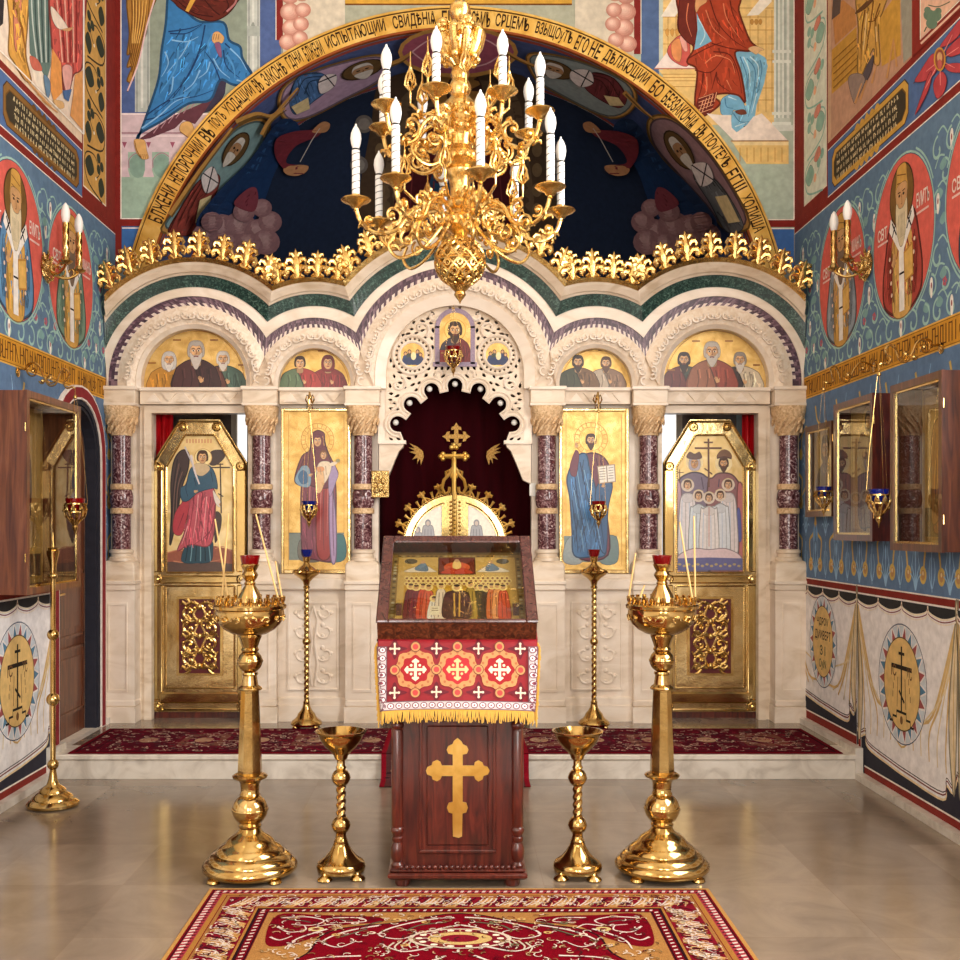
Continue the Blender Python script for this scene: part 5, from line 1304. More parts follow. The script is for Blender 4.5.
# ---- walls of the screen between the piers: door frames, lintels, parapets
for s in (-1,1):
    f=lambda x: x if s<0 else 910-x
    Y=YI+.17
    # frame with the doorway cut out, reaching the room wall
    L=[(103.5,388),(378.5,388),(378.5,727.5),(248,727.5),(248,413),(151.5,413),(151.5,727.5),(103.5,727.5)]
    q=[(xi(f(x),Y),max(ZD,zi(y,Y))) for x,y in L]
    m=MB(); m.prism(q,Y,Y+.12,'marble_pale'); part(m,'screen_wall')
    m=MB()   # door architrave
    for x0,x1,y0,y1,d in ((144,151.5,413,727,.05),(248,252,413,727,.05),(144,252,405.5,413,.052),(140,144,405.5,727,.03)):
        X=sorted((xi(f(x0),Y-d),xi(f(x1),Y-d))); m.box(X[0],X[1],Y-d,Y+.02,max(ZD,zi(y1,Y-d)),zi(y0,Y-d),'marble')
    part(m,'door_architrave')
    for x0,x1 in ((140,244),(279.5,345)):
        m=MB(); y=YI+.08; X=sorted((xi(f(x0),y),xi(f(x1),y)))
        m.box(X[0],X[1],y,Y+.02,zi(404,y),zi(388.2,y),'marble'); m.box(X[0],X[1],y-.03,Y,zi(391,y),zi(387.8,y),'marble_pale')
        w=(X[1]-X[0]); zz0,zz1=zi(402,y),zi(393,y); n=6 if x1-x0>80 else 4
        for k in range(n):
            a=X[0]+w*(.06+.88*k/n); b=X[0]+w*(.06+.88*(k+1)/n); c=(a+b)/2
            if k%2==0: m.prism([(a,zz0),(b,zz0),(c,zz1)],y-.012,y+.01,'marble_pale')
            else: m.prism([(a,zz1),(c,zz0),(b,zz1)],y-.012,y+.01,'marble')
        part(m,'lintel')
    # parapet with a carved panel under the icon
    m=MB(); y=YI+.09; X=sorted((xi(f(278),y),xi(f(347),y)))
    m.box(X[0],X[1],y,Y+.02,ZD,zi(590,y),'marble_pale'); m.cbox(X[0],X[1],y-.05,Y+.02,zi(590,y),zi(578,y),'marble_pale',.012); m.cbox(X[0],X[1],y-.03,Y+.02,zi(578.5,y),zi(574,y),'marble',.006)
    m.cbox(X[0],X[1],y-.02,Y+.02,zi(706,y),zi(697,y),'marble_pale',.008); m.box(X[0],X[1],y-.03,Y,ZD,zi(705,y),'marble_pale')
    part(m,'parapet')
    m=MB(); xa,xb=xi(f(288),y),xi(f(339),y); xa,xb=min(xa,xb),max(xa,xb); za,zb=zi(690,y),zi(602,y)
    m.box(xa,xb,y-.006,y+.01,za,zb,'marble_pale')
    for a,b,c,d in ((xa,xa+.012,za,zb),(xb-.012,xb,za,zb),(xa+.012,xb-.012,za,za+.012),(xa+.012,xb-.012,zb-.012,zb)): m.box(a,b,y-.016,y,c,d,'marble_pale')
    c=(xa+xb)/2; h=(zb-za)
    for s2 in (-1,1):
        for t,r in ((.16,.07),(.42,.075),(.68,.075),(.88,.05)):
            zc=za+h*t; m.tube([(c+s2*.085+s2*u,y-.010,zc+v) for u,v in spiral(0,0,r,.015,PI*.9,PI*.9+5.2,16)],[.012-.0003*k for k in range(17)],'marble_pale',6,flat=.7)
            for k in range(3): m.sphere((c+s2*(.085+.04*math.cos(k*2.1)),y-.008,zc+.045*math.sin(k*2.1)),.017,'marble_pale',8,sy=.5)
        m.tube([(c+s2*.01,y-.01,za+.03),(c+s2*.03,y-.012,za+h*.3),(c+s2*.008,y-.012,za+h*.55),(c+s2*.03,y-.012,za+h*.8),(c,y-.01,zb-.03)],.010,'marble_pale',6)
    part(m,'carved_panel',label='parapet panel carved with leafy scrolls')
# ================================================================ ICONS IN THE SCREEN
def lunette(i, figs, label, texts=()):
    cx,cy,R=ARC[i][0],ARC[i][1],ARC[i][2][0]; Y=Y0+.10
    m=MB(); L=[(cx-R-1,SPR+1)]+[(cx+(R+1)*math.cos(math.radians(a)),cy-(R+1)*math.sin(math.radians(a))) for a in range(180,-1,-6)]+[(cx+R+1,SPR+1)]
    m.prism(W(L,Y),Y,Y+.03,'gold_ground')
    o=thing('lunette_icon',label,'icon',tuple(at(cx,SPR,Y)),'lunette icons over the screen')
    part(m,'panel',o,off=o.location)
    p=Paint(surf_y(Y),'iconpaint')
    p.line([(cx+(R-2)*math.cos(math.radians(a)),cy-(R-2)*math.sin(math.radians(a))) for a in range(180,-1,-6)],.7,(176,120,40),smooth=False)
    for f in figs: bust(p,**f)
    for x,y,w in texts: p.line([(x,y),(x+w,y)],1.6,(150,96,40),smooth=False)
    part(p.mb,'painting',o,'painted half figures',off=o.location)
W_=(214,206,196)
lunette(0,[dict(x=169,y=352,w=40,h=38,robe=(184,130,50),mantle=None,hairc=W_,beard=W_,veil=(196,190,184)),dict(x=223,y=351,w=42,h=39,robe=(70,96,84),mantle=(92,52,44),hairc=W_,beard=(206,196,184)),dict(x=196,y=340.5,w=44,h=50,robe=(58,34,36),mantle=(74,44,44),hairc=(170,160,150),beard=(196,186,176),bl=1.5)],
    'half round gold icon of three elders over the left gilded door',((173,340,8),(210,340,8),(148,363,8),(238,365,6)))
lunette(1,[dict(x=328,y=355.5,w=34,h=34,robe=(130,40,40),veil=(120,34,36),hairc=(120,34,36)),dict(x=300,y=356,w=38,h=33,robe=(160,56,50),mantle=(90,110,80),hairc=(60,38,26))],
    'small half round gold icon of two red robed figures, over the mother and child icon',((301,351,5),(318,351,5)))
lunette(3,[dict(x=606,y=356.5,w=36,h=32,robe=(130,100,76),mantle=(176,160,140),hairc=(90,60,40),beard=(90,60,40)),dict(x=578,y=355,w=38,h=34,robe=(110,80,52),mantle=(60,64,44),hairc=(52,34,24),beard=(52,34,24))],
    'small half round gold icon of two brown robed figures, over the blue robed figure icon',((583,350,6),(598,350,5)))
lunette(4,[dict(x=684,y=352,w=40,h=38,robe=(60,70,60),mantle=(104,46,40),hairc=(46,30,24),beard=(46,30,24),bl=1.4),dict(x=740,y=352,w=42,h=38,robe=(206,190,164),mantle=(50,40,40),hairc=(150,140,130),beard=(206,198,188),bl=1.4),dict(x=712,y=341.5,w=46,h=49,robe=(146,70,54),mantle=(150,96,70),hairc=(190,180,168),beard=(196,188,178))],
    'half round gold icon of three bearded saints over the right gilded door',((692,341,8),(725,341,8),(667,370,8),(753,365,7)))
def center_icon():
    Y=Y0+.045; o=thing('arched_icon','small arched gold icon of a bearded figure in dark robe, centre of the pierced tracery','icon',tuple(at(455,363,Y)))
    L=[(439.5,362.5),(439.5,328)]+[(455+15.5*math.cos(math.radians(a)),328-15.5*math.sin(math.radians(a))) for a in range(180,-1,-10)]+[(470.5,328),(470.5,362.5)]
    m=MB(); m.prism(W(L,Y-.005),Y-.005,Y+.004,'gold_ground'); part(m,'panel',o,off=o.location)
    p=Paint(surf_y(Y-.005),'iconpaint'); p.ell(455,330,11,11,(206,150,60)); p.ell(455,330,10.3,10.3,(240,204,110))
    bust(p,455,321.5,30,42,(110,34,36),(52,44,58),(58,36,26),(58,36,26)); p.poly([(440,350),(462,350),(462,362),(440,362)],(150,40,36)); p.line([(441,353),(462,353)],.8,(216,170,90))
    part(p.mb,'painting',o,off=o.location)
center_icon()
for sx,lab in ((412.5,'round gold icon of a seated group, left of the arched icon in the tracery'),(497.5,'round gold icon of a standing group, right of the arched icon in the tracery')):
    Y=Y0+.045; o=thing('roundel_icon',lab,'icon',tuple(at(sx,355,Y)),'roundels in the tracery')
    m=MB(); c=at(sx,355,Y); m.lathe([(0,0.004),(13*Y/F,.004),(13*Y/F,-.004),(0,-.004)],'gold_ground',tuple(c),28,False,axis='y'); part(m,'panel',o,off=o.location)
    p=Paint(surf_y(Y-.0045),'iconpaint'); random.seed(int(sx))
    for k,(dx,dy,cc) in enumerate(((-7,2,(40,66,110)),(-3,0,(60,70,60)),(1,3,(226,206,150)),(5,0,(34,52,96)),(8,3,(60,60,90)))):
        p.spl([(sx+dx-3,364),(sx+dx-2.6,355+dy),(sx+dx,353+dy),(sx+dx+2.6,355+dy),(sx+dx+3,364)],cc); p.ell(sx+dx,351.5+dy,1.9,2.1,(90,56,36)); p.ell(sx+dx,351.8+dy,1.2,1.4,SKIN)
    p.ell(sx,361,9.5,4,(36,52,92)); p.ell(sx+1,356,2.6,4,(240,222,170)); part(p.mb,'painting',o,off=o.location)
# ---- two tall icons beside the holy gate
def tall_icon(x0,x1,label,draw):
    Y=YI+.14; o=thing('tall_icon',label,'icon',tuple(at((x0+x1)/2,573,Y)),'tall icons beside the gate')
    m=MB(); y0,y1=408.5,573.5
    m.box(xi(x0,Y),xi(x1,Y),Y,Y+.03,zi(y1,Y),zi(y0,Y),'gold_ground'); part(m,'panel',o,off=o.location)
    m=MB()
    for a,b,c,d in ((x0,x0+3,y0,y1),(x1-3,x1,y0,y1),(x0+3,x1-3,y0,y0+3),(x0+3,x1-3,y1-4,y1)): m.cbox(xi(a,Y),xi(b,Y),Y-.025,Y+.01,zi(d,Y),zi(c,Y),'door_gilding',.005)
    part(m,'frame',o,'gilded frame',off=o.location)
    p=Paint(surf_y(Y),'iconpaint'); cx=(x0+x1)/2
    # engraved ground
    p.dl=1e-6
    for r in range(23):
        for c in range(10):
            x=x0+6+c*6.2+(3.1 if r%2 else 0); y=y0+7+r*6.8
            if x<x1-5: p.line([(x-1.6,y),(x,y-1.8),(x+1.6,y),(x,y+1.8),(x-1.6,y)],.35,(196,146,66),smooth=False)
    for xx in (x0+7,x1-7): p.line([(xx,y0+6),(xx,y1-8)],.6,(186,134,56),smooth=False)
    p.dl=3e-5; draw(p,cx); part(p.mb,'painting',o,off=o.location)
def mother(p,cx):
    p.rect(289,533,344,560,(120,130,120)); p.spl([(318,560),(316,540),(330,536),(344,536),(344,560)],(60,110,112)); p.spl([(300,560),(300,540),(318,540),(322,560)],(110,106,96)); p.line([(289,533),(344,533)],.6,(70,90,90),smooth=False)
    z=Z(260,380,6.86); 
    for k in range(20): a=2*PI*k/20; p.line([(317.5+16*math.cos(a),440+16*math.sin(a)),(317.5+12.5*math.cos(a),440+12.5*math.sin(a))],.6,(170,116,40),smooth=False)
    p.line(circ(317.5,440,16.5,28)+[(334,440)],.6,(170,116,40),smooth=False); p.line(circ(317.5,440,12,28)+[(329.5,440)],.5,(170,116,40),smooth=False)
    # gown
    p.spl([(302,480),(301,520),(303,556),(312,559),(334,559),(336,520),(335,480),(326,465),(310,465)],(126,60,76)); p.folds([(303,485),(333,485),(335,520),(334,555),(304,555),(302,520)],(126,60,76),24,w=.8,L=22)
    p.spl([(318,480),(316,520),(318,556),(330,556),(331,520),(330,480)],(150,52,48)); p.spl([(331,478),(336,520),(336,559),(331,559),(329,510)],(166,140,176))
    for q in ([(308,485),(306,520),(308,555)],[(313,490),(312,525),(314,556)],[(324,490),(323,520),(324,550)],[(333,490),(333,530),(334,556)]): p.line(q,.9,(84,34,46),.4)
    for q in ([(310,486),(309,522)],[(321,492),(320,540)],[(328,488),(327,536)]): p.line(q,.8,(196,120,116),.3)
    # mantle and veil
    p.spl(z([(350,400),(355,370),(395,345),(440,365),(445,420),(470,500),(520,600),(535,650),(500,720),(470,740),(400,740),(330,720),(265,720),(238,690),(250,620),(290,520),(340,480)]),(106,46,56))
    p.spl(z([(255,640),(290,590),(335,600),(350,690),(330,735),(270,725),(240,690)]),(120,150,170)); p.spl(z([(262,660),(290,620),(322,640),(326,700),(285,712)]),(60,100,136))
    p.spl(z([(490,560),(535,640),(520,700),(480,800),(470,690)]),(160,140,176))
    for q in ([(360,420),(340,520),(330,600)],[(300,540),(270,620)],[(440,420),(470,520),(500,600)],[(380,480),(370,580),(380,700)]): p.line(z(q),.9,(60,22,30),.4)
    p.line(z([(365,385),(355,460),(370,520)]),.8,(206,150,80)); p.line(z([(430,385),(440,450)]),.7,(206,150,80))
    head(p,317.6,441,5.6,(70,40,30),None,(106,46,56))
    # child
    p.spl(z([(395,590),(420,560),(470,560),(490,590),(480,640),(450,700),(410,720),(385,650)]),(226,206,176)); p.spl(z([(390,640),(430,620),(440,700),(415,770),(385,760)]),(222,180,130)); p.spl(z([(390,600),(430,595),(440,620),(400,630)]),(214,150,100))
    p.spl(z([(470,580),(510,560),(530,570),(500,590)]),(226,206,176)); p.ell(260+535/6.86,380+553/6.86,2.2,1.8,(150,140,90))
    for q in ([(410,600),(420,650)],[(450,590),(455,650)]): p.line(z(q),.7,(170,140,110))
    head(p,260+436/6.86,380+515/6.86,4.3,(120,74,40))
    hand(p,310,475,2.2,1.2); hand(p,323,484,2,-.6)
def blessing(p,cx):
    z=Z(320,320,3)
    p.rect(564,536,617,562,(130,146,140)); p.spl([(564,562),(566,542),(576,536),(582,562)],(150,160,160)); p.spl([(600,562),(604,538),(617,538),(617,562)],(110,132,132)); 
    for k in range(20): a=2*PI*k/20; p.line([(591,440+0+16*math.sin(a)) if False else (591+16*math.cos(a),439+16*math.sin(a)),(591+12.5*math.cos(a),439+12.5*math.sin(a))],.6,(170,116,40),smooth=False)
    p.line(circ(591,439,16.5,28)+[(607.5,439)],.6,(170,116,40),smooth=False); p.line(circ(591,439,12,28)+[(603,439)],.5,(170,116,40),smooth=False)
    for x in (584,596): p.spl([(x-3,556),(x+3,556),(x+4,560),(x-4,560)],(196,146,100))
    p.spl([(578,460),(590,453),(602,456),(609,466),(612,485),(607,510),(608,555),(576,555),(573,500),(570,478)],(110,52,70))
    p.spl([(571,466),(577,456),(586,454),(590,470),(596,490),(600,520),(606,553),(590,557),(574,555),(572,530),(570,500),(567,480)],(62,106,150)); p.spl([(596,488),(612,484),(608,510),(606,552),(598,540)],(54,92,134)); p.folds([(572,470),(586,460),(592,490),(602,530),(604,550),(576,552),(571,500)],(62,106,150),34,w=.8,L=24,k=(.55,1.45))
    for q in ([(580,462),(586,490),(594,520),(600,550)],[(574,470),(578,500),(584,530),(588,555)],[(572,500),(576,530),(578,553)],[(602,495),(601,520),(604,545)],[(590,480),(592,510)]): p.line(q,1.1,(30,56,92),.5)
    for q in ([(577,470),(582,500),(590,535)],[(574,490),(579,520)],[(592,500),(598,530),(602,550)],[(584,470),(590,495)],[(581,530),(584,552)]): p.line(q,1.1,(116,160,196),.4)
    for q in ([(600,460),(606,475)],[(596,458),(600,475),(604,482)]): p.line(q,.9,(70,28,44))
    p.spl([(571,475),(570,466),(573,456),(576,450),(579,454),(578,466),(576,476)],(110,52,70)); hand(p,576.5,446,2.6,-.1)
    p.poly([(597,466),(615,464),(616,482),(599,484)],(150,130,110)); p.poly([(598,467),(606,466),(607,482),(600,483)],(240,234,222)); p.poly([(607,466),(614,465),(615,481),(608,482)],(240,234,222))
    for k in range(5): p.line([(599.5,469+2.6*k),(605.5,468.5+2.6*k)],.5,(90,70,60),smooth=False); p.line([(608.5,468+2.6*k),(613.5,467.5+2.6*k)],.5,(90,70,60),smooth=False)
    hand(p,603,486,2.4,.2); head(p,591,440.5,6,(66,40,26),(72,44,28))
tall_icon(281.5,351,'tall gold icon of a mother in maroon with child, left of the gate',mother)
tall_icon(559,628.5,'tall gold icon of a blue robed figure with open book, right of the gate',blessing)
# ================================================================ SIDE DOORS (gilded, octagonal heads)
def side_door(s,label,draw):
    f=(lambda x:x) if s<0 else (lambda x:910-x); Y=YI+.21
    o=thing('gilded_door',label,'door',tuple(at(f(199.5),711,Y)),'gilded side doors of the screen')
    P=lambda mb,n,l=None: part(mb,n,o,l,off=o.location)
    q=lambda L:[(xi(f(x),Y),zi(y,Y)) for x,y in L]
    outer=[(179.5,419.5),(220,419.5),(246.5,462.5),(246.5,712),(152.5,712),(152.5,462.5)]
    inner=[(185,435),(214.5,435),(233.5,467),(233.5,572.5),(166.5,572.5),(166.5,467)]
    low=[(165.5,586),(234.5,586),(234.5,688),(165.5,688)]
    m=MB(); m.prism(q(outer),Y,Y+.04,'door_gilding',holes=[q(inner)]); 
    # chamfered rails and raised lower panel
    cen=lambda L,t:[(199.7+(x-199.7)*t,(570+(y-570)*t)) for x,y in L]
    P(m,'leaf')
    m=MB(); A=cen(outer,.985); 
    for i in range(6):
        a,b=q([A[i]])[0],q([A[(i+1)%6]])[0]; m.tube([(a[0],Y-.004,a[1]),(b[0],Y-.004,b[1])],.010,'brass_polished',6)
    for L in (inner,low):
        n=len(L)
        for i in range(n):
            a,b=L[i],L[(i+1)%n]; d=math.hypot(b[0]-a[0],b[1]-a[1]); k=int(d/2.3)
            for j in range(k):
                t=(j+.5)/k; w=q([(a[0]+(b[0]-a[0])*t,a[1]+(b[1]-a[1])*t)])[0]; m.sphere((w[0],Y-.004,w[1]),.0075,'brass',6)
    for L,w in ((inner,.008),(low,.008)):
        n=len(L)
        for i in range(n):
            a,b=q([L[i]])[0],q([L[(i+1)%n]])[0]; m.tube([(a[0],Y-.002,a[1]),(b[0],Y-.002,b[1])],w,'brass_polished',6)
    P(m,'beaded_border')
    m=MB(); W4=lambda x0,x1,y0,y1,d:(min(xi(f(x0),Y),xi(f(x1),Y)),max(xi(f(x0),Y),xi(f(x1),Y)),Y-d,Y+.01,zi(y1,Y),zi(y0,Y))
    m.cbox(*W4(160,240,575.5,583.5,.022),'brass_polished',.01); m.cbox(*W4(160,240,692,703,.022),'brass_polished',.01); 
    m.cbox(*W4(154,163,470,572,.016),'brass_polished',.007); m.cbox(*W4(236.5,245.5,470,572,.016),'brass_polished',.007); m.cbox(*W4(154,163,585,700,.016),'brass_polished',.007); m.cbox(*W4(237,245.5,585,700,.016),'brass_polished',.007)
    P(m,'rail')
    for x,y in ((183,427),(216.5,427),(158.3,466.5),(241,466.5),(158,579),(241.5,579),(158,706),(241.5,706)):
        m=MB(); c=at(f(x),y,Y); m.lathe([(.034,.0),(.034,-.008),(.026,-.012),(.024,-.006),(.012,-.006),(.012,-.018),(0,-.022)],'brass',(c.x,c.y-.016 if y>460 and y!=427 else c.y,c.z),16,axis='y')
        for k in range(8): m.sphere((c.x+.024*math.cos(k*PI/4),c.y-.02 if y>460 else c.y-.008,c.z+.024*math.sin(k*PI/4)),.007,'brass',6)
        P(m,'rosette')
    # filigree panel on a red ground
    m=MB(); x0,x1,y0,y1=178.5,221.5,598,674; m.box(*W4(x0,x1,y0,y1,.004),'iconpaint',(96,16,18))
    for a,b,c,d in ((x0-1.5,x0+1,y0-1.5,y1+1.5),(x1-1,x1+1.5,y0-1.5,y1+1.5),(x0+1,x1-1,y0-1.5,y0+1),(x0+1,x1-1,y1-1,y1+1.5)): m.box(*W4(a,b,c,d,.014),'brass')
    P(m,'red_panel','red panel framed in brass')
    m=MB(); G=lambda u,v,d=.012:(xi(f(200+u),Y),Y-d,zi(636+v*.92,Y))
    for sx in (-1,1):
        for cy2 in (-26,-9,9,26):
            s2=1 if cy2 in(-26,9) else -1
            m.tube([G(sx*(10+u),cy2+v) for u,v in spiral(0,0,7.5,1.5,PI*.5*s2+ (PI if sx>0 else 0),PI*.5*s2+(PI if sx>0 else 0)+s2*sx*5.6,18)],[.013-.0003*k for k in range(19)],'gilding',6)
            for k in range(4): a=k*1.6+cy2; w=G(sx*(10+6.6*math.cos(a)),cy2+6.6*math.sin(a),.014); m.sphere(w,.013,'gilding',8)
            m.sphere(G(sx*10,cy2,.016),.014,'gilding',8)
        for cy2,s2 in ((-35,-1),(-17.5,1),(0,-1),(17.5,1),(35,-1)):
            m.tube([G(sx*3,cy2),G(sx*8,cy2+s2*2),G(sx*13,cy2-s2*1),G(sx*17,cy2+s2*2.5),G(sx*18.5,cy2-s2*1)],[.010,.014,.015,.012,.006],'gilding',6)
            m.tube([G(sx*9,cy2+1),G(sx*12,cy2+5),G(sx*15,cy2+5.5)],[.011,.012,.005],'gilding',6); m.tube([G(sx*9,cy2-1),G(sx*12,cy2-5),G(sx*15,cy2-5.5)],[.011,.012,.005],'gilding',6)
        m.tube([G(sx*2,-34),G(sx*6,-24),G(sx*1.5,-14),G(sx*7,0),G(sx*1.5,14),G(sx*6,24),G(sx*2,34)],.010,'gilding',6)
        for v in (-34,-17,0,17,34): m.tube([G(sx*1,v),G(sx*5,v-3),G(sx*9,v-1)],[.012,.013,.005],'gilding',6)
    for v in (-32,-16,0,16,32): m.sphere(G(0,v,.016),.019,'gilding',10,sz=1.3)
    P(m,'filigree','gilded scrollwork on the red panel')
    # painting
    m=MB(); m.prism(q(inner),Y+.012,Y+.03,'pale_gold'); P(m,'icon_ground')
    p=Paint(surf_y(Y+.012),'iconpaint',base=6e-4); draw(p); P(p.mb,'painting')
def winged(p):
    z=Z(90,380,4.8)
    for k in range(9): p.line([(187+3*k,439),(187+3*k,443)],1.1,(206,130,90),smooth=False)
    p.poly([(167.5,552),(190,548),(215,546),(233,550),(233,572),(167.5,572)],(150,86,66)); p.poly([(167.5,562),(200,560),(233,564),(233,572),(167.5,572)],(92,70,62))
    for q in ([(370,830),(430,815),(460,830)],[(600,810),(640,800),(690,830)],[(400,870),(520,880),(640,860)]): p.line(z(q),1.2,(196,130,96),.5)
    p.spl(z([(455,335),(475,360),(470,430),(440,520),(420,640),(400,740),(383,790),(390,640),(388,500),(400,400),(425,350)]),(66,50,48)); p.spl(z([(575,350),(610,335),(650,345),(640,380),(600,410),(570,400)]),(70,54,50)); p.spl(z([(600,640),(630,650),(625,720),(600,780)]),(70,54,50))
    for k in range(5): p.line(z([(420+8*k,380+20*k),(400+7*k,520),(392+6*k,700)]),.9,(112,84,72) if k%2 else (30,24,26))
    p.ell(90+543/4.8,380+372/4.8,9,9,(196,146,70)); p.ell(90+543/4.8,380+372/4.8,8.4,8.4,(244,222,160))
    p.spl(z([(460,790),(480,770),(580,770),(590,820),(580,870),(520,880),(440,870)]),(36,70,84))
    for k in range(6): p.line(z([(470+20*k,790),(465+22*k,830),(458+24*k,870)]),1,(110,150,160) if k%2 else (20,40,50))
    p.spl(z([(480,520),(560,500),(600,540),(600,660),(590,760),(560,800),(480,790),(420,820),(450,740),(470,640),(440,600)]),(186,84,96)); p.spl(z([(440,590),(480,560),(470,640),(440,740),(400,730),(405,650)]),(176,60,70)); p.folds(z([(480,540),(590,540),(590,660),(570,790),(440,800),(470,640)]),(186,84,96),30,w=.8,L=18,k=(.6,1.35))
    for q in ([(500,540),(490,640),(470,760)],[(540,540),(530,660),(520,770)],[(580,560),(570,660),(560,770)],[(450,640),(420,720)],[(600,600),(580,720),(500,790)]): p.line(z(q),1,(120,36,54),.4)
    for q in ([(520,550),(510,660),(495,760)],[(560,560),(550,680),(540,770)],[(470,700),(440,790)]): p.line(z(q),1,(230,160,160),.4)
    p.spl(z([(480,430),(510,410),(570,410),(600,450),(612,520),(590,520),(520,540),(470,580),(440,575),(435,520),(460,500)]),(52,88,110)); p.spl(z([(500,410),(520,400),(560,405),(575,430),(540,460),(510,450)]),(206,180,140))
    for q in ([(470,470),(460,520),(470,560)],[(580,440),(590,490)],[(500,470),(510,510)]): p.line(z(q),1,(24,48,66),.4)
    p.line(z([(485,360),(500,430),(525,500)]),2.2,(222,210,206),1.4); p.line(z([(455,320),(490,400),(500,430)]),1.6,(196,190,196),.6)
    p.spl(z([(590,530),(612,560),(630,590),(620,610),(600,585)]),(226,214,200)); hand(p,90+625/4.8,380+598/4.8,2.0,.6); hand(p,90+505/4.8,380+535/4.8,2.2,1.4)
    head(p,90+540/4.8,380+372/4.8,6.3,(72,46,30))
    C=(66,44,36)
    p.line(z([(625,400),(630,640)]),1.3,C,smooth=False); p.line(z([(580,420),(672,420)]),1.3,C,smooth=False); p.line(z([(610,404),(640,404)]),1.2,C,smooth=False); p.line(z([(615,545),(640,560)]),1.1,C,smooth=False)
def crowned(p):
    z=Z(650,400,5.05)
    p.poly([(676,560),(700,556),(730,558),(743.5,562),(743.5,572),(676,572)],(110,106,150))
    # two adults
    p.spl(z([(120,860),(122,460),(150,400),(185,375),(230,365),(280,385),(305,450),(300,860)]),(130,116,136)); p.spl(z([(300,860),(290,450),(320,390),(350,370),(410,375),(450,420),(475,480),(470,860)]),(150,104,106))
    p.spl(z([(120,860),(122,470),(150,410),(160,520),(150,700),(155,860)]),(206,166,182)); p.spl(z([(475,860),(474,480),(445,420),(440,560),(450,700),(445,860)]),(196,120,120)); p.spl(z([(445,700),(440,560),(455,560),(462,700)]),(100,104,170))
    for q in ([(190,400),(185,460)],[(260,390),(270,450)],[(350,400),(345,440)],[(420,400),(430,450)]): p.line(z(q),1,(84,70,90))
    for x,y,h,b in ((225,318,(92,70,64),None),(372,322,(84,54,36),(90,58,38))):
        w=z([(x,y)])[0]; p.ell(w[0],w[1]-.5,8.6,8.6,(244,226,176)); head(p,w[0],w[1],5.6,h,b,(190,180,190) if not b else None)
    p.spl(z([(185,290),(200,262),(225,272),(250,262),(262,292),(225,300)]),(112,86,80)); p.spl(z([(338,290),(350,262),(378,250),(405,265),(412,292),(375,284)]),(120,84,60)); p.line(z([(338,294),(375,288),(412,296)]),1.5,(90,60,50))
    # five young figures in white
    for x,y,k,c in ((190,430,1,(232,226,228)),(395,428,1,(232,222,222)),(245,485,.92,(222,230,236)),(355,482,.92,(226,230,236)),(298,495,.92,(236,230,228))):
        w=z([(x,y)])[0]
        p.spl(z([(x-45,790),(x-42,560),(x-30,y+55),(x,y+40),(x+30,y+55),(x+42,560),(x+45,790)]),c)
        for j in range(4): p.line(z([(x-28+18*j,y+75),(x-30+20*j,650),(x-32+21*j,785)]),.9,shade(c,.82) if j%2 else (196,206,222))
        p.spl(z([(x-26,y+55),(x,y+45),(x+26,y+55),(x+20,y+85),(x-20,y+85)]),shade(c,.93))
        p.ell(w[0],w[1],6.6*k,6.6*k,(222,206,190)); head(p,w[0],w[1],4.5*k,(96,66,46),skin=(218,176,136)); p.line(z([(x-24,y-22),(x,y-32),(x+24,y-22)]),.8,(214,196,150))
    p.line(z([(298,540),(298,740)]),1.0,(206,160,150))
    p.spl(z([(150,780),(220,750),(300,755),(380,750),(450,780),(450,815),(300,800),(150,815)]),(230,206,210)); p.poly(z([(128,800),(300,795),(470,800),(470,860),(128,860)]),(108,108,156))
    for k in range(14): w=z([(150+23*k,830+8*(k%2))])[0]; p.ell(w[0],w[1],1.6,1.2,(190,170,120))
    C=(112,74,56)
    p.line(z([(295,195),(297,440)]),1.8,C,smooth=False); p.line(z([(226,243),(362,243)]),1.8,C,smooth=False); p.line(z([(272,214),(318,214)]),1.6,C,smooth=False); p.line(z([(275,345),(315,375)]),1.3,C,smooth=False)
    p.line(z([(150,350),(150,420)]),.8,C,smooth=False); p.line(z([(125,366),(170,366)]),.8,C,smooth=False)
side_door(-1,'gilded side door with a painted winged figure in rose and teal',winged)
side_door(1,'gilded side door with a painted crowned group in white robes, right end of the screen',crowned)
# dark strips added in the gaps under the doors, standing in for shade
for s in (-1,1):
    f=(lambda x:x) if s<0 else (lambda x:910-x); Y=YI+.20; X=sorted((xi(f(152),Y),xi(f(247.5),Y)))
    m=MB(); m.box(X[0],X[1],Y+.01,Y+.10,ZD,zi(711.7,Y)-.002,'dark_wood'); part(m,'gap_strip',label='dark strip filling the shaded gap under the door')
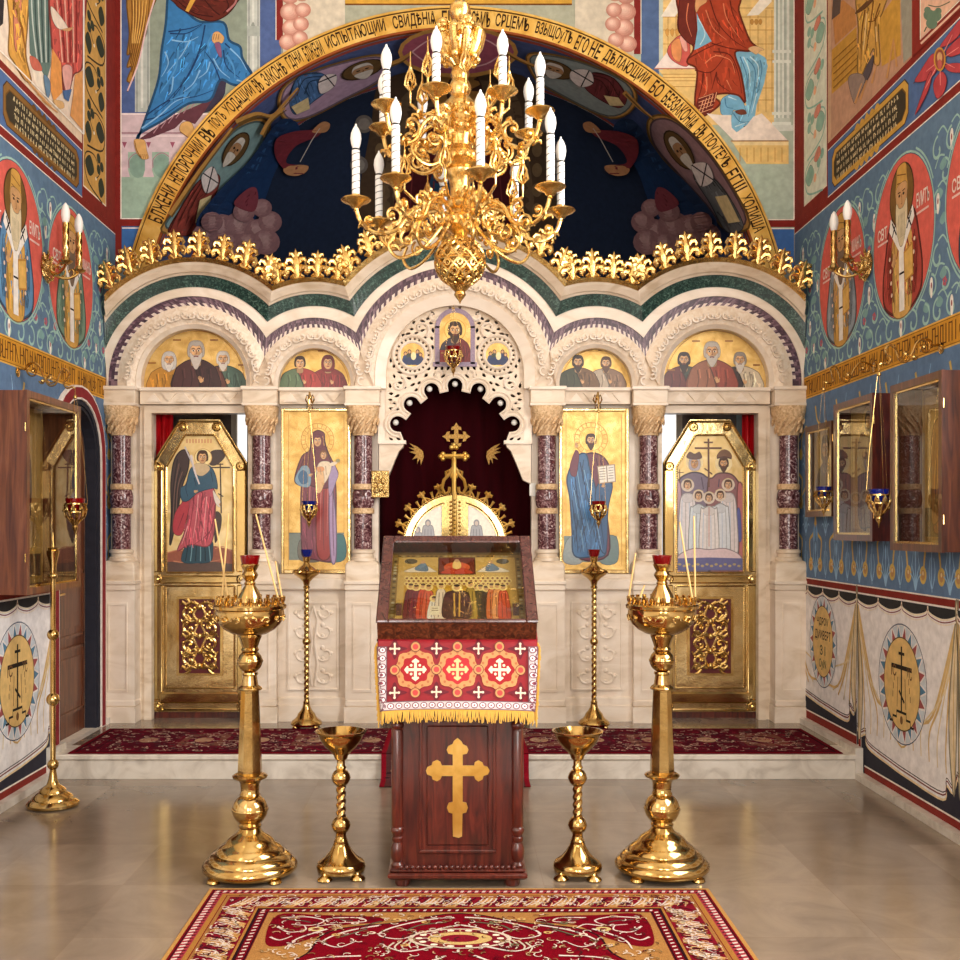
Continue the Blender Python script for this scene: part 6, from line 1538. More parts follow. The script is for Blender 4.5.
# ================================================================ HOLY GATE, CURTAINS
def gate(s,label):
    f=(lambda x:x) if s<0 else (lambda x:910-x); Y=YI+.16
    o=thing('gate_leaf',label,'gate',tuple(at(f(430),725,Y)),'leaves of the holy gate'); P=lambda mb,n,l=None: part(mb,n,o,l,off=o.location)
    o.location.z=ZD+.005
    R0=50.5; cy=545.5
    Q=lambda R,a0=180,a1=92,n=16:[(455+R*math.cos(math.radians(a0+(a1-a0)*k/n)),cy-R*math.sin(math.radians(a0+(a1-a0)*k/n))) for k in range(n+1)]
    g=lambda L:[(xi(f(x),Y),max(ZD+.005,zi(y,Y))) for x,y in L]
    outl=[(404.5,727)]+Q(R0)+[(453.2,495),(453.2,727)]
    hole=[(412.5,600)]+[(x,y) for x,y in Q(42.5,180,108)]+[(441.5,600)]
    m=MB(); m.prism(g(outl),Y,Y+.04,'brass_polished',holes=[g(hole)]); P(m,'leaf')
    m=MB(); m.prism(g(hole),Y+.01,Y+.03,'iconpaint',col=(246,238,220)); P(m,'panel','cream painted panel')
    p=Paint(surf_y(Y+.0095),'iconpaint'); C=(164,164,168)
    for x,y,h in (((417.5,528,26),(428,521,34)) if s<0 else ((476.5,521,34),)):
        p.spl([(x-6,y+h),(x-5.5,y+8),(x-2,y+4),(x+2,y+4),(x+5.5,y+8),(x+7,y+h)],C); p.ell(x,y+2,3.0,3.6,shade(C,.85)); p.ell(x,y+2.4,1.7,2.3,(196,180,168))
        for k in range(3): p.line([(x-3+3*k,y+8),(x-4+4*k,y+h)],.6,shade(C,.75))
    P(p.mb,'painting')
    m=MB(); B=Q(44,180,104); m.tube([(w[0],Y-.003,w[1]) for w in g(B)],.006,'brass',6)
    for k,w in enumerate(g(Q(R0+1,176,95,36))): m.sphere((w[0],Y-.002,w[1]),.009,'brass',6)
    for k in range(22): w=g([(450.5,502+4*k)])[0]; m.sphere((w[0],Y-.004,w[1]),.010,'brass',6)
    P(m,'beaded_border')
    for k in range(5):
        m=MB(); a=math.radians(176-k*17.5); ca,sa=math.cos(a),math.sin(a)
        T=lambda u,v:(lambda w:(w[0],Y+.015,w[1]))(g([(455+(R0+1+u)*ca-v*sa,cy-(R0+1+u)*sa-v*ca)])[0])
        m.tube([T(0,0),T(4,0),T(7,0)],.010,'gold_leaf',6)
        for d in (-1,1): m.tube([T(7,0),T(9.5,d*1.2),T(10,d*3.2),T(8.2,d*3.4)],[.014,.016,.014,.008],'gold_leaf',6); m.tube([T(0,d*5),T(2.5,d*3.2),T(5,d*.6)],.007,'gold_leaf',6)
        m.tube([T(7,0),T(10,0),T(13,0)],[.016,.018,.003],'gold_leaf',6); m.tube([T(0,8.2),T(3,8.2),T(6.5,8.2)],[.009,.008,.013],'gold_leaf',6)
        P(m,'finial')
    if s<0:
        m=MB(); T=lambda x,y,d=0:(lambda w:(w[0],Y-.012-d,w[1]))(g([(x,y)])[0]) if True else None
        f2=lambda x,y,d=0:(xi(x,Y),Y-.012-d,zi(y,Y))
        m.tube([f2(454.5,727),f2(454.5,492)],.018,'gold_leaf',8)
        for k in range(40): m.sphere(f2(454.5,500+4*k,.016),.009,'brass',6)
        P(m,'astragal','beaded centre post')
        m=MB(); m.tube([f2(454,494),f2(454,452)],.018,'gold_leaf',8); m.tube([f2(444,456.5),f2(464,456.5)],.019,'gold_leaf',8)
        for x,y in ((454,447.5),(443,456.5),(465,456.5)):
            for a in range(3): an=a*2*PI/3+{0:-PI/2}.get(0); d=4.2; b={(454,447.5):-PI/2,(443,456.5):PI,(465,456.5):0}[(x,y)]; an=b+(a-1)*1.57; m.sphere(f2(x+2.4*math.cos(an),y+2.4*math.sin(an)),.019,'gold_leaf',10)
            m.sphere(f2(x,y),.014,'gold_leaf',10)
        for d in (-1,1):
            m.tube([f2(454+d*1.5,468),f2(454+d*4.5,474),f2(454+d*10,480),f2(454+d*12,488),f2(454+d*9,494),f2(454+d*5,492),f2(454+d*4.5,487)],.013,'gold_leaf',6); m.tube([f2(454+d*2,478),f2(454+d*5,470),f2(454+d*8,472),f2(454+d*7.5,476)],.011,'gold_leaf',6)
        P(m,'cross','gilded three lobed cross on scrolls')
gate(-1,'gilded gate leaf with two grey figures and the tall cross')
gate(1,'gilded gate leaf with one grey figure, right half of the holy gate')
def curtain(name,label,x0,x1,y0,y1,Y,mat,n,amp,off=None,cat='curtain'):
    A,B=xi(x0,Y),xi(x1,Y); zt=zi(y0,Y); zb=max(ZD+.01,zi(y1,Y)); v=[]; f=[]; N=n*10; M=6
    for j in range(M+1):
        for i in range(N+1):
            t=i/N; v.append((A+(B-A)*t, Y+amp*math.sin(t*n*2*PI+.4*math.sin(t*9))*(.6+.4*j/M)+amp*.3*math.sin(t*n*5.3), zt+(zb-zt)*j/M))
    for j in range(M):
        for i in range(N): a=j*(N+1)+i; f.append((a,a+1,a+N+2,a+N+1))
    o=thing(name,label,cat,((A+B)/2,Y,zb)); m=MB(); m.add(v,f,mat,None,True); w=part(m,'cloth',o,off=o.location)
    sm=w.modifiers.new('s','SOLIDIFY'); sm.thickness=.006
    r=MB(); r.tube([(A-.05,Y,zt-.01),(B+.05,Y,zt-.01)],.014,'brass',8); part(r,'rod',o,off=o.location)
    return o,Y-amp*1.4-.004
oc,yc=curtain('altar_curtain','dark maroon velvet curtain with gold cross, hanging behind the holy gate',372,538,362,728,YI+.42,'velvet',9,.018)
Yk=yc-.004
m=MB(); f=lambda x,y:(xi(x,Yk),zi(y,Yk))
def trefcross(cx,cy,s):
    L=[]
    for k in range(4):
        a=k*PI/2; c,q=math.cos(a),math.sin(a)
        for u,v in ((2.2,-2.2),(7,-2.0),(6.4,-5.2),(9.6,-4.6),(10.2,-2.4),(14,0),(10.2,2.4),(9.6,4.6),(6.4,5.2),(7,2.0)):
            L.append((cx+s*(u*c-v*q),cy+s*(u*q+v*c)))
    return L
m.prism([f(x,y) for x,y in trefcross(456.3,436.5,1.0)],Yk,Yk+.004,'gold_thread')
part(m,'embroidered_cross',oc,'gold embroidered cross',off=oc.location)
for s in (-1,1):
    g=(lambda x:x) if s<0 else (lambda x:910-x); z=Z(380,410,6.4)
    L=z([(187,212),(240,235),(275,265),(280,300),(262,352),(255,310),(238,345),(240,305),(205,318),(232,285),(186,268),(225,262),(183,240),(222,245)])
    m=MB(); m.prism([f(g(x),y) for x,y in L],Yk,Yk+.004,'gold_thread'); part(m,'embroidered_rays',oc,'gold embroidered corner motif',off=oc.location)
curtain('red_curtain','bright red curtain behind the head of the left gilded door',150,173,405,700,YI+.36,'red_silk',3,.02)
curtain('red_curtain','bright red curtain behind the head of the right gilded door',742,761,405,700,YI+.36,'red_silk',3,.02)
# daylight from the altar windows seen through the door heads
sw,b,n,l=newmat('window_daylight'); b.inputs['Emission Color'].default_value=(1,1,1,1); b.inputs['Emission Strength'].default_value=1.2; b.inputs['Base Color'].default_value=(.8,.8,.8,1)
for k,(x0,x1) in enumerate(((-1.92,-1.83),(1.62,1.95))):
    w=MB(); w.box(x0,x1,9.72,9.74,1.2,2.62,'window_daylight')
    for a,c in ((x0-.05,x0),(x1,x1+.05)): w.box(a,c,9.68,9.75,1.15,2.67,'plaster')
    w.box(x0,x1,9.68,9.75,2.62,2.67,'plaster'); w.box(x0,x1,9.68,9.75,1.15,1.2,'plaster'); struct('window_%d'%(5+k),w)
# small carved icon and a light switch on the gate jambs
Y=YI+.04
o=thing('relief_icon','small dark bronze relief icon on the left jamb of the holy gate','icon',tuple(at(380.5,498,Y)))
m=MB(); m.cbox(xi(371.5,Y),xi(389,Y),Y,Y+.03,zi(497.5,Y),zi(470.5,Y),'brass_worked',.004); part(m,'plate',o,off=o.location)
m=MB(); 
for k,(x,y,r) in enumerate(((377,480,.02),(383,481,.02),(380,487,.026),(376,490,.018),(385,490,.018))): w=at(x,y,Y); m.sphere((w.x,w.y-.002,w.z),r,'brass_worked',10,sz=1.4,sy=.6)
part(m,'relief',o,'worn relief figures',off=o.location)
o=thing('light_switch','white light switch on the right jamb of the holy gate','switch',tuple(at(532,491,Y+.12)))
m=MB(); m.cbox(xi(529.5,Y+.12),xi(535.5,Y+.12),Y+.12,Y+.135,zi(496,Y+.12),zi(483,Y+.12),'switch_plastic',.003); part(m,'plate',o,off=o.location); m=MB(); m.cbox(xi(531,Y+.12),xi(534,Y+.12),Y+.115,Y+.125,zi(493,Y+.12),zi(486,Y+.12),'switch_plastic',.002); part(m,'rocker',o,off=o.location)
# ================================================================ FURNISHINGS
def sub(mb,name,parent,label=None): return mb.build(name,parent,label)
B='brass'
# ---------------- large candle stands
def candle_stand(label,loc):
    t=thing('candle_stand',label,'candle stand',loc,'large brass candle stands')
    m=MB(); m.lathe([(0,.012),(.17,.012),(.196,.018),(.207,.03),(.208,.045),(.196,.062),(.185,.068),(.182,.078),(.168,.092),(.150,.100),(.146,.112),(.128,.128),(.108,.140),(.104,.150),(.085,.168),(.060,.182),(.052,.192),(.046,.205),(.050,.212),(.050,.218),(.042,.226),(.040,.240)],'brass',n=40)
    sub(m,'base',t)
    for k in range(4):
        m=MB(); a=PI/4+k*PI/2; m.lathe([(0,0),(.026,0),(.032,.006),(.028,.016),(.014,.022),(0,.024)],'brass',(.185*math.cos(a),.185*math.sin(a),0),14); sub(m,'foot',t)
    m=MB(); m.sphere((0,0,.285),.078,'brass',28,.92); m.lathe([(.079,.280),(.081,.284),(.081,.288),(.079,.292)],'brass',n=28); sub(m,'knop',t)
    m=MB(); m.lathe([(.040,.345),(.046,.352),(.040,.362),(.042,.40),(.05,.415),(.074,.425),(.078,.434),(.066,.442),(.050,.446)],'brass',n=28); sub(m,'collar',t)
    m=MB(); m.lathe([(.052,.444),(.054,.452),(.054,.46),(.040,.80),(.040,.812),(.036,.815)],'brass',n=8,smooth=False,phase=PI/8); sub(m,'shaft',t,'octagonal tapering shaft')
    m=MB(); m.lathe([(.050,.812),(.054,.818),(.048,.826),(.036,.834),(.032,.86),(.030,.875),(.036,.882),(.034,.89)],'brass',n=24); m.sphere((0,0,.938),.055,'brass',24,.95); m.lathe([(.056,.934),(.058,.938),(.058,.943),(.056,.946)],'brass',n=24); m.lathe([(.036,.982),(.040,.99),(.034,1.0),(.046,1.035),(.052,1.048),(.050,1.054)],'brass',n=24); sub(m,'knop',t)
    m=MB(); m.lathe([(.045,1.052),(.075,1.06),(.108,1.078),(.132,1.10),(.147,1.128),(.150,1.15),(.149,1.165),(.158,1.172),(.160,1.184),(.154,1.190),(.140,1.190),(.136,1.182),(.05,1.180)],'brass',n=40)
    for k in range(14):
        a=2*PI*k/14
        G=lambda u,v:(lambda aa,zz:((.150-.30*max(0,1.135-zz))*math.cos(aa)*1.015,(.150-.30*max(0,1.135-zz))*math.sin(aa)*1.015,zz))(a+u/.145,1.125+v)
        m.tube([G(u,v) for u,v in spiral(0,0,.022,.005,0 if k%2 else PI,(5 if k%2 else PI-5),10)],.0045,'brass_worked',5)
    sub(m,'bowl',t,'bowl chased with scrolls')
    m=MB(); m.lathe([(.078,1.180),(.076,1.192),(.058,1.20),(.054,1.215),(.046,1.235),(.030,1.262),(.022,1.275),(.026,1.282),(.020,1.290),(.030,1.305),(.036,1.318),(.030,1.330),(.026,1.335),(.034,1.350),(.040,1.362),(.040,1.366),(0,1.366)],'brass',n=26); sub(m,'lamp_stem',t)
    m=MB(); m.lathe([(0,1.358),(.030,1.358),(.036,1.366),(.044,1.405),(.042,1.405),(.034,1.37),(0,1.366)],'red_glass',n=22); sub(m,'glass_cup',t,'red glass cup')
    first=None
    for R,n,z in ((.146,24,1.188),(.112,16,1.182)):
        for k in range(n):
            a=2*PI*(k+.5)/n
            if first is None:
                m=MB(); m.lathe([(.004,0),(.004,.012),(.0075,.016),(.009,.036),(.0075,.036),(.006,.02),(0,.02)],'brass',n=8); first=sub(m,'candle_socket',t); o=first
            else: o=first.copy(); COL.objects.link(o); o.parent=t
            o.location=(R*math.cos(a),R*math.sin(a),z)
    return t
def gpt(px,Y,z=0): return (xi(px,Y),Y,z)
LS,RS=gpt(250,4.85),gpt(662,4.87)
candle_stand('tall brass candle stand with red glass cup, left of the lectern',LS)
candle_stand('tall brass candle stand with red glass cup, right of the lectern',RS)
def taper(p0,p1,label):
    p0,p1=Vector(p0),Vector(p1); m=MB(); d=p1-p0
    m.tube([(0,0,0),d*.5,d],[.0042,.004,.0035],'wax_taper',8); m.tube([d,d*1.012],[.0008,.0008],'black_line',5)
    o=m.build('taper_candle'); o.location=p0; tag(o,label,'candle','thin wax candles in the stands')
for (xs,k,ptop,lab) in ((LS,9,(215,519),'thin wax taper, leftmost in the left candle stand'),(LS,10,(228.5,513),'tall thin wax taper, second from left in the left stand'),(LS,22,(255.8,514),'tall thin wax taper leaning left behind the red cup of the left stand'),(LS,23,(275.5,561),'short thin wax taper, rightmost in the left stand'),
                     (RS,11,(635.6,553),'thin wax taper, leftmost in the right candle stand'),(RS,14,(644.5,585),'stub of wax taper near the left rim of the right stand'),(RS,21,(679.6,522),'thin wax taper just right of the cup in the right stand'),(RS,22,(694,516),'tallest thin wax taper, rightmost in the right stand')):
    a=2*PI*(k+.5)/24; p0=(xs[0]+.146*math.cos(a),xs[1]+.146*math.sin(a),1.212)
    p1=at(ptop[0],ptop[1],p0[1]+.0); taper(p0,p1,lab)
# ---------------- small bowl stands
def bowl_stand(label,loc,rz=0):
    t=thing('bowl_stand',label,'bowl stand',loc,'small brass bowl stands',rz)
    m=MB(); m.lathe([(0,.022),(.085,.022),(.104,.026),(.108,.04),(.104,.056),(.098,.064),(.092,.068),(.072,.082),(.052,.105),(.036,.132),(.030,.148),(.032,.154),(.026,.16),(.022,.18),(.024,.19)],B,n=32); sub(m,'base',t)
    for k in range(4):
        m=MB(); a=PI/4+k*PI/2; m.lathe([(0,0),(.028,0),(.034,.006),(.030,.014),(.012,.026),(.010,.034)],B,(.100*math.cos(a),.100*math.sin(a),0),14); sub(m,'foot',t)
    for z in (.222,.43):
        m=MB(); m.sphere((0,0,z),.041,B,22); m.lathe([(.0415,z-.004),(.0425,z),(.0415,z+.004)],B,n=22); sub(m,'knop',t)
    m=MB(); m.twist(.019,.258,.394,B,turns=4,lobes=3,amp=.16); sub(m,'shaft',t,'twisted shaft')
    m=MB(); m.lathe([(.018,.466),(.024,.474),(.018,.486),(.018,.505),(.028,.515),(.032,.528),(.046,.545),(.068,.565),(.088,.592),(.098,.612),(.102,.622),(.112,.630),(.113,.636),(.104,.637),(.096,.626),(.06,.585),(0,.575)],B,n=36); sub(m,'bowl',t)
    return t
bowl_stand('small brass bowl stand between the left candle stand and the lectern',gpt(341,4.83),.12)
bowl_stand('small brass bowl stand between the lectern and the right candle stand',gpt(577.5,4.83),-.1)
# ---------------- slender stands
def lamp_stand(label,loc,glass):
    t=thing('oil_lamp_stand',label,'lamp stand',loc,'slim lamp stands before the tall icons')
    m=MB(); m.lathe([(0,.016),(.095,.016),(.106,.022),(.108,.034),(.098,.05),(.080,.062),(.066,.078),(.058,.098),(.040,.118),(.028,.14),(.022,.168),(.024,.176),(.018,.184),(.016,.20)],B,n=28); sub(m,'base',t)
    for k in range(4): m=MB(); a=PI/4+k*PI/2; m.sphere((.098*math.cos(a),.098*math.sin(a),.014),.02,B,10,.7); sub(m,'foot',t)
    for z0,z1 in ((.19,.575),(.61,.965)): m=MB(); m.twist(.0165,z0,z1,B,turns=9,lobes=3,amp=.15,n=14,steps=70); sub(m,'shaft',t,'twisted shaft')
    m=MB(); m.sphere((0,0,.592),.029,B,18); sub(m,'knop',t)
    m=MB(); m.lathe([(.017,.955),(.026,.965),(.018,.975),(.026,1.005),(.05,1.03),(.086,1.055),(.094,1.066),(.088,1.074),(.070,1.084),(.05,1.10),(.026,1.118),(.018,1.135),(.026,1.15),(.024,1.165),(.03,1.18),(0,1.18)],B,n=28)
    for k in range(12): a=2*PI*k/12; m.tube([(.07*math.cos(a),.07*math.sin(a),1.086),(.085*math.cos(a+.2),.085*math.sin(a+.2),1.078),(.094*math.cos(a+.1),.094*math.sin(a+.1),1.07)],.006,B,5)
    sub(m,'drip_plate',t)
    m=MB(); m.lathe([(0,1.175),(.028,1.175),(.036,1.19),(.042,1.225),(.040,1.225),(.033,1.192),(0,1.185)],glass,n=20); sub(m,'glass_cup',t,glass.replace('_',' ')+' cup')
    return t
lamp_stand('slim twisted brass lamp stand with blue glass cup before the mother and child icon',gpt(306.5,7.57,ZD),'blue_glass')
lamp_stand('slim twisted brass lamp stand with red glass cup before the blue robed icon',gpt(594,7.57,ZD),'red_glass')
def slim_stand():
    t=thing('processional_stand','very slender plain brass stand with small knobs, beside the left wall case','candle stand',gpt(53,6.03))
    m=MB(); m.lathe([(0,0),(.125,0),(.139,.008),(.141,.022),(.128,.034),(.112,.042),(.108,.054),(.090,.068),(.074,.078),(.070,.092),(.050,.108),(.036,.116),(.03,.13),(.024,.15),(.018,.19),(.016,.205)],B,n=32); sub(m,'base',t)
    for z,r in ((.228,.031),(.585,.036),(.940,.032)): m=MB(); m.sphere((0,0,z),r,B,20); sub(m,'knop',t)
    m=MB(); m.lathe([(.0145,.20),(.0145,1.25)],B,n=16); sub(m,'shaft',t)
    m=MB(); m.sphere((0,0,1.262),.026,B,18,.7); m.lathe([(.014,1.27),(.018,1.29),(.020,1.33),(.030,1.37),(.036,1.40),(.026,1.405),(.030,1.415),(.020,1.42),(0,1.42)],B,n=22); m.lathe([(.012,1.418),(.004,1.44),(.002,1.50)],B,n=10); sub(m,'candle_cup',t)
slim_stand()
# ---------------- lectern
LX=xi(457.5,4.66)
def lectern():
    t=thing('lectern','dark wooden lectern with turned corner columns and gold cross on its panel','lectern',(LX,4.9,0)); D='dark_wood'
    def P(m,n,l=None): m.v=[(a,b-4.9,c) for a,b,c in m.v]; return m.build(n,t,l)
    w=.285
    m=MB(); m.cbox(-w-.012,w+.012,4.655,5.16,.035,.062,D,.008); m.cbox(-w-.004,w+.004,4.665,5.15,.062,.078,D,.006)
    for k in range(21): x=-w+.045+k*(2*w-.09)/20; m.sphere((x,4.672,.084),.010,D,8)
    P(m,'plinth')
    for x in (-w+.05,w-.05):
        for y in (4.71,5.1): m=MB(); m.lathe([(.030,0),(.034,.01),(.034,.036)],D,(x,y,0),14); P(m,'foot')
    m=MB(); z0,z1=.078,1.0; hx=w-.055
    m.box(-w+.02,w-.02,4.705,4.73,z0,z1,D); m.box(-w+.02,-w+.045,4.73,5.12,z0,1.2,D); m.box(w-.045,w-.02,4.73,5.12,z0,1.2,D); m.box(-w+.02,w-.02,5.10,5.12,z0,1.25,D); P(m,'body')
    m=MB()
    for a,b,c,d in ((-.165,-.150,.15,.70),(.150,.165,.15,.70),(-.165,.165,.135,.15),(-.165,.165,.70,.715)): m.cbox(a,b,4.695,4.71,c,d,D,.004)
    for a,b,c,d in ((-.150,-.132,.15,.70),(.132,.150,.15,.70),(-.132,.132,.15,.168),(-.132,.132,.682,.70)): m.box(a,b,4.700,4.71,c,d,D)
    m.cbox(-.132,.132,4.699,4.71,.168,.682,D,.006); P(m,'front_panel')
    for x in (-w+.028,w-.028):
        m=MB(); r=.026
        m.lathe([(.026,.078),(.027,.09),(.024,.094),(.020,.102),(.026,.115),(.029,.14),(.027,.165),(.019,.185),(.024,.192),(.024,.205),(.019,.21),(.024,.222),(.029,.232),(.029,.242),(.023,.25),(.025,.26),(.0255,.66),(.022,.668),(.028,.676),(.029,.69),(.022,.70),(.026,.71),(.026,.725),(.019,.74),(.022,.78),(.026,.80),(.026,.90)],D,(x,4.70,0),20); P(m,'corner_column')
    m=MB(); # sloping top
    m.loft([[(-w,4.665,1.0),(w,4.665,1.0),(w,5.13,1.0),(-w,5.13,1.0)],[(-w-.02,4.66,1.030),(w+.02,4.66,1.030),(w+.02,5.15,1.373),(-w-.02,5.15,1.373)]],D,None,False); P(m,'sloping_top')
    m=MB(); z=Z(370,700,4.8); pts=z([(420,183),(440,200),(446,213),(465,222),(473,240),(465,258),(445,262),(445,315),(500,315),(503,300),(520,290),(540,300),(545,315),(565,322),(575,340),(565,358),(545,365),(540,382),(520,392),(505,380),(500,365),(445,365),(445,490),(462,494),(470,517),(462,540),(444,545),(442,655),(425,662),(398,655),(396,545),(378,540),(369,517),(378,494),(397,490),(397,365),(345,365),(338,380),(322,390),(300,382),(296,366),(275,358),(268,340),(276,322),(296,314),(300,298),(322,288),(338,298),(345,315),(397,315),(397,262),(376,258),(368,240),(376,222),(396,212),(402,198)])
    Y=4.693; m.prism([(xi(x,Y)-LX,zi(y,Y)) for x,y in pts],Y,Y+.008,'gold_leaf'); P(m,'cross','gilded three lobed cross with a lower crossbar')
lectern()
# ---------------- icon case lying on the lectern
TA=math.radians(35)
def icon_case():
    cx=xi(457,4.60); o=Vector((cx,4.665,1.048))
    t=thing('icon_case','glazed dark wooden icon case lying tilted on the lectern, many small figures inside','icon case',tuple(o))
    ex,ey,ez=Vector((1,0,0)),Vector((0,math.cos(TA),math.sin(TA))),Vector((0,-math.sin(TA),math.cos(TA)))
    M=lambda m:(setattr(m,'v',[tuple(ex*a+ey*b+ez*c) for a,b,c in m.v]),m)[1]
    W2,L,T=.336,.61,.098
    m=MB(); m.box(-W2,W2,0,.02,0,T,'burl_wood'); m.box(-W2,-W2+.02,.02,L,0,T,'plum_wood'); m.box(W2-.02,W2,.02,L,0,T,'plum_wood'); m.box(-W2+.02,W2-.02,L-.02,L,0,T,'dark_wood'); m.box(-W2+.02,W2-.02,.02,L-.02,0,.02,'dark_wood')
    m.box(-W2-.004,W2+.004,-.004,.004,T*.0,T*.06,'dark_wood'); M(m).build('case',t)
    m=MB(); f=.046
    for a,b,c,d in ((-W2-.004,-W2+f,-.006,L+.004),(W2-f,W2+.004,-.006,L+.004),(-W2+f,W2-f,-.006,.016),(-W2+f,W2-f,L-f,L+.004)): m.cbox(a,b,c,d,T,T+.014,'plum_wood',.005)
    M(m).build('lid_frame',t)
    m=MB(); m.box(-W2+f-.003,W2-f+.003,.014,L-f+.003,T+.004,T+.008,'case_pane'); M(m).build('glass_pane',t,'glass pane')
    m=MB(); m.box(-W2+.035,W2-.035,.03,L-.04,.03,.045,'iconpaint',(110,84,44)); q=M(m).build('icon',t,'icon of a crowd on gold')
    surf=lambda u,v,l: ex*u+ey*v+ez*(.045+l)
    p=Paint(surf,'iconpaint')
    a,b=W2-.04,.55
    p.rect(-a,.035,a,b,(150,116,60)); p.rect(-a+.03,.06,a-.03,b-.02,(206,168,92)); p.dl=1e-6
    random.seed(4); p.st[0]+=2e-5
    for k in range(46):
        s=-1 if k%2 else 1; y=.05+.49*(k//2)/23; p.ell(s*(a-.016),y,.008,.007,random.choice(((170,150,100),(90,70,40),(200,190,160))))
    for k in range(24): p.ell(-a+.03+k*.0215,b-.010,.008,.005,random.choice(((170,150,100),(90,70,40))))
    p.dl=2e-5
    p.rect(-.085,.40,.085,.53,(70,40,24)); p.rect(-.08,.405,.08,.525,(110,40,26)); p.ell(0,.455,.06,.04,(206,90,50)); p.ell(0,.47,.02,.04,(240,200,120)); p.ell(0,.505,.011,.012,SKIN); p.spl([(-.07,.41),(-.03,.45),(0,.44),(.03,.45),(.07,.41)],(190,60,36))
    for s in (-1,1):
        p.spl([(s*.1,.43),(s*.15,.47),(s*.22,.44),(s*.23,.42),(s*.1,.42)],(230,214,190)); p.spl([(s*.13,.43),(s*.15,.49),(s*.19,.45),(s*.18,.43)],(110,130,150)); p.ell(s*.155,.495,.011,.012,SKIN); p.ell(s*.21,.50,.03,.02,(90,80,60))
    p.rect(-.235,.07,.235,.33,(200,150,50)); p.rect(-.1,.10,.1,.30,(214,168,60)); p.line([(-.235,.08),(.235,.08)],.012,(90,80,40),smooth=False)
    # rows of haloes at the back and the standing crowd
    for r in range(3):
        for k in range(22): x=-.225+.45*k/21+(.01 if r%2 else 0); p.ell(x,.375-.022*r,.011,.014,(236,206,130)); p.ell(x,.373-.022*r,.006,.008,(150,96,60))
    random.seed(12)
    for x,h,c in ((-.205,.26,(112,36,46)),(-.18,.25,(120,40,56)),(-.15,.26,(200,70,44)),(-.125,.25,(206,90,60)),(-.1,.16,(230,220,206)),(.085,.25,(70,60,44)),(.105,.25,(90,80,50)),(.13,.24,(60,50,44)),(.155,.26,(206,110,60)),(.18,.26,(226,150,90)),(.205,.25,(206,80,50)),(-.07,.26,(226,206,180)),(.06,.27,(170,140,60))):
        z0=.085; p.spl([(x-.026,z0),(x-.022,z0+h*.6),(x-.012,z0+h*.78),(x+.012,z0+h*.78),(x+.022,z0+h*.6),(x+.026,z0)],c)
        for k in range(2): p.line([(x-.008+.016*k,z0+h*.7),(x-.01+.02*k,z0+.01)],.004,shade(c,.65))
        p.ell(x,z0+h*.87,.020,.024,(240,210,130)); p.ell(x,z0+h*.87,.011,.015,SKIN); p.ell(x,z0+h*.92,.011,.008,(90,60,40))
    p.spl([(-.062,.10),(-.055,.24),(-.03,.275),(.03,.275),(.055,.24),(.062,.10),(0,.09)],(72,40,44)); p.line([(-.012,.26),(-.01,.1)],.007,(206,160,70)); p.line([(.012,.26),(.01,.1)],.007,(206,160,70)); p.ell(0,.30,.024,.028,(244,214,136)); p.ell(0,.30,.013,.017,SKIN); p.ell(0,.315,.014,.010,(60,40,34))
    for s in (-1,1): p.spl([(s*.045,.235),(s*.058,.21),(s*.02,.19),(s*.015,.205)],(90,52,54))
    p.rect(-.115,.11,-.075,.17,(236,222,190)); p.line([(-.109,.155),(-.081,.155)],.004,(120,90,60),smooth=False); p.line([(-.109,.14),(-.081,.14)],.004,(120,90,60),smooth=False)
    p.mb.build('icon_painting',t)
icon_case()
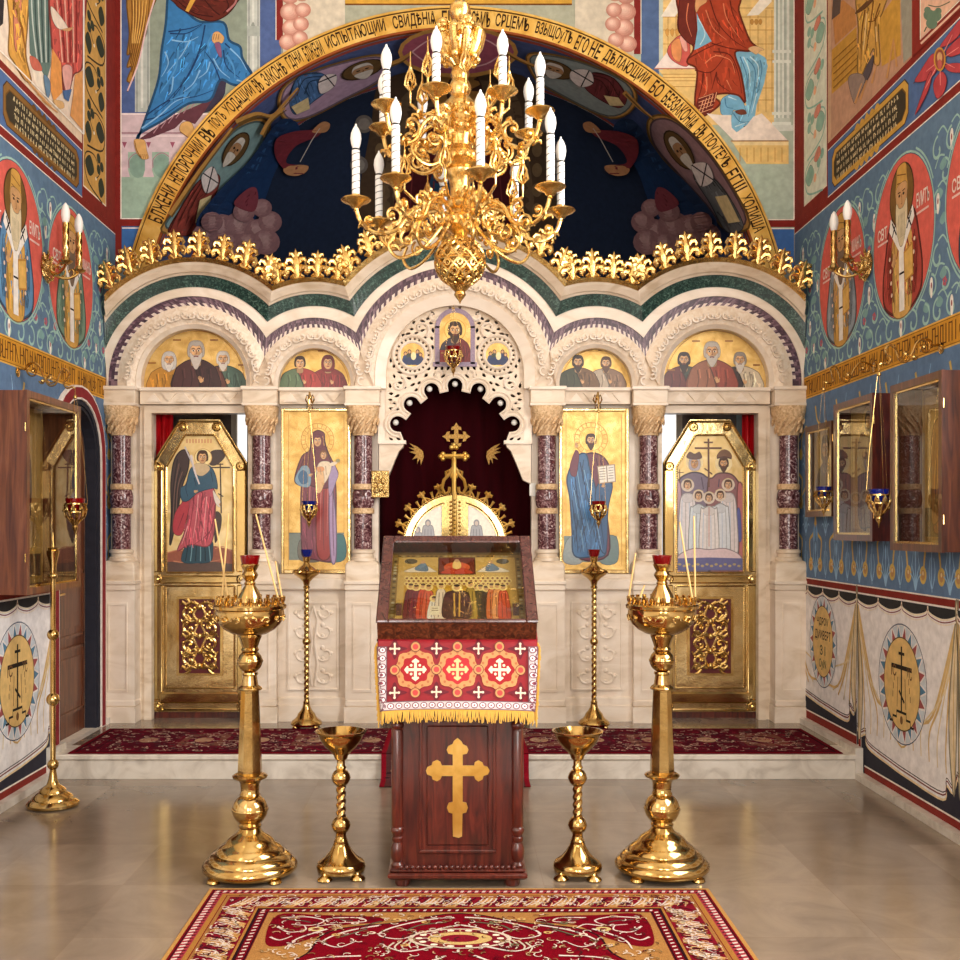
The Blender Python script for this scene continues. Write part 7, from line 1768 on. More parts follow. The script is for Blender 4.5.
# ---------------- brocade cloth over the lectern
def lectern_cloth():
    t=thing('lectern_cloth','red and gold brocade cloth with yellow fringe hanging over the lectern front','cloth',(LX,4.64,.78))
    def C(u,v):
        # u across, v down from the fold at the top front edge; sides wrap round
        hw=.335-.02*min(1,max(0,v)/.3); s=min(1,max(0,v)/.3)
        y=4.652-.035*s-.012*math.sin(u*9+1)*s; x=u; z=1.046-max(v,0)*.985-.012*(u/.33)**2*s
        if v<0: y=4.652-v*.82; z=1.046-v*.57
        if abs(u)>hw:
            e=abs(u)-hw; sg=1 if u>0 else -1
            x=sg*(hw+e*.12); y+=e*.95; z-=e*.35*s
        return Vector((x,y-4.64,z-.78))
    def surf(u,v,l):
        p=C(u,v); a=C(u+.004,v)-C(u-.004,v); b=C(u,v+.004)-C(u,v-.004); n=a.cross(b)
        if n.length>0: n.normalize()
        if n.y>0: n=-n
        return p+n*l
    NU,NV=120,60; m=MB(); U0,V0,V1=.40,-.5,.285
    vs=[C(-U0+2*U0*i/NU,V0+(V1-V0)*j/NV) for j in range(NV+1) for i in range(NU+1)]
    m.add(vs,[(j*(NU+1)+i,j*(NU+1)+i+1,(j+1)*(NU+1)+i+1,(j+1)*(NU+1)+i) for j in range(NV) for i in range(NU)],'printed',(150,26,38),True)
    cl=m.build('brocade',t); md=cl.modifiers.new('s','SOLIDIFY'); md.thickness=.002; md.offset=0
    p=Paint(surf,'printed',curved=.012,dl=4e-5,base=2.6e-3); p.outline=False
    R1,R2,G1,G2,D1=(164,14,26),(184,34,42),(206,146,92),(186,126,70),(104,10,32)
    cs=[(-.177,.118),(.0,.118),(.177,.118),(-.354,.118),(.354,.118)]
    for cx,cy in [(-.0885,.03),(.0885,.03),(-.265,.03),(.265,.03),(-.0885,.212),(.0885,.212),(-.265,.212),(.265,.212)]:
        p.spl([(cx-.055,cy),(cx-.018,cy-.014),(cx,cy-.045),(cx+.018,cy-.014),(cx+.055,cy),(cx+.018,cy+.014),(cx,cy+.045),(cx-.018,cy+.014)],D1,3)
        for q in ([(cx-.018,cy),(cx+.018,cy)],[(cx,cy-.02),(cx,cy+.02)]): p.line(q,.007,(240,214,190),smooth=False)
        for dx,dy in ((-.018,0),(.018,0),(0,-.02),(0,.02)): p.ell(cx+dx,cy+dy,.0055,.0055,(240,214,190),n=8)
    for i,(cx,cy) in enumerate(cs):
        if abs(cx)>.3: continue
        p.poly([(cx+(.088+.006*math.cos(8*2*PI*k/40))*math.cos(2*PI*k/40),cy+(.084+.006*math.cos(8*2*PI*k/40))*math.sin(2*PI*k/40)) for k in range(40)],G1)
        for k in range(16): a=2*PI*k/16; p.ell(cx+.075*math.cos(a),cy+.072*math.sin(a),.006,.006,(180,110,66),n=8)
        p.poly([(cx+(.060+.005*math.cos(8*2*PI*k/40))*math.cos(2*PI*k/40),cy+(.058+.005*math.cos(8*2*PI*k/40))*math.sin(2*PI*k/40)) for k in range(40)],R2 if i==1 else R1)
        c=(236,196,140) if i==1 else (246,226,196)
        for k in range(4):
            a=k*PI/2; f=lambda u,v:(cx+u*math.cos(a)-v*math.sin(a),cy+u*math.sin(a)+v*math.cos(a))
            p.poly([f(0,-.006),f(.03,-.006),f(.03,-.014),f(.036,-.016),f(.048,0),f(.036,.016),f(.03,.014),f(.03,.006),f(0,.006)],c)
            p.ell(*f(.018,.018),.006,.006,c,n=8)
    for cx,cy in ((-.0885,.118),(.0885,.118),(-.265,.118),(.265,.118),(-.177,.022),(0,.022),(.177,.022),(-.177,.214),(0,.214),(.177,.214)):
        p.ell(cx,cy,.022,.022,(110,60,40),n=18); p.ell(cx,cy,.019,.019,G1,n=18); p.ell(cx,cy,.012,.012,(206,70,66),n=12)
    # silver galloon border
    BW=.038
    for (x0,y0,x1,y1) in ((-.335,.02,-.335+BW,.285),(.335-BW,.02,.335,.285),(-.335,.285-BW,.335,.285)):
        p.rect(x0,y0,x1,y1,(110,74,84)); p.rect(x0+.004,y0+.004,x1-.004,y1-.004,(206,196,198))
    p.dl=2.5e-5
    def orn(x,y,k):
        p.ell(x,y,.015,.013,(122,56,74),n=14); p.ell(x,y,.011,.0095,(238,232,234),n=12); p.ell(x,y,.004,.004,(150,70,86),n=8); 
    for k in range(19): orn(-.335+BW/2+(.67-BW)*k/18,.285-BW/2,k)
    for s in (-1,1):
        for k in range(7): orn(s*(.335-BW/2),.035+.034*k,k)
    p.mb.build('brocade_pattern',t)
    # fringe: twisted threads, one strip along three sides
    m=MB(); random.seed(9); n=110
    for k in range(n+1):
        u=-.34+.68*k/n; a=C(u,.283); L=.050+random.uniform(-.008,.008)
        m.tube([a+Vector((0,-.004,.004)),a+Vector((random.uniform(-.003,.003),-.010,-L*.5)),a+Vector((random.uniform(-.006,.006),-.006,-L))],[.0038,.0034,.0026],'fringe',5)
    for s in (-1,1):
        for k in range(48):
            v=.01+.275*k/47; a=C(s*.398,v); L=.045+random.uniform(-.006,.006)
            m.tube([a,a+Vector((s*.010,-.004,-L*.5)),a+Vector((s*(.010+random.uniform(0,.006)),-.003,-L))],[.0038,.0034,.0026],'fringe',5)
    m.tube([C(-.335+.67*k/30,.286)+Vector((0,-.004,0)) for k in range(31)],.006,'fringe',6)
    m.build('fringe',t,'yellow fringe',kind='stuff')
lectern_cloth()
# ---------------- carpets
def carpet_curls(p,x0,x1,y0,y1,n,cols,L,w,seed):
    random.seed(seed); p.dl=1.2e-6
    for k in range(n):
        x,y=random.uniform(x0,x1),random.uniform(y0,y1); s=random.uniform(.6,1.3)*L; a=random.uniform(0,2*PI); t=random.choice((-1,1))*random.uniform(2,4.5)
        p.line([(min(x1,max(x0,u)),min(y1,max(y0,v))) for u,v in spiral(x,y,s,s*.3,a,a+t,6)],w,random.choice(cols),w*.5,smooth=False)
def front_carpet():
    xa,xb,ya,yb=-1.035,1.07,2.75,4.636
    t=thing('carpet','large crimson patterned carpet with ochre edge on the floor before the lectern','carpet',((xa+xb)/2,(ya+yb)/2,0))
    off=t.location; surf=lambda u,v,l: Vector((u-off.x,v-off.y,.008+l))
    m=MB(); m.cbox(xa-off.x,xb-off.x,ya-off.y,yb-off.y,0.0005,.008,'woven',.003,(176,130,72))
    p=Paint(surf,'woven',mb=m,base=2e-4); p.outline=False; OC,RD,DK,WH=(158,108,52),(106,6,22),(40,16,22),(206,190,180)
    def ring(g,c): p.rect(xa+g,ya+g,xb-g,yb-g,c)
    ring(.018,RD); ring(.026,DK); ring(.032,(150,50,60)); 
    def dots(g,step,r,c):
        p.dl=1e-6; p.st[0]+=2e-5
        W_,L_=xb-xa-2*g,yb-ya-2*g
        for k in range(int(W_/step)+1):
            for y in (ya+g,yb-g): p.poly([(xa+g+k*step-r,y-r),(xa+g+k*step+r*.3,y-r),(xa+g+k*step+r,y+r),(xa+g+k*step-r*.3,y+r)],c)
        for k in range(int(L_/step)+1):
            for x in (xa+g,xb-g): p.poly([(x-r,ya+g+k*step-r),(x+r,ya+g+k*step-r*.3),(x+r,ya+g+k*step+r),(x-r,ya+g+k*step+r*.3)],c)
        p.dl=2e-5
    dots(.045,.03,.010,WH); dots(.060,.03,.007,DK)
    ring(.072,OC); ring(.092,RD); ring(.096,(150,104,58)); ring(.11,(120,20,36))
    # main border: slanting leaves
    random.seed(21); p.dl=2e-6; p.st[0]+=2e-5
    def leafb(x,y,a):
        f=lambda u,v:(x+u*math.cos(a)-v*math.sin(a),y+u*math.sin(a)+v*math.cos(a))
        p.poly([f(-.05,-.055),f(-.01,-.06),f(.055,.05),f(.02,.06)],(176,128,72))
        for j in range(4): p.line([f(-.05+.022*j,-.045+.01*j),f(-.02+.02*j,.0),f(.0+.018*j,.045)],.007,WH)
        for j in range(3): p.line([f(.05-.03*j,-.05),f(.06-.03*j,-.01),f(.04-.03*j,.02)],.006,(200,160,120))
        p.line([f(-.06,.0),f(-.03,.05)],.006,DK); p.line([f(.02,-.05),f(.06,0)],.006,DK); p.ell(*f(.0,-.02),.012,.012,(206,186,150))
    for k in range(17):
        x=xa+.18+k*.108
        if x<xb-.14: leafb(x,yb-.175,0); leafb(x,ya+.175,0)
    for k in range(14):
        y=ya+.29+k*.108
        if y<yb-.28: leafb(xa+.175,y,PI/2); leafb(xb-.175,y,-PI/2)
    p.dl=2e-5; p.st[0]+=2e-5
    g=.242
    def frame(g0,g1,c):
        for r in ((xa+g0,ya+g0,xa+g1,yb-g0),(xb-g1,ya+g0,xb-g0,yb-g0),(xa+g0,yb-g1,xb-g0,yb-g0),(xa+g0,ya+g0,xb-g0,ya+g1)): p.rect(*r,c)
    frame(.240,.250,OC); frame(.250,.262,DK); frame(.262,.29,RD); frame(.29,.296,DK); dots(.276,.032,.008,WH)
    ring(.300,(158,112,62))
    cx,cy=(xa+xb)/2,(ya+yb)/2; A,Bq=(xb-xa)/2-.31,(yb-ya)/2-.31
    # corner leaves
    for sx in (-1,1):
        for sy in (-1,1):
            f=lambda u,v:(cx+sx*(A-u),cy+sy*(Bq-v))
            p.spl([f(.03,.02),f(.2,.02),f(.42,.04),f(.44,.10),f(.30,.13),f(.22,.24),f(.1,.34),f(.03,.30)],RD)
            for q in ([f(.05,.05),f(.15,.04),f(.22,.08),f(.18,.13),f(.1,.12)],[f(.25,.05),f(.35,.05),f(.38,.09),f(.3,.10)],[f(.05,.14),f(.1,.2),f(.16,.18),f(.15,.13)],[f(.04,.25),f(.08,.28),f(.12,.24)],[f(.2,.14),f(.26,.12),f(.3,.16)]): p.line(q,.010,WH,.005)
            for q in ([f(.07,.07),f(.13,.08),f(.17,.1)],[f(.28,.07),f(.33,.08)],[f(.07,.18),f(.1,.17)]): p.line(q,.008,(60,70,60))
            p.ell(*f(.2,.17),.03,.022,(190,170,110)); p.ell(*f(.2,.17),.014,.01,RD)
    # central lobed field
    L=[(cx+A*(.86+.06*math.cos(8*a))*math.cos(a),cy+Bq*(.96+.04*math.cos(8*a))*math.sin(a)) for a in [2*PI*k/80 for k in range(80)]]
    p.poly(L,DK); p.poly([(cx+(x-cx)*.985,cy+(y-cy)*.985) for x,y in L],(110,6,22))
    random.seed(31)
    for sx in (-1,1):
        for sy in (-1,1):
            f=lambda u,v:(cx+sx*u,cy+sy*v)
            for q in ([f(.02,.58),f(.12,.56),f(.25,.48),f(.3,.40),f(.22,.36),f(.16,.42),f(.22,.46)],[f(.3,.5),f(.42,.44),f(.5,.34),f(.44,.28),f(.38,.34)],[f(.0,.5),f(.08,.46),f(.14,.38)],[f(.5,.46),f(.6,.36),f(.62,.26)],[f(.1,.28),f(.2,.24),f(.28,.3)],[f(.35,.2),f(.5,.18),f(.6,.1)],[f(.05,.2),f(.15,.12),f(.3,.1)]): p.line(q,.012,WH,.005)
            for k in range(9): p.line([f(.04+.025*k,.42-.012*k),f(.06+.025*k,.37-.012*k),f(.05+.025*k,.33-.012*k)],.009,(190,176,156),.005)
            for q in ([f(.05,.53),f(.15,.5),f(.2,.44)],[f(.35,.46),f(.44,.38)],[f(.3,.54),f(.36,.5)]): p.line(q,.008,(84,90,70))
            for u,v in ((.13,.53),(.33,.42),(.46,.4),(.55,.3),(.24,.56),(.06,.45),(.4,.52),(.2,.3)): p.ell(*f(u,v),.017,.013,random.choice(((196,160,96),(96,100,70),(210,190,170))),n=10); p.ell(*f(u,v),.007,.006,RD,n=8)
    for r,c in ((.16,(196,180,160)),(.145,(110,20,34)),(.1,(190,160,100)),(.06,(120,20,36))): p.ell(cx,cy+.36,r*1.2,r*.62,c)
    for k in range(14): a=2*PI*k/14; p.ell(cx+.15*math.cos(a),cy+.36+.078*math.sin(a),.014,.010,(226,214,190),n=8)
    carpet_curls(p,xa+.33,xb-.33,ya+.33,yb-.33,1100,((190,160,120),(90,8,24),(210,196,180),(60,30,30),(206,190,176),(120,96,60)),.020,.0055,5)
    carpet_curls(p,xa+.11,xb-.11,yb-.235,yb-.11,260,((206,190,176),(60,24,30),(190,150,100),(206,190,180)),.020,.006,15)
    carpet_curls(p,xa+.11,xa+.235,ya+.25,yb-.25,260,((206,190,176),(60,24,30),(190,150,100),(206,190,180)),.020,.006,16)
    carpet_curls(p,xb-.235,xb-.11,ya+.25,yb-.25,260,((206,190,176),(60,24,30),(190,150,100),(206,190,180)),.020,.006,17)
    m.build('pile',t)
front_carpet()
def dais_carpet():
    xa,xb,ya,yb=-2.355,2.36,6.685,7.50
    t=thing('carpet','long narrow dark red runner carpet lying across the raised dais','carpet',((xa+xb)/2,(ya+yb)/2,ZD)); off=t.location
    m=MB(); m.cbox(xa-off.x,xb-off.x,ya-off.y,yb-off.y,.0005,.007,'woven',.003,(100,10,26))
    p=Paint(lambda u,v,l: Vector((u-off.x,v-off.y,.007+l)),'woven',mb=m,base=2e-4); p.outline=False
    p.rect(xa+.03,ya+.03,xb-.03,yb-.03,(44,14,22)); p.rect(xa+.045,ya+.045,xb-.045,yb-.045,(92,14,32)); p.rect(xa+.13,ya+.13,xb-.13,yb-.13,(50,20,28)); p.rect(xa+.14,ya+.14,xb-.14,yb-.14,(90,18,34))
    n=12
    for k in range(n):
        x=xa+.2+(xb-xa-.4)*k/n; w=(xb-xa-.4)/n; p.rect(x+.01,ya+.18,x+w-.01,yb-.18,(100,26,40) if k%2 else (78,16,32)); p.rect(x+.04,ya+.22,x+w-.04,yb-.22,(120,74,62) if k%2 else (84,18,34))
        p.ell(x+w/2,(ya+yb)/2,.1,.13,(90,20,40)); p.ell(x+w/2,(ya+yb)/2,.06,.08,(176,140,110))
    carpet_curls(p,xa+.05,xb-.05,ya+.05,yb-.05,1900,((196,160,140),(150,110,100),(60,20,34),(140,30,52),(206,180,160),(70,60,60)),.030,.009,6)
    m.build('pile',t)
    # centre runner falling over the step
    t=thing('carpet','narrow red edged runner falling over the step behind the lectern','carpet',(0,6.8,ZD)); m=MB(); off=t.location
    prof=[(7.42,ZD+.0085),(6.72,ZD+.0085),(6.655,ZD+.006),(6.640,ZD-.02),(6.632,.06),(6.615,.02),(6.575,.0035),(6.46,.0030)]
    prof=catmull(prof,4); th=.006
    for x0,x1,c in ((-.445,-.415,(130,18,34)),(.415,.445,(130,18,34)),(-.415,.415,(84,50,50))):
        v=[]
        for y,z in prof: v+=[(x0,y-off.y,z-off.z),(x1,y-off.y,z-off.z),(x1,y-off.y-.003,z-off.z+th),(x0,y-off.y-.003,z-off.z+th)]
        N=len(prof); m.add(v,[(4*i+k,4*i+(k+1)%4,4*i+4+(k+1)%4,4*i+4+k) for i in range(N-1) for k in range(4)]+[(0,1,2,3),(4*N-4,4*N-1,4*N-2,4*N-3)],'woven',c)
    random.seed(3)
    for k in range(150):
        x=random.uniform(-.4,.4); i=random.randint(0,len(prof)-2); y,z=prof[i]; y2,z2=prof[i+1]; r=.022; c=random.choice(((190,160,130),(120,30,44),(150,120,100),(50,30,34)))
        dx=random.uniform(-.03,.03)
        m.add([(x-r,y-off.y-.004,z-off.z+th+.0006),(x+r*.3,y-off.y-.004,z-off.z+th+.0006),(x+dx+r,y2-off.y-.004,z2-off.z+th+.0006),(x+dx-r*.2,y2-off.y-.004,z2-off.z+th+.0006)],[(0,1,2,3)],'woven',c)
    m.build('pile',t)
dais_carpet()
# ---------------- glazed icon cases on the side walls
def wall_case(sx,d,y0,y1,z0,z1,label,draw,wood='case_wood',fr=.035):
    # y0 near edge, y1 far edge; depth d from the wall
    Xw=sx*XW; Xf=sx*(XW-d); t=thing('icon_cabinet',label,'icon case',(Xw,(y0+y1)/2,z0)); off=t.location
    P=lambda m,n,l=None: part(m,n,t,l,off=off)
    bx=lambda m,xa,xb,*r: m.box(min(xa,xb),max(xa,xb),*r)
    m=MB(); w=.018
    bx(m,Xw-sx*.001,Xf,y0,y0+w,z0,z1,wood); bx(m,Xw-sx*.001,Xf,y1-w,y1,z0,z1,wood); bx(m,Xw-sx*.001,Xf,y0+w,y1-w,z0,z0+w,wood); bx(m,Xw-sx*.001,Xf,y0+w,y1-w,z1-w,z1,wood); bx(m,Xw-sx*.001,Xw-sx*.012,y0+w,y1-w,z0+w,z1-w,wood); P(m,'case')
    m=MB(); e=.016
    for a,b,c,dd in ((y0-.002,y0+fr,z0-.002,z1+.002),(y1-fr,y1+.002,z0-.002,z1+.002),(y0+fr,y1-fr,z0-.002,z0+fr),(y0+fr,y1-fr,z1-fr,z1+.002)):
        bx(m,Xf,Xf-sx*e,a,b,c,dd,wood)
    P(m,'door_frame')
    m=MB(); g=.012
    for a,b,c,dd in ((y0+fr,y0+fr+g,z0+fr,z1-fr),(y1-fr-g,y1-fr,z0+fr,z1-fr),(y0+fr+g,y1-fr-g,z0+fr,z0+fr+g),(y0+fr+g,y1-fr-g,z1-fr-g,z1-fr)):
        bx(m,Xf+sx*.004,Xf-sx*.008,a,b,c,dd,'brass_polished')
    P(m,'gilt_slip','gilded inner edge')
    m=MB(); bx(m,Xf+sx*.002,Xf-sx*.003,y0+fr,y1-fr,z0+fr,z1-fr,'clear_pane'); P(m,'glass_pane','glass pane')
    m=MB(); xi_=Xw-sx*.02; bx(m,Xw-sx*.012,xi_,y0+.03,y1-.03,z0+.03,z1-.03,'gold_ground'); P(m,'icon_panel')
    for zz in (z0+(z1-z0)*.18,z0+(z1-z0)*.82):
        m=MB(); m.lathe([(.004,-.022),(.004,.022)],'brass',(Xf-sx*.008,y0-.004,zz),8); P(m,'hinge')
    sf=surf_wall(xi_); p=Paint(sf,'iconpaint'); uc=(-(y0+y1)/2 if sx>0 else (y0+y1)/2); hw,hh=(y1-y0)/2-.045,(z1-z0)
    p.rect(uc-hw,z0+.05,uc+hw,z1-.05,(176,134,66)); p.rect(uc-hw+.02,z0+.07,uc+hw-.02,z1-.07,(206,164,92))
    draw(p,uc,z0,hw,hh); P(p.mb,'icon_painting')
    return t
def dr1(p,u,z0,hw,hh):
    p.rect(u-hw+.02,z0+.07,u+hw-.02,z0+.2,(96,70,50)); v=p.view(u,z0+hh*.93,hh*.86,-hh*.86); standing(v,(96,56,50),(70,50,60),beard=(90,70,56),halo=(226,180,96),w=.42)
def dr2(p,u,z0,hw,hh):
    bust(p.view(u,z0+hh*.88,1,-1),0,0,hw*1.7,hh*.78,(110,50,40),(84,60,44),beard=(90,60,40),halo=(230,190,110))
def dr3(p,u,z0,hw,hh):
    v=p.view(u,z0+hh*.92,hh*.85,-hh*.85); standing(v,(126,96,76),(110,70,50),veil=(96,66,60),halo=(226,180,96),w=.46)
def dr4(p,u,z0,hw,hh):
    p.rect(u-hw+.02,z0+.07,u+hw-.02,z0+.22,(120,96,60)); v=p.view(u,z0+hh*.92,hh*.84,-hh*.84); standing(v,(150,90,50),(176,120,60),beard=(110,80,56),halo=(236,196,110),w=.44,omoph=False)
wall_case(-1,.22,5.755,6.58,1.174,2.247,'large glazed brown wooden icon case on the left wall beside the arched door',dr1,'brown_wood')
wall_case(1,.055,7.03,7.55,1.60,2.21,'smallest glazed icon case on the right wall, next to the marble screen',dr2)
wall_case(1,.102,6.216,6.85,1.45,2.287,'middle glazed icon case on the right wall with blue lamp in front',dr3,'dark_wood')
wall_case(1,.16,5.197,5.81,1.41,2.272,'largest glazed dark framed icon case on the right wall, nearest to the camera',dr4)
# ---------------- hanging oil lamps and their brackets
def hang_lamp(label,x,y,zcup,ztop,glass,k=1.0,hook=True):
    t=thing('hanging_lamp',label,'hanging lamp',(x,y,zcup),'hanging oil lamps')
    m=MB(); m.lathe([(0,-.03*k),(.028*k,-.03*k),(.036*k,-.01*k),(.044*k,.030*k),(.042*k,.030*k),(.033*k,-.008*k),(0,-.02*k)],glass,n=20); m.build('glass_cup',t,glass.replace('_',' ')+' cup')
    m=MB(); m.lathe([(.044*k,0),(.047*k,.002*k),(.047*k,.008*k),(.043*k,.008*k)],B,n=20)
    for j in range(9):
        a=2*PI*j/9; P=lambda r,z,da=0:(r*k*math.cos(a+da),r*k*math.sin(a+da),z*k)
        m.tube([P(.046,.004),P(.050,-.02,.15),P(.044,-.045,.3),P(.026,-.07,.3),P(.010,-.082,.2)],.0042*k,B,5); m.tube([P(.046,.004),P(.050,-.02,-.15),P(.044,-.045,-.3),P(.026,-.07,-.3)],.0042*k,B,5)
        m.sphere(P(.050,-.022),.008*k,B,6); m.sphere(P(.04,-.052,.3),.007*k,B,6)
    m.lathe([(.046*k,-.034*k),(.050*k,-.034*k),(.050*k,-.028*k),(.046*k,-.028*k)],B,n=20)
    m.lathe([(.026*k,-.066*k),(.018*k,-.085*k),(.010*k,-.092*k),(.014*k,-.100*k),(.010*k,-.112*k),(.004*k,-.122*k),(.001,-.14*k)],B,n=14); m.build('holder',t,'pierced gilded holder')
    for j in range(3):
        a=2*PI*j/3+.5; m=MB(); m.tube([(.050*k*math.cos(a),.050*k*math.sin(a),0),(.054*k*math.cos(a),.054*k*math.sin(a),.012*k),(.040*k*math.cos(a),.040*k*math.sin(a),(ztop-zcup)*.35),(.006*math.cos(a),.006*math.sin(a),(ztop-zcup)*.93)],.0010,B,5); m.build('chain',t)
    m=MB(); m.lathe([(.001,(ztop-zcup)*.91),(.012,(ztop-zcup)*.92),(.010,(ztop-zcup)*.94),(.002,(ztop-zcup)*.95)],B,n=10); m.tube([(0,0,(ztop-zcup)*.94),(0,0,ztop-zcup)],.0022,B,5); m.build('crown_ring',t)
    return t
def scroll_bracket(label,pts,spirals,Y,k,flip=False):
    px=[pts[0]]; Wl=(XW if not flip else -XW)
    g=lambda x,y:(xi(x if not flip else 910-x,Y) if not flip else -xi(x,Y),Y,zi(y,Y))
    o=thing('lamp_bracket',label,'lamp bracket',g(*pts[0]),'scrolled lamp brackets'); m=MB()
    q=catmull(pts,5); m.tube([g(x,y) for x,y in q],[.0065*k if 2<i<len(q)-3 else .005*k for i in range(len(q))],B,7)
    for cx,cy,r,a,tw in spirals: m.tube([g(x,y) for x,y in spiral(cx,cy,r,r*.18,a,a+tw,22)],.0055*k,B,7); m.sphere(g(cx,cy),.012*k,B,8)
    part(m,'scroll',o,off=o.location)
    m=MB(); w=g(*pts[0]); m.lathe([(.0,0),(.03*k,0),(.03*k,.006),(.016*k,.012),(0,.014)],B,(0,0,0),14,axis='x'); m.v=[((Wl-(a if not flip else -a)),b+w[1],c+w[2]) for a,b,c in m.v]
    m.tube([(Wl,w[1],w[2]),w],.008*k,B,6); part(m,'wall_rose',o,off=o.location)
    return g(*pts[-1])
z=Z(790,300,5.65)
b2=z([(855,272),(842,254),(806,256),(790,230),(752,220),(716,245),(692,300),(660,346),(622,340),(606,300),(590,266),(560,255),(540,280),(552,312),(572,332),(552,362),(522,356),(502,366)])
sp2=[(*z([(757,266)])[0],7.5,-1.4,6.6),(*z([(652,306)])[0],5.5,2.6,-6.0),(*z([(700,322)])[0],3.5,0,4)]
e2=scroll_bracket('gilded scrolled lamp bracket on the right wall, nearer to the camera',b2,sp2,5.59,1.0)
b1=z([(482,380),(446,362),(404,352),(372,380),(350,420),(322,462),(290,450),(276,410),(256,376),(230,384),(240,420),(246,456),(220,470),(190,460)])
sp1=[(*z([(412,386)])[0],6,-1.4,6.4),(*z([(328,424)])[0],4.5,2.6,-5.6)]
e1=scroll_bracket('gilded scrolled lamp bracket on the right wall, nearer to the marble screen',b1,sp1,6.48,1.0)
bl=[(x+(893-(910-75))*0,y) for x,y in b2]
e3=scroll_bracket('gilded scrolled lamp bracket on the left wall above the large case',[(835+(x-879)*.93,y+24) for x,y in b2],[(835+(a-879)*.93,b+24,c,d,e) for a,b,c,d,e in sp2],6.22,.95,True)
def hang_at(label,e,ycup,glass,k): zc=zi(ycup,e[1]); return hang_lamp(label,e[0],e[1],zc,e[2],glass,k)
hang_at('blue glass hanging lamp before the middle wall case on the right',e2,496,'blue_glass',1.15)
hang_at('blue glass hanging lamp before the smallest wall case on the right',e1,492,'blue_glass',1.05)
hang_at('red glass hanging lamp beside the large wall case on the left',e3,505,'red_glass',1.25)
def screen_bracket(px,label):
    Y=YI-.10; o=thing('lamp_bracket',label,'lamp bracket',tuple(at(px,397,YI+.04)),'small hooks over the tall icons'); m=MB()
    g=lambda u,v,d: (xi(px,Y)+u,YI+.05-d,zi(v,Y))
    m.tube([g(0,400,0),g(.0,394,.06),g(0,392,.12),g(0,397,.15),g(0,404,.15)],.007,B,7)
    for s in (-1,1): m.tube([g(0,398,.1),g(s*.02,394,.1),g(s*.03,399,.1),g(s*.015,403,.1)],.006,B,6); m.tube([g(0,408,.12),g(s*.015,404,.12),g(s*.02,409,.12)],.005,B,6)
    m.sphere(g(0,397,.1),.016,B,10); part(m,'hook',o,off=o.location); return g(0,404,.15)
for px,ycup,gl,lab,lab2 in ((306,506,'blue_glass','blue glass hanging lamp before the mother and child icon','gilded lamp hook over the mother and child icon'),(598.5,506,'red_glass','red glass hanging lamp before the blue robed icon','gilded lamp hook over the blue robed icon')):
    e=screen_bracket(px+(3 if px<400 else 0),lab2); hang_at(lab,e,ycup,gl,1.15)
yc_=YI-.0; zt_=zi(305,yc_)
hang_lamp('red glass hanging lamp before the small arched icon of the tracery',xi(453.3,yc_),yc_,zi(352,yc_),zt_,'red_glass',1.25)
# ---------------- wall sconces with two electric candles
def sconce(sx,Yw,zb,label):
    X=sx*XW; t=thing('wall_sconce',label,'wall light',(X,Yw,zb),'two armed wall sconces')
    m=MB(); m.lathe([(0,0),(.075,0),(.078,.008),(.06,.016),(.04,.022),(.034,.034),(0,.04)],'brass_worked',(0,0,0),20,axis='x'); m.v=[(-sx*a,b,c) for a,b,c in m.v]
    for k in range(8): a=k*PI/4; m.tube([(-sx*.012,.05*math.cos(a),.05*math.sin(a)),(-sx*.03,.075*math.cos(a+.3),.075*math.sin(a+.3)),(-sx*.02,.095*math.cos(a),.095*math.sin(a)),(-sx*.012,.08*math.cos(a-.25),.08*math.sin(a-.25))],.008,'brass_worked',5)
    m.build('wall_plate',t)
    for s in (-1,1):
        ax=-sx*.165; ay=s*.115
        m=MB(); m.tube(catmull([(-sx*.03,0,0),(-sx*.06,s*.03,-.05),(-sx*.11,s*.07,-.055),(-sx*.15,s*.10,-.03),(ax,ay,.0)],5),.0085,B,7)
        for cx,cz,r,a0 in ((-.08,-.015,.032,-1.5),(-.125,-.012,.024,-1.2)): m.tube([(-sx*(-cx+u),s*.06*(-cx/.08)*.9,cz+v) for u,v in spiral(0,0,r,.005,a0,a0+s*5.5,14)],.006,B,6)
        m.lathe([(0,-.012),(.02,-.012),(.038,.0),(.042,.008),(.03,.01),(.022,.03),(.016,.036)],B,(ax,ay,0),18)
        arm=m.build('arm',t)
        m=MB(); m.twist(.0195,.03,.235,B,(ax,ay,0),turns=3,lobes=4,amp=.07,n=16,steps=24); m.build('candle_sleeve',arm,'gilded candle sleeve')
        m=MB(); m.lathe([(.014,.235),(.02,.245),(.026,.275),(.025,.305),(.016,.335),(.005,.352),(.0005,.355)],'white_porcelain',(ax,ay,0),18); m.build('bulb',arm,'white flame shaped bulb')
    return t
sconce(-1,6.64,3.10,'gilded two armed wall sconce with white bulbs on the left wall')
sconce(1,6.59,3.10,'gilded two armed wall sconce with white bulbs on the right wall')
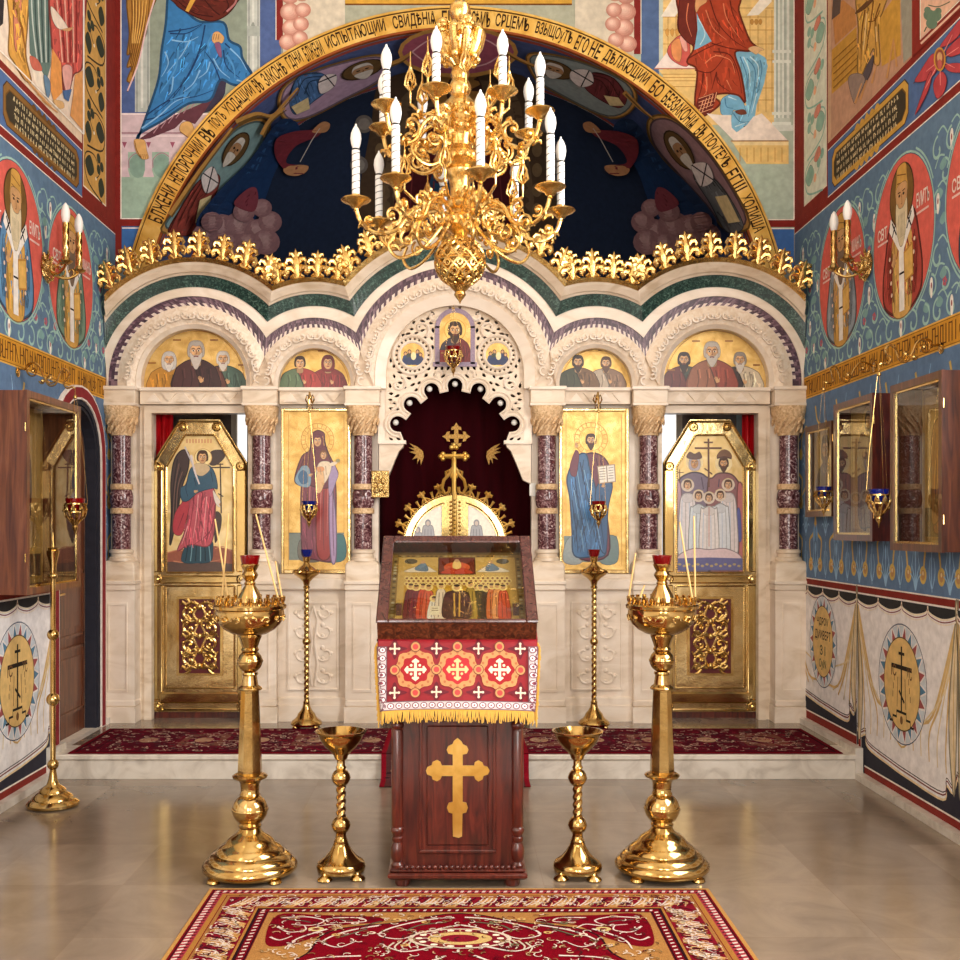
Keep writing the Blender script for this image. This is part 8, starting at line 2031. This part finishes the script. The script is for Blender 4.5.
# ================================================================ CHANDELIER
def chandelier():
    Yc=5.2; X0=xi(460,Yc); zz=lambda y: zi(y,Yc)
    t=thing('chandelier','large ornate gilded two tiered chandelier with white candle bulbs and pierced ball','chandelier',(X0,Yc,zz(160)))
    off=t.location; Gd='gilding'
    def P(m,n,par=None,l=None): m.v=[(a,b,c-off.z) for a,b,c in m.v]; return m.build(n,par or t,l)
    pr=lambda L,n=26,mat=Gd:(lambda m:(m.lathe([(r/211.5,zz(y)) for y,r in L],mat,n=n),m)[1])(MB())
    # turned stem
    P(pr([(236,5),(233,9),(230,13),(227,17.5),(222,18.5),(218,17),(215,12),(211,11),(208,15),(204,16),(200,13),(196,10.5),(188,10),(180,11.5),(176,15),(172,16),(168,14),(165,17),(161,21),(156,20),(152,15),(147,12)]),'lower_stem')
    P(pr([(148,12),(140,11.5),(134,14),(130,17),(126,17.5),(122,15),(118,13.5),(112,16),(108,17.5),(104,16),(100,12),(96,9),(92,10.5),(88,11.5),(84,10),(80,8),(74,9.5),(70,8),(66,6)]),'upper_stem')
    m=MB(); m.lathe([(5/211.5,zz(68)),(6/211.5,zz(40)),(5/211.5,zz(24)),(8/211.5,zz(20)),(11/211.5,zz(13)),(10/211.5,zz(6)),(5/211.5,zz(2)),(3/211.5,zz(-6))],Gd,n=20); P(m,'crown_knob')
    m=MB(); m.tube([(0,0,zz(-4)),(0,0,ZC)],.010,Gd,8); 
    for k in range(30): m.sphere((0,0,zz(-10)+.09*k),.018,Gd,8,1.6)
    P(m,'chain')
    # foliage cluster round the upper stem
    random.seed(5)
    for k in range(10):
        m=MB(); a=2*PI*k/10; y0=25+ (k%2)*6
        R=lambda r,y,da=0:(r/211.5*math.cos(a+da),r/211.5*math.sin(a+da),zz(y))
        m.tube([R(6,66),R(13,60),R(19,48),R(22,36),R(19,y0),R(14,y0+2),R(14,y0+8)],[.010,.016,.020,.020,.016,.012,.008],Gd,7)
        m.tube([R(8,62,.2),R(16,52,.3),R(20,44,.32),R(17,38,.3)],.010,Gd,6)
        for j in range(3): m.sphere(R(17+2*j,60-13*j,.15*(j%2)),.019,Gd,8)
        if k%5 in (1,3): # rosettes
            for j in range(6): b=j*PI/3; w=R(23,32); m.sphere((w[0]+.02*math.cos(b)*math.sin(a),w[1]-.02*math.cos(b)*math.cos(a),w[2]+.024*math.sin(b)),.016,Gd,7)
            m.sphere(R(26,32),.015,Gd,8)
        P(m,'leaf_spray')
    # pierced ball
    m=MB(); c=zz(262); rb=.117; nL=12
    S3=lambda th,ph,r=rb:(r*math.cos(ph)*math.cos(th),r*math.cos(ph)*math.sin(th),c+r*math.sin(ph))
    for k in range(nL):
        for s in (-1,1): m.tube([S3(2*PI*k/nL+s*1.5*(i/16-.5)*2,PI*(i/16-.5)*.94) for i in range(17)],.0075,Gd,6)
    for row in (-.9,-.55,-.2,.2,.55,.9):
        for k in range(nL): th=2*PI*(k+(.5 if row in(-.55,.2,.9) else 0))/nL; m.tube([S3(th+.10*math.cos(b)/max(.3,math.cos(row)),row+.11*math.sin(b),rb*1.01) for b in [2*PI*j/8 for j in range(8)]],.0055,Gd,5,closed=True)
    for ph in (-1.25,0,1.25): m.tube([S3(2*PI*k/36,ph,rb*1.0) for k in range(36)],.006,Gd,6,closed=True)
    P(m,'pierced_ball',None,'pierced gilded ball')
    m=MB(); m.sphere((0,0,c),rb*.86,'brass_worked',20); m.lathe([(5/211.5,zz(240)),(9/211.5,zz(238)),(6/211.5,zz(234)),(4/211.5,zz(236))],Gd,n=16); P(m,'ball_core')
    m=MB(); m.lathe([(11/211.5,zz(286)),(8/211.5,zz(289)),(5/211.5,zz(292)),(6/211.5,zz(295)),(4/211.5,zz(298)),(1.5/211.5,zz(301)),(.2/211.5,zz(304))],Gd,n=16); P(m,'drop_finial')
    # arms
    def arm(ang,R,zc,hc,rs,za,low):
        ca,sa=math.sin(math.radians(ang)),-math.cos(math.radians(ang))   # 0 deg faces the camera
        G=lambda r,z,q=0:(r*ca-q*sa,r*sa+q*ca,z)
        m=MB(); D=R-.06
        m.tube([G(a,b) for a,b in catmull([(.055,za),(.055+D*.22,za+.055),(.055+D*.42,za+.02),(.055+D*.56,za-.065),(.055+D*.78,za-.09),(.055+D*.95,za-.045),(R,zc-.03)],6)],[.012]*4+[.0105]*33 if False else .0105,Gd,8)
        # scrolls on the arm
        for (a,b,r0,st,tw,w) in ((.055+D*.28,za-.035,.055,1.6,6.6,.0085),(.055+D*.62,za+.0,.050,-1.6,-6.6,.0085),(.055+D*.86,za-.03,.032,-2.4,5.8,.007),(.055+D*.45,za-.11,.040,1.2,-6.2,.007),(.055+D*.14,za+.09,.036,-1.0,6.0,.007)):
            m.tube([G(a+u,b+v) for u,v in spiral(0,0,r0,.008,st,st+tw,22)],[w*(1-.3*i/22) for i in range(23)],Gd,6); m.sphere(G(a,b),.016,Gd,8)
        for (a,b,q) in ((.055+D*.5,za+.03,.02),(.055+D*.7,za-.10,.0),(.055+D*.33,za-.09,-.02),(.055+D*.9,za-.075,.015),(.055+D*.2,za+.06,-.02)):
            for s in (-1,1): m.tube([G(a,b,q),G(a+.012,b+.02,q+s*.018),G(a+.03,b+.022,q+s*.028),G(a+.036,b+.008,q+s*.03)],[.008,.010,.008,.003],Gd,5)
        if not low: m.tube([G(a,b) for a,b in catmull([(.07,za-.12),(.07+D*.3,za-.17),(.07+D*.55,za-.13),(.055+D*.6,za-.07)],5)],.008,Gd,6)
        else: m.tube([G(a,b) for a,b in catmull([(.07,za-.02),(.07+D*.25,za-.15),(.07+D*.5,za-.20),(.07+D*.62,za-.15),(.055+D*.6,za-.09)],5)],.008,Gd,6)
        o=P(m,'arm')
        m=MB(); m.lathe([(.004,zc-.052),(.012,zc-.045),(.008,zc-.036),(.020,zc-.030),(.030,zc-.016),(.060,zc-.004),(.070,zc+.005),(.066,zc+.011),(.046,zc+.008),(.034,zc+.016),(.024,zc+.018),(.022,zc+.03),(.0,zc+.03)],Gd,G(R,0),24); P(m,'drip_cup',o)
        m=MB(); c0=G(R,0); m.lathe([(.0185,zc+.015),(.0185,zc+.02+hc)],'white_porcelain',c0,16)
        P(m,'candle_tube',o,'white candle tube')
        m=MB(); 
        nt=max(3,round(hc/.038)); m.tube([(c0[0]+.0190*math.cos(2*PI*b/12),c0[1]+.0190*math.sin(2*PI*b/12),zc+.03+(hc-.02)*b/(12*nt)) for b in range(12*nt+1)],.0016,'black_line',4)
        P(m,'spiral_line',o,'thin dark spiral line')
        m=MB(); zb=zc+.02+hc; m.lathe([(.016,zb-.001),(.016,zb+.008),(.0145,zb+.010)],'black_line',c0,14); m.lathe([(.015,zb+.009),(.022,zb+.03),(.026,zb+.055),(.023,zb+.08),(.014,zb+.102),(.006,zb+.114),(.004,zb+.124),(.0005,zb+.126)],'white_porcelain',c0,16); P(m,'bulb',o,'white flame shaped bulb')
    for k in range(8): arm(10+45*k,.492,3.045,.215,0,2.99,True)
    for k in range(8): arm(-16+45*k,.385,3.45,.135,0,3.385,False)
    # pierced spire finials between the arms
    def spire(ang,R,z0,h):
        ca,sa=math.sin(math.radians(ang)),-math.cos(math.radians(ang)); c0=(R*ca,R*sa,0); m=MB()
        m.lathe([(.003,z0),(.006,z0+h*.2),(.003,z0+h*.3)],Gd,c0,8)
        for j in range(6): a=j*PI/3; m.tube([(c0[0],c0[1],z0+h*.25),(c0[0]+.026*math.cos(a),c0[1]+.026*math.sin(a),z0+h*.36),(c0[0]+.022*math.cos(a+.5),c0[1]+.022*math.sin(a+.5),z0+h*.5),(c0[0]+.006*math.cos(a),c0[1]+.006*math.sin(a),z0+h*.64)],.0055,Gd,5)
        m.lathe([(.008,z0+h*.62),(.010,z0+h*.66),(.004,z0+h*.72),(.002,z0+h*.98),(.0004,z0+h)],Gd,c0,8)
        m.tube([(c0[0],c0[1],z0),(c0[0]*.75,c0[1]*.75,z0-.05),(c0[0]*.4,c0[1]*.4,z0-.02)],.007,Gd,6); P(m,'spire_finial')
    for k in range(8): spire(32+45*k,.30,3.07,.24); spire(6+45*k,.235,3.52,.25)
    # rosette ring where the arms spring
    for z,R,n in ((zz(222),.085,16),(zz(130),.08,16),(zz(160),.098,20)):
        m=MB()
        for k in range(n): a=2*PI*k/n; m.sphere((R*math.cos(a),R*math.sin(a),z),.013,Gd,8,1.3)
        P(m,'beaded_ring')
chandelier()
# ================================================================ CAMERA AND LIGHT
cam=bpy.data.cameras.new('camera'); co=bpy.data.objects.new('camera',cam); COL.objects.link(co)
cam.sensor_width=36; cam.lens=36*F/960; cam.shift_x=(480-CX)/960; cam.shift_y=(CY-480)/960; cam.clip_start=.05
co.location=(0,0,H); co.rotation_euler=(PI/2,0,0); S.camera=co
w=bpy.data.worlds.new('world'); S.world=w; w.use_nodes=True
w.node_tree.nodes['Background'].inputs['Color'].default_value=(.85,.93,1,1); w.node_tree.nodes['Background'].inputs['Strength'].default_value=1.0
def area(name,loc,rot,sx,sy,e,col=(1,1,1)):
    l=bpy.data.lights.new(name,'AREA'); l.shape='RECTANGLE'; l.size=sx; l.size_y=sy; l.energy=e; l.color=col
    o=bpy.data.objects.new(name,l); COL.objects.link(o); o.location=loc; o.rotation_euler=rot; return o
# daylight through the nave windows
area('window_light_front_a',(-1.2,YN-.1,2.85),(PI/2,0,0),1.0,3.1,190,(1,.97,.93))
area('window_light_front_b',(1.2,YN-.1,2.85),(PI/2,0,0),1.0,3.1,190,(1,.97,.93))
area('window_light_right',(XW+.1,3.4,3.65),(0,PI/2,0),3.5,2.2,380,(1,.97,.94))
area('window_light_left',(-XW-.1,1.15,3.4),(0,-PI/2,0),3.0,1.5,70,(1,.96,.9))
vs=S.view_settings; vs.view_transform='Standard'; vs.look='None'; vs.gamma=1; vs.exposure=-0.2; vs.use_curve_mapping=False
S.cycles.max_bounces=10; S.cycles.diffuse_bounces=5; S.cycles.glossy_bounces=6; S.cycles.transparent_max_bounces=16; S.cycles.sample_clamp_indirect=6; S.cycles.caustics_reflective=False; S.cycles.caustics_refractive=False
